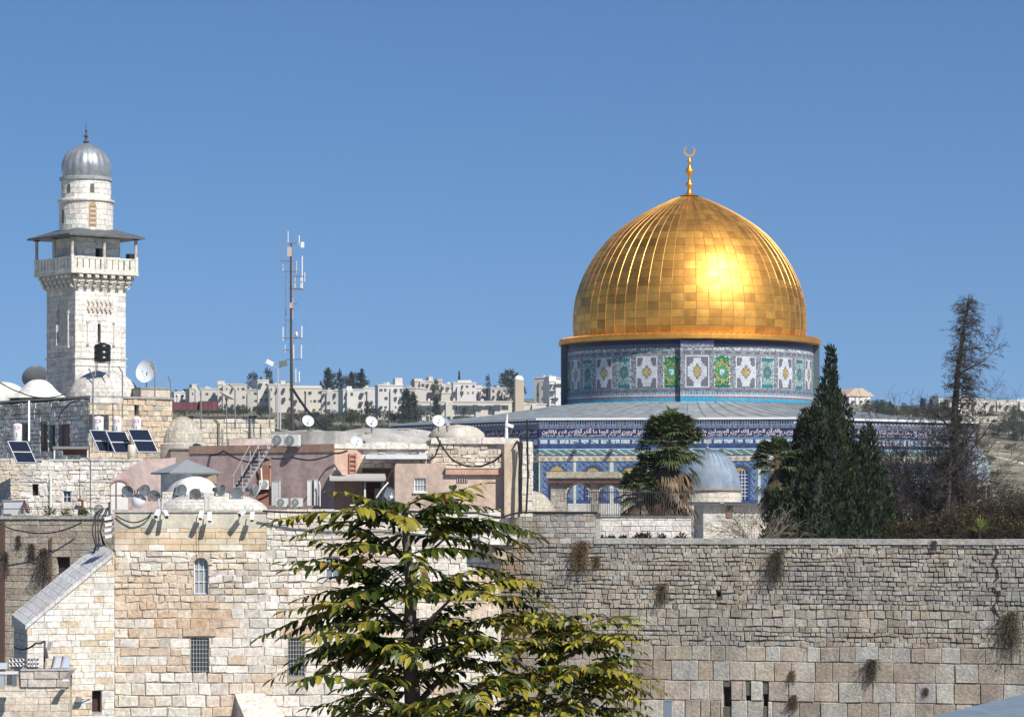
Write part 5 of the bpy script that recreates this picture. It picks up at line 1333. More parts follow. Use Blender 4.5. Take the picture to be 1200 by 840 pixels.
# solar panels with their tanks
sp = thing("solar_panel", "solar", "solar panel")
mb = MB(); Mt = xf(48); L = 1.75
for (a, b_) in ((0, .49), (.51, 1)):
    y0, y1 = a*L, b_*L; mb.add([Mt @ Vector(p) for p in ((-.62, y0+.03, .05), (.62, y0+.03, .05), (.62, y1-.03, .05), (-.62, y1-.03, .05))], [(0,1,2,3)], (.012,.016,.03))
for k in range(-3, 4): mb.add([Mt @ Vector(p) for p in ((k*.17-.004, .03, .054), (k*.17+.004, .03, .054), (k*.17+.004, L-.03, .054), (k*.17-.004, L-.03, .054))], [(0,1,2,3)], (.05,.06,.08))
mb.build("collector", M("collector_glass", None, .18, spec=.7), sp)
mb = MB()
for (a, b_, c, d) in ((-.66, 0, -.62, L), (.62, 0, .66, L), (-.62, 0, .62, .035), (-.62, L-.035, .62, L), (-.62, L*.485, .62, L*.515)):
    mb.obox(Mt @ Vector(((a+c)/2, (b_+d)/2, .03)), (c-a, d-b_, .09), Mt, (.62,.63,.64))
mb.build("frame", m_gloss, sp)
mb = MB()
for x in (-.5, .5): e = Mt @ Vector((x, L*.93, 0)); mb.tube([e, (x, e.y, 0)], .025, 5, (.3,.3,.3))
mb.build("stand", m_paint, sp)
for i, (px, py, Y, rz, sc, lb) in enumerate(((31,543,172.8,38,.95,"lone tilted solar panel beside the single white tank near the dark doorways"),(127,530,183,36,1,"solar panel standing before the first tank of the three"),(146,531.5,182.4,36,1,"middle solar panel of the row beneath the pink ringed tanks"),(173,530.5,182,36,1.05,"last solar panel of the row, widest seen and next to the stone dome"))):
    o = sp if i == 0 else copy_tree(sp); place(o, P(px, py, Y), R(rz), 0, sc, lb, "solar panels on the old roofs")
tk = thing("boiler_tank", "tank", "water tank")
mb = MB(); mb.lathe([(0,0),(.25,0),(.27,.03),(.27,1.1),(.24,1.16),(0,1.2)], n=24, col=(.74,.74,.72)); mb.build("cylinder", m_gloss, tk, smooth=True)
mb = MB(); n = 16
for k in range(n):
    a0, a1 = 2*math.pi*k/n, 2*math.pi*(k+1)/n
    pts = [(.19*q*math.cos(a)+0, -.278, .93+.09*q*math.sin(a)) for q, a in ((1, a0), (1, a1), (.68, a1), (.68, a0))]; mb.add(pts, [(0,1,2,3)], (.62,.10,.20))
mb.build("ring_mark", m_paint, tk)
mb = MB(); mb.box((-.03, -.276, .35), (.03, -.272, .62), (.25,.25,.3)); mb.build("label_strip", m_paint, tk)
for i, (px, py, Y, lb) in enumerate(((20.5,519,176,"white boiler tank standing alone near the rusty dark doorways"),(115.5,514,186,"tall white tank without a clear ring, first beside the sunlit corner"),(137.5,510.5,186,"white tank with a pink ring between two others"),(160.5,510.5,186,"white pink ringed tank nearest the stone dome"))):
    o = tk if i == 0 else copy_tree(tk); place(o, P(px, py, Y), 0, 0, .95 if i != 1 else 1.15, lb, "white solar boiler tanks")
for lb, px, y0, y1, Y, r in (("squat cream cylinder standing among the solar panels",154.5,521,540,179,.24),):
    t = thing("water_cylinder", lb, "water tank", P(px, y1, Y)); mb = MB(); mb.lathe([(0,0),(r,0),(r,(y1-y0)/F0*Y-.06),(r*.9,(y1-y0)/F0*Y),(0,(y1-y0)/F0*Y)], P(px, y1, Y), 20, col=(.66,.58,.48)); mb.build("cylinder", m_paint, t, smooth=True)
    mb = MB(); mb.lathe([(.05,0),(.05,.1)], P(px, y0, Y), 8, col=(.2,.2,.2)); mb.build("valve", m_paint, t)
# black tank on its stand
t = thing("black_tank", "black plastic water tank on thin legs before the minaret", "water tank", P(120, 437, 200))
b = P(120, 424, 200); mb = MB(); mb.lathe([(0,0),(.5,0),(.54,.05),(.54,.3),(.51,.32),(.54,.36),(.54,.66),(.51,.68),(.54,.72),(.54,1.0),(.48,1.12),(.2,1.2),(.2,1.25),(0,1.25)], b, 28, col=(.012,.012,.013)); mb.build("tank", m_gloss, t, smooth=True)
for dx, dy in ((-.4,-.3),(.4,-.3),(.4,.4),(-.4,.4)): q = MB(); q.tube([b+Vector((dx, dy, -.02)), b+Vector((dx*1.1, dy, -.95))], .035, 5, (.3,.3,.3)); q.build("leg", m_paint, t)
q = MB(); q.box((b.x-.5, b.y-.4, b.z-.07), (b.x+.5, b.y+.5, b.z-.003), (.35,.35,.34)); q.build("platform", m_paint, t)

# bent fence posts
for i, (px, y0, y1, dx, Y) in enumerate(((109,434,505,-5,188),(143.5,431,490,-4.5,190),(181.5,429,466,-5,194),(200,442,482,-3,195),(235.5,453,503,-5,196),(275.5,451,503,-8,196),(316,453,502,-3,195))):
    a, b_, c = P(px, y1, Y), P(px, y0+6, Y), P(px+dx, y0-2, Y)
    lb = ["bent topped steel post at the sunlit house corner","bent steel post in front of the big roof dome","bent steel post under the big pale dish","short bent steel post at the roof parapet end","bent steel post by the red awnings","bent steel post behind the upturned dish","bent steel post beside the floodlight pole"][i]
    t = thing("bent_post", lb, "post", a, "bent steel fence posts"); mb = MB(); mb.tube([a, b_, c], .045, 6, (.20,.20,.21)); mb.build("shaft", m_paint, t)
# floodlight pole
t = thing("floodlight_pole", "slender pole with a white camera and a dark floodlight by the mast", "pole", P(326, 503, 193))
mb = MB(); mb.tube([P(325.5, 503, 193), P(325.5, 430, 193)], .05, 6, (.4,.4,.4)); mb.tube([P(328.5, 503, 193), P(328.5, 462, 193)], .04, 6, (.5,.5,.5)); mb.build("shaft", m_paint, t)
mb = MB(); mb.obox(P(316.5, 425, 193), (.5,.25,.28), Matrix.Rotation(R(28), 3, 'Y'), (.70,.70,.70)); mb.tube([P(318, 427, 193), P(325, 432, 193)], .03, 5, (.3,.3,.3)); mb.build("camera", m_gloss, t)
mb = MB(); mb.obox(P(332, 426, 193), (.5,.2,.34), Matrix.Rotation(R(-8), 3, 'Y'), (.14,.15,.12)); mb.tube([P(331, 429, 193), P(326, 431, 193)], .03, 5, (.3,.3,.3)); mb.build("floodlight", m_gloss, t)
# antenna mast
AM = 196; a0 = P(343, 505, AM)
t = thing("antenna_mast", "tall thin mast crowded with whip and panel antennas against the sky", "antenna mast", a0)
pz = lambda y: P(343, y, AM)
mb = MB(); mb.tube([pz(505), P(341.3, 400, AM), P(341.3, 285, AM)], [.10, .07, .05], 8, (.07,.06,.06))
for k in range(40):
    y = 500-k*5.2; mb.tube([P(341.3-1.2, y, AM), P(341.3+1.5, y-2.5, AM)], .02, 4, (.13,.11,.1)); mb.tube([P(341.3+1.5, y-2.5, AM), P(341.3-1.2, y-5, AM)], .02, 4, (.13,.11,.1))
mb.tube([P(342.6, 500, AM), P(342.3, 300, AM)], .025, 5, (.3,.25,.23)); mb.tube([P(340.2, 470, AM), P(340.2, 290, AM)], .025, 5, (.12,.1,.1)); mb.build("lattice", m_paint, t)
for (y, xa, xb) in ((285,337,355),(306,328,343),(318,331,349),(324,343,357),(338,338,354),(339,341,356),(356,338,349),(375,334,343),(396,331,354),(410,333,342),(421,335,353),(448,335,346)):
    q = MB(); q.tube([P(xa, y, AM), P(xb, y, AM)], .028, 5, (.16,.15,.15)); q.build("crossbar", m_paint, t)
for (x, ya, yb, w, c) in ((328.5,306,255,.02,(.25,.25,.27)),(337.5,285,271,.035,(.6,.6,.6)),(350.5,287,276,.04,(.65,.65,.65)),(354,338,300,.045,(.66,.66,.66)),(352.5,339,325,.04,(.66,.66,.66)),(357,330,319,.035,(.6,.6,.6)),(345.5,338,325,.035,(.6,.6,.6)),(347.5,320,306,.03,(.55,.55,.55)),(331.5,318,310,.035,(.6,.6,.6)),(335,400,320,.022,(.2,.2,.22)),
                          (331.5,399,383,.04,(.65,.65,.65)),(353.5,396,382,.045,(.68,.68,.68)),(344,421,404,.04,(.66,.66,.66)),(353,420,404,.045,(.68,.68,.68)),(334,413,404,.03,(.6,.6,.6)),(346.5,448,432,.04,(.66,.66,.66)),(350.5,448,435,.045,(.68,.68,.68)),(342.5,375,350,.05,(.5,.42,.38))):
    q = MB(); q.tube([P(x, ya, AM+.3), P(x, yb, AM+.3)], w, 6, c); q.build("whip_antenna", m_paint, t)
q = MB(); q.obox(P(354.5, 287, AM), (.22,.2,.36), None, (.68,.68,.67)); q.obox(P(350, 285, AM), (.2,.1,.1), None, (.3,.3,.3)); q.build("panel_antenna", m_gloss, t)
q = MB(); q.obox(P(339.3, 295, AM), (.3,.15,.6), None, (.50,.38,.34)); q.build("panel_antenna", m_gloss, t)
q = MB(); q.lathe([(0,.1),(.16,.06),(.2,0),(.16,-.06),(0,-.1)], P(347.5, 392, AM), 16, Matrix.Rotation(R(90), 3, 'Y'), (.68,.68,.68)); q.tube([P(343, 393, AM), P(347, 392, AM)], .03, 5, (.4,.4,.4)); q.build("drum_antenna", m_gloss, t)
q = MB(); q.obox(P(341.5, 358, AM), (.25,.2,.35), None, (.45,.36,.32)); q.build("panel_antenna", m_gloss, t)
for (xa, ya, xb, yb, lb, r) in ((341,330,398,505,"fine guy wire slanting from the mast towards the vault roof",.008),(341,300,290,340,"fine guy wire leaving the upper mast over open sky",.006)):
    cable([P(xa, ya, AM), P(xb, yb, AM-4)], r, lb, "guy_wire", m_metal, 0, "wire")
cable([P(343, 456, 195), P(371, 494, 186), P(389, 506, 181), P(402, 520, 175)], .09, "thick black cable sloping from the mast foot over the vault roof", sag=.1)

# metal stair
t = thing("metal_stair", "steep grey metal stair with thin handrails against the pink wall", "stair", P(285, 578, 169.5))
Ys = 169.5
for (xa, ya, xb, yb, dy) in ((284,577,317,523,-.35),(274,573,304,527,.45)):
    q = MB(); a, b_ = P(xa, ya, Ys)+Vector((0, dy, 0)), P(xb, yb, Ys)+Vector((0, dy, 0)); d = (b_-a).normalized(); Mq = d.to_track_quat('X', 'Z').to_matrix(); q.obox((a+b_)/2, ((b_-a).length, .06, .16), Mq, (.34,.34,.35)); q.build("stringer", m_paint, t)
for k in range(11):
    f = (k+.5)/11; a, b_ = P(lerp(284,317,f), lerp(577,523,f), Ys)+Vector((0, -.33, .02)), P(lerp(274,304,f), lerp(573,527,f), Ys)+Vector((0, .45, .02)); q = MB()
    q.obox((a+b_)/2, ((b_-a).length+.1, .24, .05), (Vector((b_.x-a.x, b_.y-a.y, 0))).to_track_quat('X', 'Z').to_matrix(), (.10,.10,.10)); q.build("tread", m_paint, t)
for dy, xo in ((-.4, 0), (.45, -12)):
    q = MB(); q.tube([P(284+xo, 558, Ys)+Vector((0, dy, 0)), P(309+xo, 512, Ys)+Vector((0, dy, 0)), P(318+xo, 512, Ys)+Vector((0, dy, 0))], .022, 5, (.5,.5,.5))
    for k in range(4): f = k/3; q.tube([P(lerp(285,314,f)+xo, lerp(560,512,f), Ys)+Vector((0, dy, 0)), P(lerp(285,314,f)+xo, lerp(576,528,f), Ys)+Vector((0, dy, 0))], .02, 5, (.5,.5,.5))
    q.build("handrail", m_paint, t)
# boards, shutters, pipes against the pink wall
def panel(name, label, px0, y0, px1, y1, Y, az, col, cat, extra=None, d=.08):
    F = Frame.at((px0+px1)/2, Y, az); r = F.rect(px0, y0, px1, y1); t = thing(name, label, cat, F.pt((r[0]+r[2])/2, r[1], 0)); q = MB(F); q.box((r[0], r[1], 0), (r[2], r[3], d), col); q.build("panel", m_paint, t)
    q = MB(F); q.box((r[0]-.03, r[1], -.02), (r[0]-.002, r[3]+.03, d+.02), mixc(col, (.3,.3,.3), .4)); q.box((r[2]+.002, r[1], -.02), (r[2]+.03, r[3]+.03, d+.02), mixc(col, (.3,.3,.3), .4)); q.box((r[0]-.001, r[3]+.002, -.02), (r[2]+.001, r[3]+.03, d+.02), mixc(col, (.3,.3,.3), .4)); q.build("edge_frame", m_paint, t)
    return t
panel("board", "tall white board leaning beside the low air conditioners", 320, 564, 328, 592, 168.6, -25, (.70,.69,.66), "board")
panel("folding_shutter", "white folding shutter leaf on the pink wall, nearer the stair", 361, 563, 365, 592, 168.3, -10, (.70,.69,.66), "shutter")
panel("folding_shutter", "white folding shutter leaf on the pink wall, nearer the awning", 369, 562, 372, 592, 168.2, -10, (.70,.69,.66), "shutter")
panel("door_screen", "dark slatted screen between the white shutter leaves", 365.5, 563, 368.7, 592, 168.4, -10, (.10,.10,.10), "screen")
cable([P(375, 593, 167.8), P(375, 568, 167.8), P(374, 564, 167.8)], .035, "thin white pipe beside the folding shutter", "white_pipe", m_white, cat="pipe")
cable([P(316.5, 592, 169), P(316.5, 538, 169), P(307, 537, 170), P(305, 560, 170.5)], .07, "copper coloured pipe bent over the stair landing", "copper_pipe", M("copper_paint", (.42,.22,.13), .6), cat="pipe")
cable([P(306, 548, 168), P(307, 566, 168), P(303, 576, 168), P(298, 580, 168)], .04, "white looped hose beside the stair box unit", "white_hose", m_white, cat="hose")
F = Frame.at(307, 170.6, 5); r = F.rect(300,545,316,592); q = MB(F); q.box((r[0], r[1], -.5), (r[2], r[3], 0), (.26,.13,.09)); q.build("brown_partition", m_plaster, label="dark brown partition wall under the stair landing", cat="partition")

# floodlights
def floodlight():
    t = thing("floodlight", "floodlight", "floodlight")
    My = Matrix.Rotation(R(90), 3, 'X')                         # axis towards -Y
    mb = MB(); mb.lathe([(.0,-.34),(.12,-.34),(.15,-.2),(.26,-.05),(.33,.12),(.34,.16),(.32,.16),(.31,.12)], n=24, M=My, col=(.26,.27,.27)); mb.build("housing", m_gloss, t, smooth=True)
    mb = MB(); mb.lathe([(.0,.05),(.15,.08),(.31,.13)], n=24, M=My, col=(.40,.42,.43)); mb.build("lens", M("lamp_lens", (.25,.27,.29), .15, .6), t, smooth=True)
    mb = MB(); mb.box((-.37, -.05, -.3), (-.34, .05, .05), (.1,.1,.1)); mb.box((.34, -.05, -.3), (.37, .05, .05), (.1,.1,.1)); mb.box((-.37, -.06, -.33), (.37, .06, -.302), (.1,.1,.1)); mb.obox((0,.33,-.03), (.2,.22,.2), None, (.07,.07,.07)); mb.build("bracket", m_paint, t)
    return t
fl = floodlight()
for i, (px, py, rz, rx, sc, lb) in enumerate(((150.5,575,-12,12,.95,"grey floodlight directly over the white arched door"),(168,574,32,10,.95,"floodlight turned aside just above the covered white lamp"),(181.5,579.5,-4,20,.95,"floodlight tilted lowest beside the round white lamp cover"),(211,574,38,8,.95,"side turned floodlight below the pavilion wall"),
      (230,577.5,-8,25,.95,"floodlight tipped downward before the small white dome"),(257.5,574,55,8,.95,"dark floodlight seen from its side beyond the small white dome"),(277,577,12,12,.95,"pale lensed floodlight near the stair foot"),(297,573.5,70,5,.95,"last floodlight of the row, turned away below the stair box unit"))):
    o = fl if i == 0 else copy_tree(fl); place(o, P(px, py, 157.5), R(rz), R(rx), sc, lb, "floodlights along the plastered parapet")
t = thing("covered_lamp", "white globe lamp under a dark hood beneath the floodlight row", "lamp", P(162, 595, 156.5))
mb = MB(); mb.lathe([(0,-.35),(.22,-.28),(.34,-.1),(.38,.1),(.36,.2)], P(162, 588, 156.5), 20, Matrix.Rotation(R(20), 3, 'Y'), (.70,.71,.74)); mb.build("globe", m_gloss, t, smooth=True)
mb = MB(); mb.lathe([(.37,.2),(.3,.32),(.12,.4),(0,.42)], P(162, 588, 156.5), 20, Matrix.Rotation(R(20), 3, 'Y'), (.06,.07,.09)); mb.build("hood", m_gloss, t, smooth=True)
t = thing("lamp_rail", "dark pipe rail and post carrying the first floodlights", "rail", P(136, 598, 157.8))
mb = MB(); mb.tube([P(125.5, 580.5, 157.8), P(171, 580.5, 157.8)], .035, 6, (.12,.12,.13)); mb.build("rail", m_paint, t); mb = MB(); mb.tube([P(136, 599, 157.8), P(136, 564, 157.8)], .04, 6, (.15,.14,.14)); mb.build("post", m_paint, t)
for i, (px, w) in enumerate(((188, 4), (242.5, 4.5), (290, 3))):
    t = thing("camera_bracket", ["paired metal bracket above the first two parapet cameras","paired metal bracket above the middle parapet cameras","low metal bracket over the last parapet cameras"][i], "bracket", P(px, 598, 156))
    for s_ in (-1, 1): q = MB(); q.tube([P(px+s_*w/2, 599, 155.6), P(px+s_*w/2, [584, 581, 594][i], 155.6)], .05, 6, (.5,.5,.5)); q.build("upright", m_paint, t)
    q = MB(); q.tube([P(px-w/2, 598.5, 155.3), P(px+w/2, 598.5, 155.3)], .04, 6, (.35,.35,.35)); q.build("crossbar", m_paint, t)
def cctv():
    t = thing("security_camera", "camera", "camera")
    mb = MB(); mb.obox((0, -.12, 0), (.2,.5,.2), None, (.68,.68,.66)); mb.obox((0, -.12, .12), (.25,.58,.03), None, (.62,.62,.6)); mb.build("housing", m_gloss, t)
    mb = MB(); mb.obox((0, -.39, 0), (.16,.06,.16), None, (.04,.04,.05)); mb.build("lens", m_gloss, t)
    mb = MB(); mb.tube([(0,.1,0),(0,.3,.2),(0,.45,.22)], .035, 5, (.4,.4,.4)); mb.build("arm", m_paint, t); return t
cc = cctv()
for i, (px, py, rz, rx, lb) in enumerate(((185.5,600.5,-20,40,"white camera hanging below the first bracket, the plainer of its pair"),(193.5,601.5,25,35,"dark faced camera beside the first bracket"),(236.5,602,-15,50,"pointing down camera at the middle bracket, nearer the covered lamp"),(245.5,604,10,60,"steepest down camera at the middle bracket"),(285,599.5,-35,30,"small dark camera on the last bracket"),(296,603.5,-5,55,"drooping camera at the end of the plastered parapet"))):
    o = cc if i == 0 else copy_tree(cc); place(o, P(px, py, 154.3), R(rz), R(rx), .85, lb, "security cameras on the plastered parapet")
for i, y in enumerate((607, 614, 620.5, 628)):
    o = copy_tree(cc); place(o, P(128+.6*(i % 2), y, 153.3), R(-70), R(10), .7, "small white camera of the stack beside the black hose bundle", "camera stack at the building corner")
# hose bundle and cables
for i in range(5):
    x = 109+i*3.1+rnd.uniform(-1, 1); cable([P(x+6, 598-i, 158), P(x+1, 603+i, 156.5), P(x-2+3*math.sin(i), 622, 156), P(x+2, 640, 155.6), P(x-1, 648, 155.5)] , .035, "black hose of the tangled bundle falling behind the building corner", sag=0, group="black hoses at the building corner", name="hose", cat="hose")
cable([P(136, 604, 154.6), P(155, 612, 154.5), P(170, 608, 154.5), P(178, 600, 154.6)], .035, "slack black cable looped across the grey render", sag=.05)
cable([P(308, 598.5, 154.4), P(380, 600, 154.2), P(470, 598, 154.2), P(560, 601, 154.2), P(588, 606, 154.2)], .05, "long black cable lying along the rubble parapet behind the tree", sag=.04)
cable([P(588, 606, 154.2), P(600, 602, 160), P(612, 600, 163.5), P(700, 600.5, 167)], .06, "black cable running on over the raised grey parapet", sag=0)
cable([P(233, 612, 154.6), P(233, 650, 154.6)], .015, "thin plumb cable over the plaster strip above the arched window", sag=0)
cable([P(318, 537, 168.5), P(340, 535, 169), P(365, 539, 170), P(392, 531, 171.6), P(407, 528, 171.3)], .05, "wavy dark cable across the shaded pink wall", sag=.05)
cable([P(226, 530, 178), P(245, 533, 177), P(262, 528, 175), P(290, 541, 172), P(316, 538, 169)], .045, "dark cable drooping below the low dark edged roof", sag=.1)
cable([P(463, 542, 167), P(455, 560, 166.5), P(448, 580, 166), P(438, 592, 165.8)], .06, "bundle of dark cables slanting beside the white doorway", sag=.05)
cable([P(441, 583, 165.9), P(447, 574, 165.9), P(455, 565, 166)], .04, "white cable curling beside the dark small dish", "white_cable", m_white, cat="cable")
cable([P(512, 511, 172.6), P(517, 520, 172.5), P(530, 538, 172.3), P(548, 546, 172.2)], .06, "black cable dropping from the paired dishes onto the patched wall", sag=.06)
cable([P(548, 546, 172.2), P(572, 543, 171), P(592, 528, 169), P(606, 517, 166.6)], .06, "black cable rising from the patched wall up to the corner pier", sag=.12)
cable([P(516, 516, 172.8), P(510, 534, 172.8), P(500, 540, 172.8)], .05, "short black cable hugging the joint of the two upper walls", sag=.05)
for i, (xa, xb, ya) in enumerate(((609.5, 608.5, 517), (607, 611, 517), (612, 610, 519), (617.5, 616.5, 492))):
    cable([P(xa, ya, 166.6), P((xa+xb)/2+(1.5 if i % 2 else -1), 560, 166.5), P(xb, 602, 166.4)], .05 if i != 3 else .06, ["straight thick black cable down the corner pier","black cable crossing leftward down the corner pier","thin inner black cable of the corner pier","tall black pole cable rising above the corner pier"][i], sag=0)
cable([P(100, 535, 171), P(106, 540, 171), P(106, 600, 169.5)], .03, "thin dark aerial pole before the rubble house", "aerial_pole", m_dark, 0, "pole")
cable([P(93.5, 548, 173), P(93.5, 585, 173)], .02, "hair thin wire running down the rubble house", sag=0)
cable([P(-3, 446, 198), P(25, 460, 196.5), P(50, 466, 195), P(78, 461, 196)], .04, "sagging black cable below the whitewashed roof domes", sag=.08)
cable([P(68, 492, 186), P(76, 478, 187), P(90, 470, 187), P(104, 468, 187.5)], .05, "curved black cable climbing the shaded house wall", sag=-.1)
cable([P(34, 517, 180), P(34, 470, 183)], .06, "white downpipe at the edge of the shaded house wall", "white_downpipe", m_white, 0, "pipe")
cable([P(0, 612, 165), P(20, 621, 165), P(60, 624, 165), P(96, 612, 165)], .04, "slack black cable hung across the half shaded rear wall", sag=.08)
t = thing("roof_camera_post", "white post with a loudspeaker and camera arm beside the corner pier", "post", P(593.5, 514, 170))
q = MB(); q.tube([P(593.5, 514, 170), P(593.5, 496, 170), P(594.5, 485, 170)], [.1,.08,.04], 8, (.70,.69,.67)); q.build("post", m_gloss, t); q = MB(); q.obox(P(597.5, 498.5, 170), (.42,.22,.18), Matrix.Rotation(R(18), 3, 'Y'), (.70,.70,.7)); q.build("camera", m_gloss, t)
# silver water heater lying on the terrace
t = thing("water_heater", "silver box heater with a dark round end on the terrace", "water heater", P(18, 603, 168.5))
F = Frame.at(16, 168.5, -8); r = F.rect(4,587,25,602); q = MB(F); q.prism([(r[0], r[1]), (r[2], r[1]), (r[2]+.1, r[3]-.1), (r[2]-.1, r[3]), (r[0], r[3])], -1, 0, (.50,.52,.54)); q.build("casing", m_gloss, t)
q = MB(F); q.box((r[0]-.05, r[3]+.003, -1.05), (r[2], r[3]+.06, .05), (.28,.29,.3)); q.build("lid", m_gloss, t)
q = MB(); q.lathe([(0,0),(.3,0),(.33,.05),(.33,.1)], P(29, 594, 168.2), 18, Matrix.Rotation(R(70), 3, 'Y'), (.13,.06,.05)); q.build("tank_end", m_paint, t)
# terrace odds: low table roof near doors
FT = Frame.at(82, 180, 5); r = FT.rect(62,523,104,526); t = thing("lean_to_roof", "low rusty lean to roof on pale legs before the dark doorways", "roof", FT.pt(*FT.hit(83, 540), 0))
q = MB(FT); q.box((r[0], r[1], -1.6), (r[2], r[3], .2), (.20,.19,.18)); q.build("sheet", m_paint, t); q = MB(FT); q.box((r[0]+.5, r[1]-.32, -1.5), (r[2], r[1]-.003, -1.4), (.16,.07,.05)); q.build("fascia", m_paint, t)
for px in (64, 103): u = FT.hit(px, 530)[0]; q = MB(FT); q.box((u-.04, FT.hit(px, 545)[1], .05), (u+.04, r[1]-.002, .13), (.6,.6,.58)); q.build("leg", m_paint, t)

# projectors on the ledge
lz_ = zl+.045
def ledge(px, w=-.5): u = HF.hit(px, 785)[0]; return HF.pt(u, lz_, w)
for i, (px, lb) in enumerate(((15, "four lamp projector cluster at the outer end of the ledge"), (23.5, "four lamp projector cluster standing second on the ledge"), (34, "turned projector cluster beside the camera pole"), (40.5, "half hidden projector cluster touching the camera pole"))):
    c = ledge(px); t = thing("projector_cluster", lb, "projector", c, "projector clusters on the ledge")
    for dx in (-.085, .085):
        for dz in (.22, .43):
            q = MB(); Mq = Matrix.Rotation(R(90), 3, 'X') @ Matrix.Rotation(R(-20 if i < 2 else 35), 3, 'Y'); q.lathe([(.0,-.14),(.06,-.12),(.095,.1),(.095,.12),(.075,.08),(0,.02)], c+Vector((dx, -.1, dz)), 16, Mq, (.62,.62,.6)); o = q.build("lamp", m_gloss, t, smooth=True)
            q = MB(); q.lathe([(.045,.07),(0,.06)], c+Vector((dx, -.1, dz)), 12, Mq, (.05,.05,.05)); q.build("bulb", m_gloss, o)
    q = MB(); q.box((c.x-.16, c.y-.02, c.z), (c.x+.16, c.y+.1, c.z+.1), (.3,.3,.3)); q.build("foot", m_paint, t)
c = ledge(51); t = thing("camera_pole", "short dark pole with drooping cameras and a slack cable over the ledge", "pole", c)
q = MB(); q.tube([c, c+Vector((.02, 0, 1.35))], .05, 6, (.1,.1,.1)); q.build("shaft", m_paint, t)
q = MB(); q.obox(c+Vector((.25, -.1, 1.1)), (.16,.2,.42), Matrix.Rotation(R(15), 3, 'Y'), (.30,.30,.3)); q.build("camera", m_gloss, t); q = MB(); q.obox(c+Vector((.1, -.1, .75)), (.14,.16,.5), Matrix.Rotation(R(-12), 3, 'Y'), (.08,.08,.08)); q.build("camera", m_gloss, t)
cable([P(17, 758, 150), P(30, 760, 149), P(42, 753, 148.4), tuple(c+Vector((.02, 0, 1.35)))], .05, "thick slack cable running to the camera pole on the ledge", sag=.06)
for i, (px, lb) in enumerate(((65, "grey wedge shaped projector on the ledge beside the bluish one"), (75, "bluish glassed wedge projector nearest the ledge end"))):
    c = ledge(px); t = thing("wedge_projector", lb, "projector", c); q = MB(Frame(c, 25)); q.prism([(-.2, c.z), (.2, c.z), (.3, c.z+.6), (-.05, c.z+.6)], -.3, 0, (.36,.37,.40)); q.build("case", m_gloss, t); q = MB(Frame(c, 25)); q.prism([(-.15, c.z+.05), (.17, c.z+.05), (.26, c.z+.55), (0, c.z+.55)], .003, .03, (.42,.47,.56) if i else (.5,.5,.52)); q.build("glass", m_gloss, t)
F = Frame.at(81, 147.3, 4); a = [F.hit(x, y) for x, y in ((74,795),(80,795),(88,785),(82,785))]; q = MB(F); q.prism([a[0], a[1], a[2], a[3]], 0, .12, (.22,.19,.18)); t = thing("tilted_plate", "small tilted dark plate with a white lip at the ledge end", "plate", F.pt(a[0][0], a[0][1], 0)); q.build("plate", m_paint, t); a = [F.hit(x, y) for x, y in ((73,797.5),(81,797.5),(81,795.3),(74,795.3))]; q = MB(F); q.prism(a, 0, .2, (.7,.7,.7)); q.build("lip", m_paint, t)
t = thing("floodlight_rack", "pale metal lamp rack sunk at the outer end of the ledge", "rack", P(10, 803, 146.8)); F = Frame.at(8, 146.8, 4)
for (x0, y0, x1, y1, cc_) in ((-4,776,9,783,(.5,.55,.58)),(-4,786,22,789,(.62,.62,.6)),(0,791,6,803,(.3,.38,.42)),(9,790,14,802,(.07,.08,.09)),(15,790,20,803,(.12,.14,.16))):
    r = F.rect(x0, y0, x1, y1); q = MB(F); q.box((r[0], r[1], 0), (r[2], r[3], .5), cc_); q.build("lamp_box", m_gloss, t)
t = thing("wall_lamp", "grey arm lamp on the white wing wall beside the dark opening", "lamp", GF.pt(*GF.hit(93, 820), .3)); r = GF.rect(87,815,97,821)
q = MB(GF); q.prism([(r[0], r[1]), (r[2]-.1, r[1]), (r[2], r[1]+.12), (r[0]+.1, r[3])], .1, .4, (.22,.24,.26)); q.build("head", m_gloss, t); e = GF.hit(106, 818); q = MB(GF); q.tube([(r[2]-.1, r[1]+.1, .25), (e[0], e[1], .05)], .03, 5, (.4,.35,.3)); q.build("arm", m_paint, t)
t = thing("spout", "dark green hanging lamp at the joint of wing and building", "lamp", BF.pt(*BF.hit(132, 825), .3)) ; r = BF.rect(129.5,819,133.5,830); q = MB(BF); q.lathe([(.05,.5),(.09,.4),(.09,.1),(.03,0)], BF.pt((r[0]+r[2])/2, r[1], .25)-BF.O+BF.O if False else (0,0,0), 8) if False else q.box((r[0], r[1], .1), (r[2], r[3], .3), (.08,.09,.06)); q.build("head", m_gloss, t); q = MB(BF); q.tube([((r[0]+r[2])/2, r[1], .2), ((r[0]+r[2])/2+.05, r[1]-1.5, .1)], .03, 5, (.1,.1,.09)); q.build("lead", m_paint, t)
t.name = "hanging_lamp"

# ------------------------------------------------------------------ esplanade buildings
# arcade
FQ = Frame.at(690, 205, -6); ra = FQ.rect(645, 566, 740, 668)
t = thing("arcade", "old stone arcade with two open pointed arches before the tiled shrine", "arcade", FQ.pt((ra[0]+ra[2])/2, -4, -.6))
arches = [FQ.rect(663.5,567,692,606), FQ.rect(701,569,727,606)]
topv = ra[3]
def arch_pts(a, n=12):
    u0, _, u1, v1 = a; r = (u1-u0)/2; cu = (u0+u1)/2; sp_ = v1-r*1.12
    L_ = []
    for i in range(n+1):
        th = math.pi*i/n; L_.append((cu+r*math.cos(th), sp_+r*1.12*math.sin(th)**.9))
    return L_, sp_
mb = MB(FQ); AC_ = palette([((.36,.33,.29), 4), ((.30,.28,.25), 3), ((.43,.39,.33), 2)]); edges = [ra[0], arches[0][0], arches[0][2], arches[1][0], arches[1][2], ra[2]]
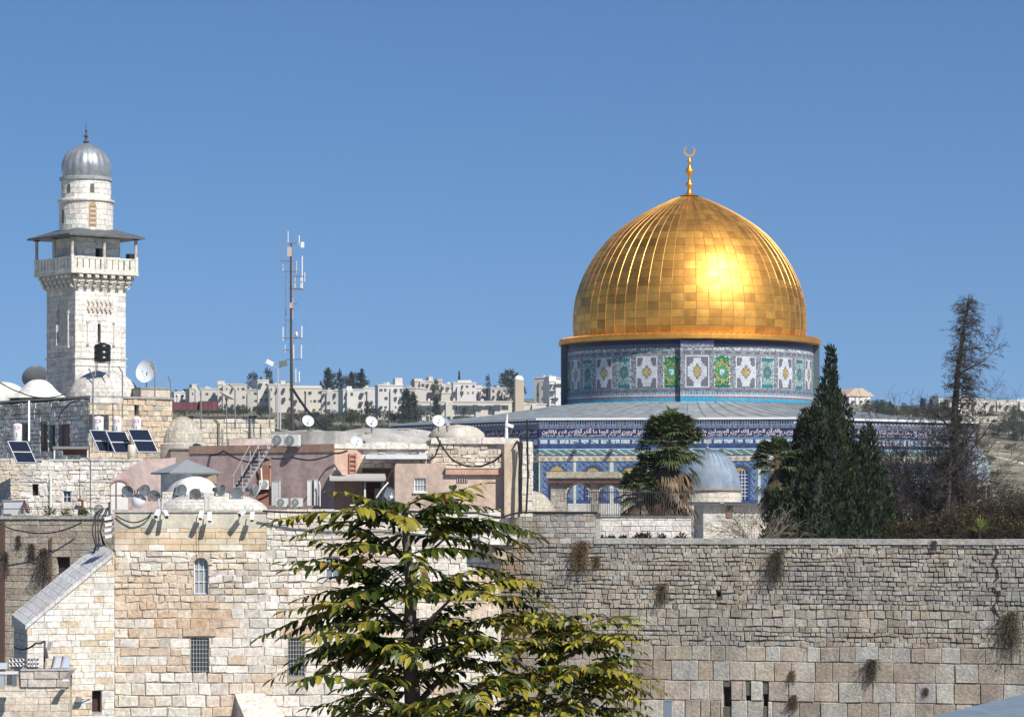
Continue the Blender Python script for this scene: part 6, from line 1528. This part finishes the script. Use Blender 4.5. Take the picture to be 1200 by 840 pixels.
for k in (0, 2, 4): masonry(mb, (edges[k], -4, edges[k+1], topv), (.34,.4), (.4,.8), AC_, gap=.02, prot=(0,.03), mortar=(.2,.18,.16)); mb.box((edges[k]+.003, -4, -1.2), (edges[k+1]-.003, topv, -.02), (.34,.31,.27))
for a in arches:
    pts_, sp_ = arch_pts(a)
    for i in range(len(pts_)-1):
        (x0, y0), (x1, y1) = pts_[i], pts_[i+1]; mb.prism([(x1, y1), (x0, y0), (x0, topv), (x1, topv)], -1.2, .0, jitc((.33,.30,.26), .1))
        cx, cy = (a[0]+a[2])/2, sp_; k = 1.13; mb.prism([(x1, y1), (x0, y0), (cx+(x0-cx)*k, cy+(y0-cy)*k), (cx+(x1-cx)*k, cy+(y1-cy)*k)], .002, .07, jitc((.46,.42,.35), .1))
mb.build("wall", m_wwall, t)
mb = MB(FQ); q0, q1 = FQ.hit(690, 560)[1], FQ.hit(690, 552.5)[1]; mb.box((ra[0]-.3, topv+.002, -1.3), (ra[2], topv+.14, .3), (.15,.08,.06)); mb.box((ra[0]-.1, topv+.142, -1.1), (ra[2], q0, .1), (.36,.34,.30)); mb.box((ra[0]-.25, q0+.002, -1.3), (ra[2], q1, .25), (.42,.38,.28)); mb.build("cornice", m_wwall, t)
for px in (661, 697): u = FQ.hit(px, 590)[0]; q = MB(FQ); q.lathe([(.22,0),(.22,.1),(.15,.2),(.14,2.9),(.24,3.1),(.24,3.25)], FQ.pt(u, -4, .22), 12, col=(.5,.47,.42)); q.build("column", m_wwall, t)
# little stone dome behind the raised parapet
t = thing("small_stone_dome", "small tan stone dome peeping behind the raised grey parapet", "dome", P(628, 612, 190)); roofdome(624, 575, 608, 27, 190, (.46,.42,.35), t, 0, stones=True)
# lead domed kiosk
def kiosk(px, ytop, ybase, rpx, Y, label, colr, drum_h, arched=False, lower=0):
    b = P(px, ybase, Y); r = rpx/F0*Y; h = (ybase-ytop)/F0*Y; t = thing("domed_kiosk", label, "kiosk", Vector((b.x, b.y, b.z-drum_h-lower)))
    mb = MB(); mb.lathe([(r*math.cos(a)**.9, h*math.sin(a)) for a in [math.pi/2*i/14 for i in range(15)]], b, 72, col=colr, rib=lambda q: 1+.03*abs(math.cos(q*12))**.5); o = mb.build("dome", M("blue_lead", None, .65, .0, n=1.5, amt=.2, streak=.25), t, smooth=True)
    mb = MB(); mb.lathe([(.12,0),(.16,.15),(.05,.3),(.1,.42),(.03,.6),(.01,.9)], b+Vector((0,0,h-.03)), 10, col=(.2,.2,.2)); mb.build("finial", m_paint, t)
    mb = MB(); ring2(mb, b, r*1.04, -drum_h, -.12, (.62,.57,.48)); mb.lathe([(r*1.04, -.12), (r*1.10, -.10), (r*1.10, .0), (r*.98, .05)], b, 40, col=(.30,.24,.18)); mb.build("drum", m_stone, t)
    mb = MB()
    for k in range(28):
        a = 2*math.pi*k/28; mb.tube([b+Vector((r*1.012*math.cos(e)**.9*math.cos(a), r*1.012*math.cos(e)**.9*math.sin(a), h*1.01*math.sin(e))) for e in [math.pi/2*i/9*.97 for i in range(10)]], .03, 4, tuple(x*.7 for x in colr))
    mb.build("seam", m_paint, o)
    if arched:
        for k in range(8):
            a = 180+k*22.5-80; Fq = Frame((b.x+r*1.05*math.sin(R(a-180)), b.y-r*1.05*math.cos(R(a-180)), 0), a-180); q = MB(Fq); q.prism([(-.2, b.z-drum_h+.2), (.2, b.z-drum_h+.2), (.2, b.z-.6), (0, b.z-.35), (-.2, b.z-.6)], -.02, .04, (.06,.06,.07)); q.build("window", m_paint, t)
    else:
        for k in range(24):
            a = 2*math.pi*k/24; q = Vector((b.x+r*1.07*math.cos(a), b.y+r*1.07*math.sin(a), b.z-.2))
            mb = None
    return t, b, r
def ring2(mb, b, r, z0, z1, c, n=30, ch=.33):
    z = z0
    while z < z1-.05:
        zz = min(z+ch, z1); off = rnd.random()
        for i in range(n):
            a0, a1 = 2*math.pi*(i+off+.01)/n, 2*math.pi*(i+off+.99)/n; rr = r+rnd.uniform(0, .012)
            mb.add([b+Vector((rr*math.cos(a), rr*math.sin(a), z_)) for a, z_ in ((a0, z+.008), (a1, z+.008), (a1, zz-.008), (a0, zz-.008))], [(0,1,2,3)], jitc(c, .1))
        z = zz
    mb.lathe([(r-.02, z0), (r-.02, z1)], b, 40, col=mixc(c, (.2,.2,.2), .4))
t, b, r = kiosk(829, 527, 573, 38, 225, "small kiosk with ribbed blue grey lead dome beside the tall palms", (.20,.25,.31), .95, lower=1)
FZ = Frame.at(840, 221, 37.5); 
FZ = Frame.at(824, 215, 4); r_ = FZ.rect(824,592,905,640)
t = wall_thing("white_outbuilding", "white ashlar outbuilding with a brown shutter below the lead dome", FZ, (r_[0], -4, r_[2], r_[3]), 5, palette([((.64,.61,.56), 5), ((.58,.54,.48), 2)]), ch=(.5,.6), sw=(.5,.9), gap=.015, prot=(0,.015), cat="outbuilding", left=palette([((.45,.45,.46), 3)]))  # left side palette greyed, shade put into the stone colour
sl_ = MB(FZ); sl_.box((r_[0]-.9, r_[3]+.002, -5.2), (r_[2]+.3, r_[3]+.14, .5), (.10,.09,.085)); sl_.build("roof_slab", m_paint, t); v_ = FZ.rect(851,593,858.5,606); sl_ = MB(FZ); sl_.box((v_[0], v_[1], .03), (v_[2], v_[3]-.01, .10), (.20,.11,.08)); sl_.build("shutter", m_paint, t)
kiosk(1133, 519, 562, 27, 232, "far kiosk with ribbed pale dome on arched drum behind the dead tree", (.34,.40,.45), 1.9, arched=True, lower=2.5)
Fq = Frame.at(1145, 236, 6); r_ = Fq.rect(1118,580,1172,625); wall_thing("kiosk_wall", "greyish stone base building under the far ribbed kiosk dome", Fq, (r_[0], -4, r_[2], r_[3]), 5, GREYST, cat="building")
# ------------------------------------------------------------------ fan palms
def frond(mb, p, d, petL, R_, nb, col, dead=False):
    d = d.normalized(); up = Vector((0, 0, 1)); s = d.cross(up)
    if s.length < .05: s = Vector((1, 0, 0))
    s.normalize(); n = s.cross(d)
    e = p+d*petL
    if dead: e.z -= petL*.25
    mb.tube([p, (p+e)/2+n*.04*petL, e], [.022, .016, .012], 3, mixc(col, (.25,.2,.1), .5))
    span = 1.25 if not dead else .5
    for k in range(nb):
        a = lerp(-span, span, k/(nb-1))+rnd.uniform(-.04, .04); q = (d*math.cos(a)+s*math.sin(a)+n*.12).normalized(); L_ = R_*rnd.uniform(.8, 1.05)*(1-.12*abs(a))
        m = e+q*L_*.6; t = e+q*L_; t.z -= L_*(.25 if not dead else .5)*rnd.uniform(.6, 1.6); m.z -= (0 if not dead else L_*.1)
        w = .07 if not dead else .04; ss = q.cross(n).normalized()*w
        c = jitc(col, .22); mb.add([e, m+ss, t, m-ss], [(0,1,2,3)], c)
def palm(px, ybase_tr, ycen, Y, label, sc=1, ng=60, nd=90, green=(.055,.078,.025), skirt=2.6, seed=1):
    rnd.seed(seed); b = P(px, ybase_tr, Y); c = P(px, ycen, Y); t = thing("fan_palm", label, "palm", Vector((b.x, b.y, -4)), "fan palms before the shrine")
    mb = MB(); mb.tube([(b.x+.2, b.y, -4), (c.x+.1, c.y, (c.z-4)/2), c], [.32*sc, .26*sc, .24*sc], 10, (.14,.10,.075)); mb.build("trunk", m_bark, t)
    mb = MB()
    for k in range(ng):
        a = rnd.uniform(0, 6.283); e = R(rnd.triangular(-35, 88, 20)); d = Vector((math.cos(a)*math.cos(e), math.sin(a)*math.cos(e), math.sin(e)))
        frond(mb, c+Vector((0,0,rnd.uniform(-.5, .1)*sc)), d, rnd.uniform(.9, 1.25)*sc, rnd.uniform(.85, 1.1)*sc, 17, mixc(green, (.10,.11,.04), rnd.random()*.6))
    mb.build("crown", m_frond, t)
    mb = MB()
    for k in range(nd):
        a = rnd.uniform(0, 6.283); f = rnd.random(); z = -f*skirt*sc; e = R(rnd.uniform(-80, -35)); d = Vector((math.cos(a)*math.cos(e), math.sin(a)*math.cos(e), math.sin(e)))
        cc = rnd.choice([(.19,.13,.075), (.13,.085,.05), (.25,.18,.10), (.085,.06,.04), (.07,.07,.035)])
        frond(mb, c+Vector((0,0,z-.2)), d, rnd.uniform(.7, 1.3)*sc, rnd.uniform(.8, 1.1)*sc, 12, cc, True)
    mb.build("dead_skirt", m_frond, t)
palm(786, 600, 517, 186, "tallest fan palm with full green head and long brown skirt", 1.2, 110, 240, skirt=3.3, seed=3)
palm(769, 600, 548, 188, "shorter palm pressed against the tallest one on its inner side", .85, 50, 110, skirt=1.6, seed=8)
palm(748, 600, 571, 185, "lowest fan palm at the arcade end with a brownish skirt", .80, 60, 100, skirt=1.2, seed=4)
palm(911, 600, 538, 188, "fan palm half hidden behind the dark cypress", .9, 60, 140, skirt=2.2, seed=5)

# ------------------------------------------------------------------ cypress
rnd.seed(21)
t = thing("cypress_tree", "tall dark many spired cypress standing behind the high wall beside the dome", "tree", P(975, 680, 190))
mb = MB(); c = P(975, 660, 190); mb.tube([(c.x, c.y, -4.5), (c.x, c.y, 3), P(974, 430, 190)], [.35, .22, .04], 8, (.10,.075,.055)); mb.build("trunk", m_bark, t)
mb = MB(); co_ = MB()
spires = [ # x, ytop, ybase, radius px, depth
 (973,408,640,30,190),(966,452,640,36,189),(985,462,640,34,191),(953,478,640,30,188.5),(1016,497,640,26,190),(1003,520,640,32,189),(938,500,640,27,190),(925,540,645,24,188),(1030,545,640,20,189),(960,540,650,36,186.5),(992,560,650,32,187),(1018,575,650,24,187),(922,580,655,22,187),(914,572,650,17,186.5),(930,530,650,22,187.5),(944,480,645,22,189),(1040,590,650,14,188),(975,500,640,34,187.5)]
spires = [s_ for s_ in spires]
spires[0] = (973,405,640,19,190)
for si, (px, y0, y1, rp, Y) in enumerate(spires):
    top = P(px, y0, Y); bot = P(px, y1, Y); H = top.z-bot.z; r = rp*1.35/F0*Y; nlev = int(H/.28)
    cp = []
    for i in range(12):
        f = i/11; cp.append((max(.02, r*.62*(1-f)**.75*min(1, .35+f*6)), bot.z+H*f*.93))
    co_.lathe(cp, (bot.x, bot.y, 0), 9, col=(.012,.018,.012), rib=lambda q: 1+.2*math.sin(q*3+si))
    for i in range(nlev):
        f = i/nlev; z = bot.z+H*f; rr = r*(1-f)**.72*min(1, .35+f*6)*(1+.22*noise.noise(Vector((f*9, si*3.1, 0))))+.05
        for k in range(int(12+rr*30)):
            a = rnd.uniform(0, 6.283); q = rr*rnd.uniform(.6, 1.08)*(1+.28*noise.noise(Vector((math.cos(a)*1.3, math.sin(a)*1.3+si, f*7)))); p = Vector((bot.x+q*math.cos(a), bot.y+q*math.sin(a), z+rnd.uniform(-.2, .2)))
            lean = Vector((math.cos(a)*.45, math.sin(a)*.45, 1)); col = jitc((.019,.028,.010) if rnd.random() < .75 else (.036,.046,.016), .3)
            for _ in range(3):
                d = (lean+Vector((rnd.uniform(-.5,.5), rnd.uniform(-.5,.5), rnd.uniform(-.3,.3)))).normalized(); L_ = rnd.uniform(.2, .42); s_ = d.cross(Vector((rnd.uniform(-1,1), rnd.uniform(-1,1), .1))).normalized()*rnd.uniform(.04, .07)
                p2 = p+Vector((rnd.uniform(-.1,.1), rnd.uniform(-.1,.1), rnd.uniform(-.1,.1))); mb.add([p2-s_*.4, p2+d*L_*.5-s_, p2+d*L_, p2+d*L_*.5+s_], [(0,1,2,3)], col)
mb.build("crown", m_needle, t)
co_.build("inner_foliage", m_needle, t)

# ------------------------------------------------------------------ bare trees
def branch(mb, p, d, L_, r, depth, droop, col, spread=.7, seg=4, twig=(2, 4), minr=.006):
    pts = [p]; rr = [r]; q = p.copy(); dd = d.normalized()
    for i in range(seg):
        dd = (dd+Vector((rnd.uniform(-.22,.22), rnd.uniform(-.22,.22), rnd.uniform(-.15,.15)-droop)))
        dd.normalize(); q = q+dd*L_/seg; pts.append(q.copy()); rr.append(max(minr, r*(1-(i+1)/seg*.75)))
    mb.tube(pts, rr, 3 if r < .03 else 5, jitc(col, .15))
    if depth > 0:
        for k in range(rnd.randint(*twig)+1):
            i = rnd.randint(1, seg); a = Vector((rnd.uniform(-1,1), rnd.uniform(-1,1), rnd.uniform(-.6,.7)))*spread
            branch(mb, pts[i], (pts[i]-pts[i-1]).normalized()+a, L_*rnd.uniform(.45, .7), max(minr, rr[i]*.6), depth-1, droop, col, spread, max(3, seg-1), twig, minr)
rnd.seed(5)
t = thing("dead_tree", "tall bare dead tree with drooping twigs rising against the sky", "tree", P(1117, 640, 192))
mb = MB(); DC = (.062,.052,.045); tr = [P(x, y, 192) for x, y in ((1115,680),(1115,600),(1118,540),(1119,480),(1123,430),(1130,385),(1136,345))]
mb.tube(tr, [.42,.34,.28,.22,.16,.10,.03], 9, DC); mb.tube([P(1107, 680, 191.6), P(1110, 600, 191.6), P(1114, 540, 191.8), P(1117, 500, 192)], [.2,.17,.13,.06], 7, mixc(DC, (.2,.15,.11), .5)); mb.build("trunk", m_greybark, t)
mb = MB()
for k in range(400):
    f = rnd.random()**.8; y = lerp(592, 350, f); i = min(int(f*5), 4); px = lerp(1116, 1136, f); p = P(px, y, 192); a = rnd.uniform(0, 6.283)
    L_ = lerp(1.3, .68, f)*rnd.uniform(.4, 1.15); branch(mb, p, Vector((math.cos(a), math.sin(a), rnd.uniform(-.1, .6))), L_, lerp(.05, .02, f), 3, .10, DC, .8, 4, (2, 3))
for (xa, ya, xb, yb) in ((1128,540,1165,470),(1120,530,1155,480),(1112,500,1085,460),(1110,520,1080,500),(1124,440,1160,405),(1128,410,1158,400)):
    a, b_ = P(xa, ya, 192), P(xb, yb, 192); branch(mb, a, b_-a, (b_-a).length*.8, .08, 4, .06, DC, .8, 5, (3, 4))
mb.build("branches", m_greybark, t)
rnd.seed(11)
bb = [(1076,480,640,2.6,195,"dense bare grey bush leaning between the cypress and the dead tree",(.14,.12,.11),0),(1100,462,640,2.9,195,"tangled bare bush hugging the dead tree trunk",(.13,.11,.10),0),(1066,520,640,2.2,194,"low bare bush touching the cypress edge",(.15,.12,.10),0),
      (1150,575,640,2.0,188,"brown bush with rusty leaves just past the dead tree trunk",(.15,.11,.085),.8),(1178,560,640,2.2,189,"brown twiggy bush below the hillside lane",(.14,.115,.095),.4),(1205,555,640,2.2,190,"brown bush cut by the frame beyond the kiosk",(.13,.11,.09),.3),(1125,590,640,1.8,186,"low bush with reddish leaves at the dead tree foot",(.16,.11,.08),1),(1095,600,640,1.7,186,"low leafy undergrowth bush before the tangled one",(.13,.11,.08),1),(1165,598,640,1.8,186,"low green and brown bush near the wall coping",(.12,.11,.07),1),(1192,602,640,1.6,186,"lowest bush at the far end of the coping",(.13,.11,.07),1),(1062,605,640,1.4,186,"small greenish bush between cypress foot and undergrowth",(.10,.10,.06),1)]
for (px, y0, y1, wd, Y, lb, cl, lf) in bb:
    b = P(px, 650, Y); H = P(px, y0, Y).z-b.z; t = thing("bare_bush", lb, "bush", b); mb = MB()
    for k in range(26):
        a = rnd.uniform(0, 6.283); rad = rnd.uniform(0, .6); p = b+Vector((math.cos(a)*rad, math.sin(a)*rad*.6, 0)); branch(mb, p, Vector((math.cos(a)*.45, math.sin(a)*.45, 1.1)), H*rnd.uniform(.36, .56), .055, 4, .03, tuple(x*.38 for x in cl), .75, 4, (2, 4), .007)
    mb.build("branches", m_greybark, t)
    if lf:
        mb = MB(); n_ = int(2200*lf)
        for k in range(n_):
            p = b+Vector((rnd.gauss(0, wd*.42), rnd.gauss(0, wd*.3), H*rnd.uniform(.2, .95)*(1-.2*rnd.random()))); c = rnd.choice([(.16,.085,.04), (.10,.09,.03), (.20,.13,.05), (.06,.075,.03), (.12,.07,.04)])
            leafblade(mb, p, Vector((rnd.uniform(-1,1), rnd.uniform(-1,1), rnd.uniform(-1,.6))), Vector((0,.3,1)), rnd.uniform(.10, .2), .07, jitc(c, .3))
        mb.build("leaves", m_frond, t)
t = thing("bare_bush", "pale bare shrub before the white outbuilding and cypress", "bush", P(890, 650, 184)); mb = MB(); b = P(890, 650, 184)
for k in range(22): a = rnd.uniform(0, 6.283); branch(mb, b+Vector((rnd.uniform(-.4,.4), 0, 0)), Vector((math.cos(a)*.9, math.sin(a)*.5, .9)), rnd.uniform(1.6, 2.6), .035, 3, .02, (.20,.17,.13), .8, 4, (2, 3))
mb.build("branches", m_greybark, t)
mb = MB()
for k in range(160): p = P(rnd.gauss(868, 8), rnd.uniform(600, 630), 184); leafblade(mb, p, Vector((rnd.uniform(-1,1), rnd.uniform(-1,1), rnd.uniform(-.5,1))), Vector((0,.3,1)), .18, .08, jitc((.16,.16,.04), .3))
mb.build("leaves", m_frond, t)
b = P(1148, 630, 184.5); t = thing("yucca_plant", "small yellow green spiky plant at the dead tree foot", "plant", b); mb = MB()
for k in range(40): a = rnd.uniform(0, 6.28); e = R(rnd.uniform(20, 85)); leafblade(mb, b+Vector((0,0,.3)), Vector((math.cos(a)*math.cos(e), math.sin(a)*math.cos(e), math.sin(e))), Vector((0,.4,1)), 1.1, .09, jitc((.18,.20,.06), .2))
mb.build("leaves", m_frond, t); mb = MB(); mb.tube([b-Vector((0,0,.5)), b+Vector((0,0,.35))], .07, 6, (.15,.11,.08)); mb.build("stem", m_bark, t)

# ------------------------------------------------------------------ the leafy tree in front
rnd.seed(77)
TY = 18.0
def TP(x, y, dy=0): return P(x, y, TY+dy)
t_t = thing("leafy_tree", "young broad leafed tree with long feathery green and yellow leaves, nearest the camera", "tree", TP(482, 900))
mb = MB(); BK = (.10,.075,.055)
def limb(pts, r0, r1):
    n_ = len(pts); v = [TP(*p) for p in pts]; out = []; rad = []
    for i in range(n_-1):
        for k in range(4): out.append(v[i].lerp(v[i+1], k/4)); rad.append(lerp(r0, r1, (i+k/4)/(n_-1)))
    out.append(v[-1]); rad.append(r1); mb.tube(out, rad, 7, BK)
limb([(486,1500),(486,1100),(485,900),(484,820),(480,760),(482,690),(477,640),(475,600),(480,588)], .075, .010)
limb([(484,1000),(560,900),(620,850),(640,800),(648,760),(652,735)], .04, .010)
limb([(484,830,0),(520,790,.2),(548,760,.3),(560,730,.35)], .022, .008)
limb([(483,840,0),(440,815,-.3),(420,800,-.4)], .018, .008)
limb([(482,760,0),(505,725,-.2),(530,700,-.3)], .018, .007); limb([(481,740,0),(455,715,.3),(440,700,.35)], .018, .007); limb([(478,680,0),(500,650,.2),(520,632,.3)], .014, .006)
limb([(600,868,0),(690,820,.1),(715,800,.15)], .02, .008); limb([(640,800,0),(600,770,-.25),(585,755,-.3)], .016, .007); limb([(645,780,0),(690,755,-.1),(705,745,-.15)], .014, .007); limb([(520,880,0),(540,840,-.3),(550,815,-.4)], .02, .008)
mb.build("trunk", m_bark, t_t)
fol = MB()
GR1, GR2, YL, OR = (.020,.034,.006), (.065,.088,.013), (.33,.28,.035), (.32,.19,.05)
def compound(base, tip, sag=.12, np_=11, LL=.135, W=.040, yellow=.25):
    a, b_ = base, tip; ax = b_-a; L0 = ax.length; mid = (a+b_)/2+Vector((0, 0, L0*sag))
    bez = lambda t_: a*(1-t_)**2+mid*2*t_*(1-t_)+b_*t_**2
    K = 10; cc = mixc((.14,.11,.04), GR2, .5); fol.tube([bez(i/K) for i in range(K+1)], [.0055-.004*i/K for i in range(K+1)], 3, cc)
    roll = rnd.uniform(-.5, .5); hue = rnd.random(); yl = yellow*rnd.uniform(.2, 1.8)
    for i in range(np_):
        tt = .10+.88*i/(np_-1) if np_ > 1 else .5; tt = min(1, tt+rnd.uniform(-.02, .02)); p = bez(tt); d = (bez(min(tt+.05, 1))-bez(tt-.05)).normalized(); up = Vector((0, 0, 1)); s = d.cross(up)
        if s.length < .2: s = Vector((1, 0, 0))
        s.normalize(); up2 = s.cross(d); s = (s*math.cos(roll)+up2*math.sin(roll)); env = math.sin(math.pi*min(max(.18+.72*tt, 0), 1))**.6
        for sg in (-1, 1):
            if rnd.random() < .06: continue
            q = (s*sg*rnd.uniform(.75, 1)+d*rnd.uniform(.35, .7)-Vector((0, 0, 1))*rnd.uniform(.05, .75)).normalized(); L_ = LL*env*rnd.uniform(.6, 1.2)
            c = mixc(GR1, GR2, rnd.random()); 
            if rnd.random() < yl*(.35+1.2*tt): c = mixc(c, YL, rnd.uniform(.4, 1))
            if rnd.random() < .02: c = OR
            nrm = up2+Vector((rnd.uniform(-.35,.35), rnd.uniform(-.35,.35), 0)); leafblade(fol, p, q, nrm, L_, W*env*rnd.uniform(.85, 1.15), c, cup=rnd.uniform(.1, .3))
    leafblade(fol, b_, (b_-mid), Vector((0,0,1)), LL*.8, W*.8, mixc(GR2, YL, yl), .2)
Z1 = [(400,200,55,190),(430,170,260,90),(470,200,340,150),(490,200,745,65),(520,170,770,145),(560,200,910,225),(620,210,925,240),(460,300,240,190),(440,380,180,250),(420,400,95,320),(400,380,110,345),(470,440,150,440),(460,430,240,370),(440,480,20,565),(440,500,100,480),(460,530,180,575),(480,580,60,700),(470,600,130,640),(480,590,200,600),(480,660,250,600),(500,640,330,560),(500,760,240,830),(490,740,300,760),(500,720,380,690),(520,300,700,290),(540,340,690,420),(560,420,780,350)]
for (a, b_, c, d) in Z1:
    dy = rnd.uniform(-.35, .35); x0, y0, x1, y1 = 300+a/2.8, 540+b_/2.8, 300+c/2.8, 540+d/2.8
    if x0 < x1 and x0 < 480: x0 = 480
    x0 = lerp(478, x0, .75) if x1 < 480 else x0
    y1 += 4; ln = math.hypot(x1-x0, y1-y0)
    compound(TP(x0, y0, dy*.3), TP(x1, y1, dy), .16, max(6, int(ln/7.5)), .118 if ln > 80 else .105, .048, .4)
    if rnd.random() < .6: compound(TP(x0, y0+6, -dy*.3), TP(lerp(x0, x1, .8)+rnd.uniform(-8, 8), lerp(y0, y1, .8)+rnd.uniform(4, 18), dy+.2), .16, max(6, int(ln/8)), .115, .046, .3)
Z2 = [(330,310,600,405),(400,420,620,440),(480,470,640,500),(620,520,780,470),(760,510,935,490),(700,590,930,600),(760,640,940,640),(760,690,1020,745),(700,740,950,790),(680,700,900,720),(560,560,640,480),(620,620,480,560),(600,700,460,720),(640,760,500,800),(560,640,700,560),(200,480,360,430),(180,420,330,330),(250,560,400,560),(640,560,560,470),(660,620,830,560),(600,600,720,500),(640,700,760,800),(600,720,560,830)]
for (a, b_, c, d) in Z2:
    dy = rnd.uniform(-.35, .35); x0, y0, x1, y1 = 440+a/3, 560+b_/3, 440+c/3, 560+d/3; y1 += 3; ln = math.hypot(x1-x0, y1-y0)
    compound(TP(x0, y0, dy*.3), TP(x1, y1, dy), .16, max(6, int(ln/6.5)), .078, .038, .55 if x0 > 590 else .3)
    compound(TP(x0, y0+5, -dy*.3), TP(lerp(x0, x1, .75)+rnd.uniform(-8, 8), lerp(y0, y1, .75)+rnd.uniform(2, 14), -dy), .14, max(6, int(ln/7)), .075, .036, .45 if x0 > 590 else .25)
def whorl(x, y, dy, n_, L_, yel, LL, W, lo=-.28, hi=.22):
    b = TP(x, y, dy)
    for k in range(n_):
        a = 2*math.pi*(k+rnd.random()*.7)/n_; l = L_*rnd.uniform(.7, 1.1); e = b+Vector((math.cos(a)*l, math.sin(a)*l, l*rnd.uniform(lo, hi)))
        compound(b, e, .18, max(6, int(l*F0/TY/(6.5 if LL < .1 else 8))), LL, W, yel)
for (x, y, dy, n_, L_, yel) in ((478,592,0,7,.34,.55),(474,612,0,8,.44,.3),(478,650,0,8,.52,.15),(480,690,.1,8,.55,.12),(440,700,.35,6,.40,.1),(520,632,.3,7,.42,.2),(530,700,-.3,7,.42,.2),(481,735,-.1,9,.55,.1),(482,770,0,9,.55,.1),(560,730,.35,7,.4,.3),(440,720,.2,7,.45,.1),(450,760,-.3,7,.42,.12),(484,800,.2,9,.5,.1),(420,800,-.4,7,.34,.15),(484,828,-.2,8,.45,.1),(550,815,-.4,8,.38,.2),(520,770,.2,8,.42,.15),(520,840,0,8,.42,.15),(450,840,.2,8,.42,.1)):
    whorl(x, y, dy, max(3, int(n_*.62)), L_*1.12, yel*1.6+.12, .115, .047)
for (x, y, dy, n_, L_, yel) in ((652,735,0,8,.30,.7),(648,762,.1,9,.36,.6),(585,755,-.3,8,.32,.45),(705,745,-.15,7,.28,.6),(640,795,.1,9,.40,.5),(715,800,.15,8,.28,.5),(600,800,-.2,9,.36,.4),(680,785,-.2,8,.34,.5),(640,830,0,10,.42,.4),(700,832,.2,8,.32,.4),(580,835,-.1,9,.38,.35),(610,725,.2,6,.28,.5),(560,780,.1,8,.33,.3)):
    whorl(x, y, dy, n_, L_, yel*1.3, .078, .036)
fol.build("foliage", m_leaf, t_t)
# ------------------------------------------------------------------ thin distant haze
mh = bpy.data.materials.new("haze_air"); mh.use_nodes = True; N = mh.node_tree.nodes; N.remove(N["Principled BSDF"])
pv = N.new("ShaderNodeVolumePrincipled"); pv.inputs['Color'].default_value = (.80,.88,1,1); pv.inputs['Density'].default_value = .00007; pv.inputs['Anisotropy'].default_value = .2
mh.node_tree.links.new(pv.outputs[0], N["Material Output"].inputs['Volume'])
mb = MB(); mb.box((-1600, -120, -60), (1600, 4060, 150)); hz = mb.build("haze", mh, kind="stuff")
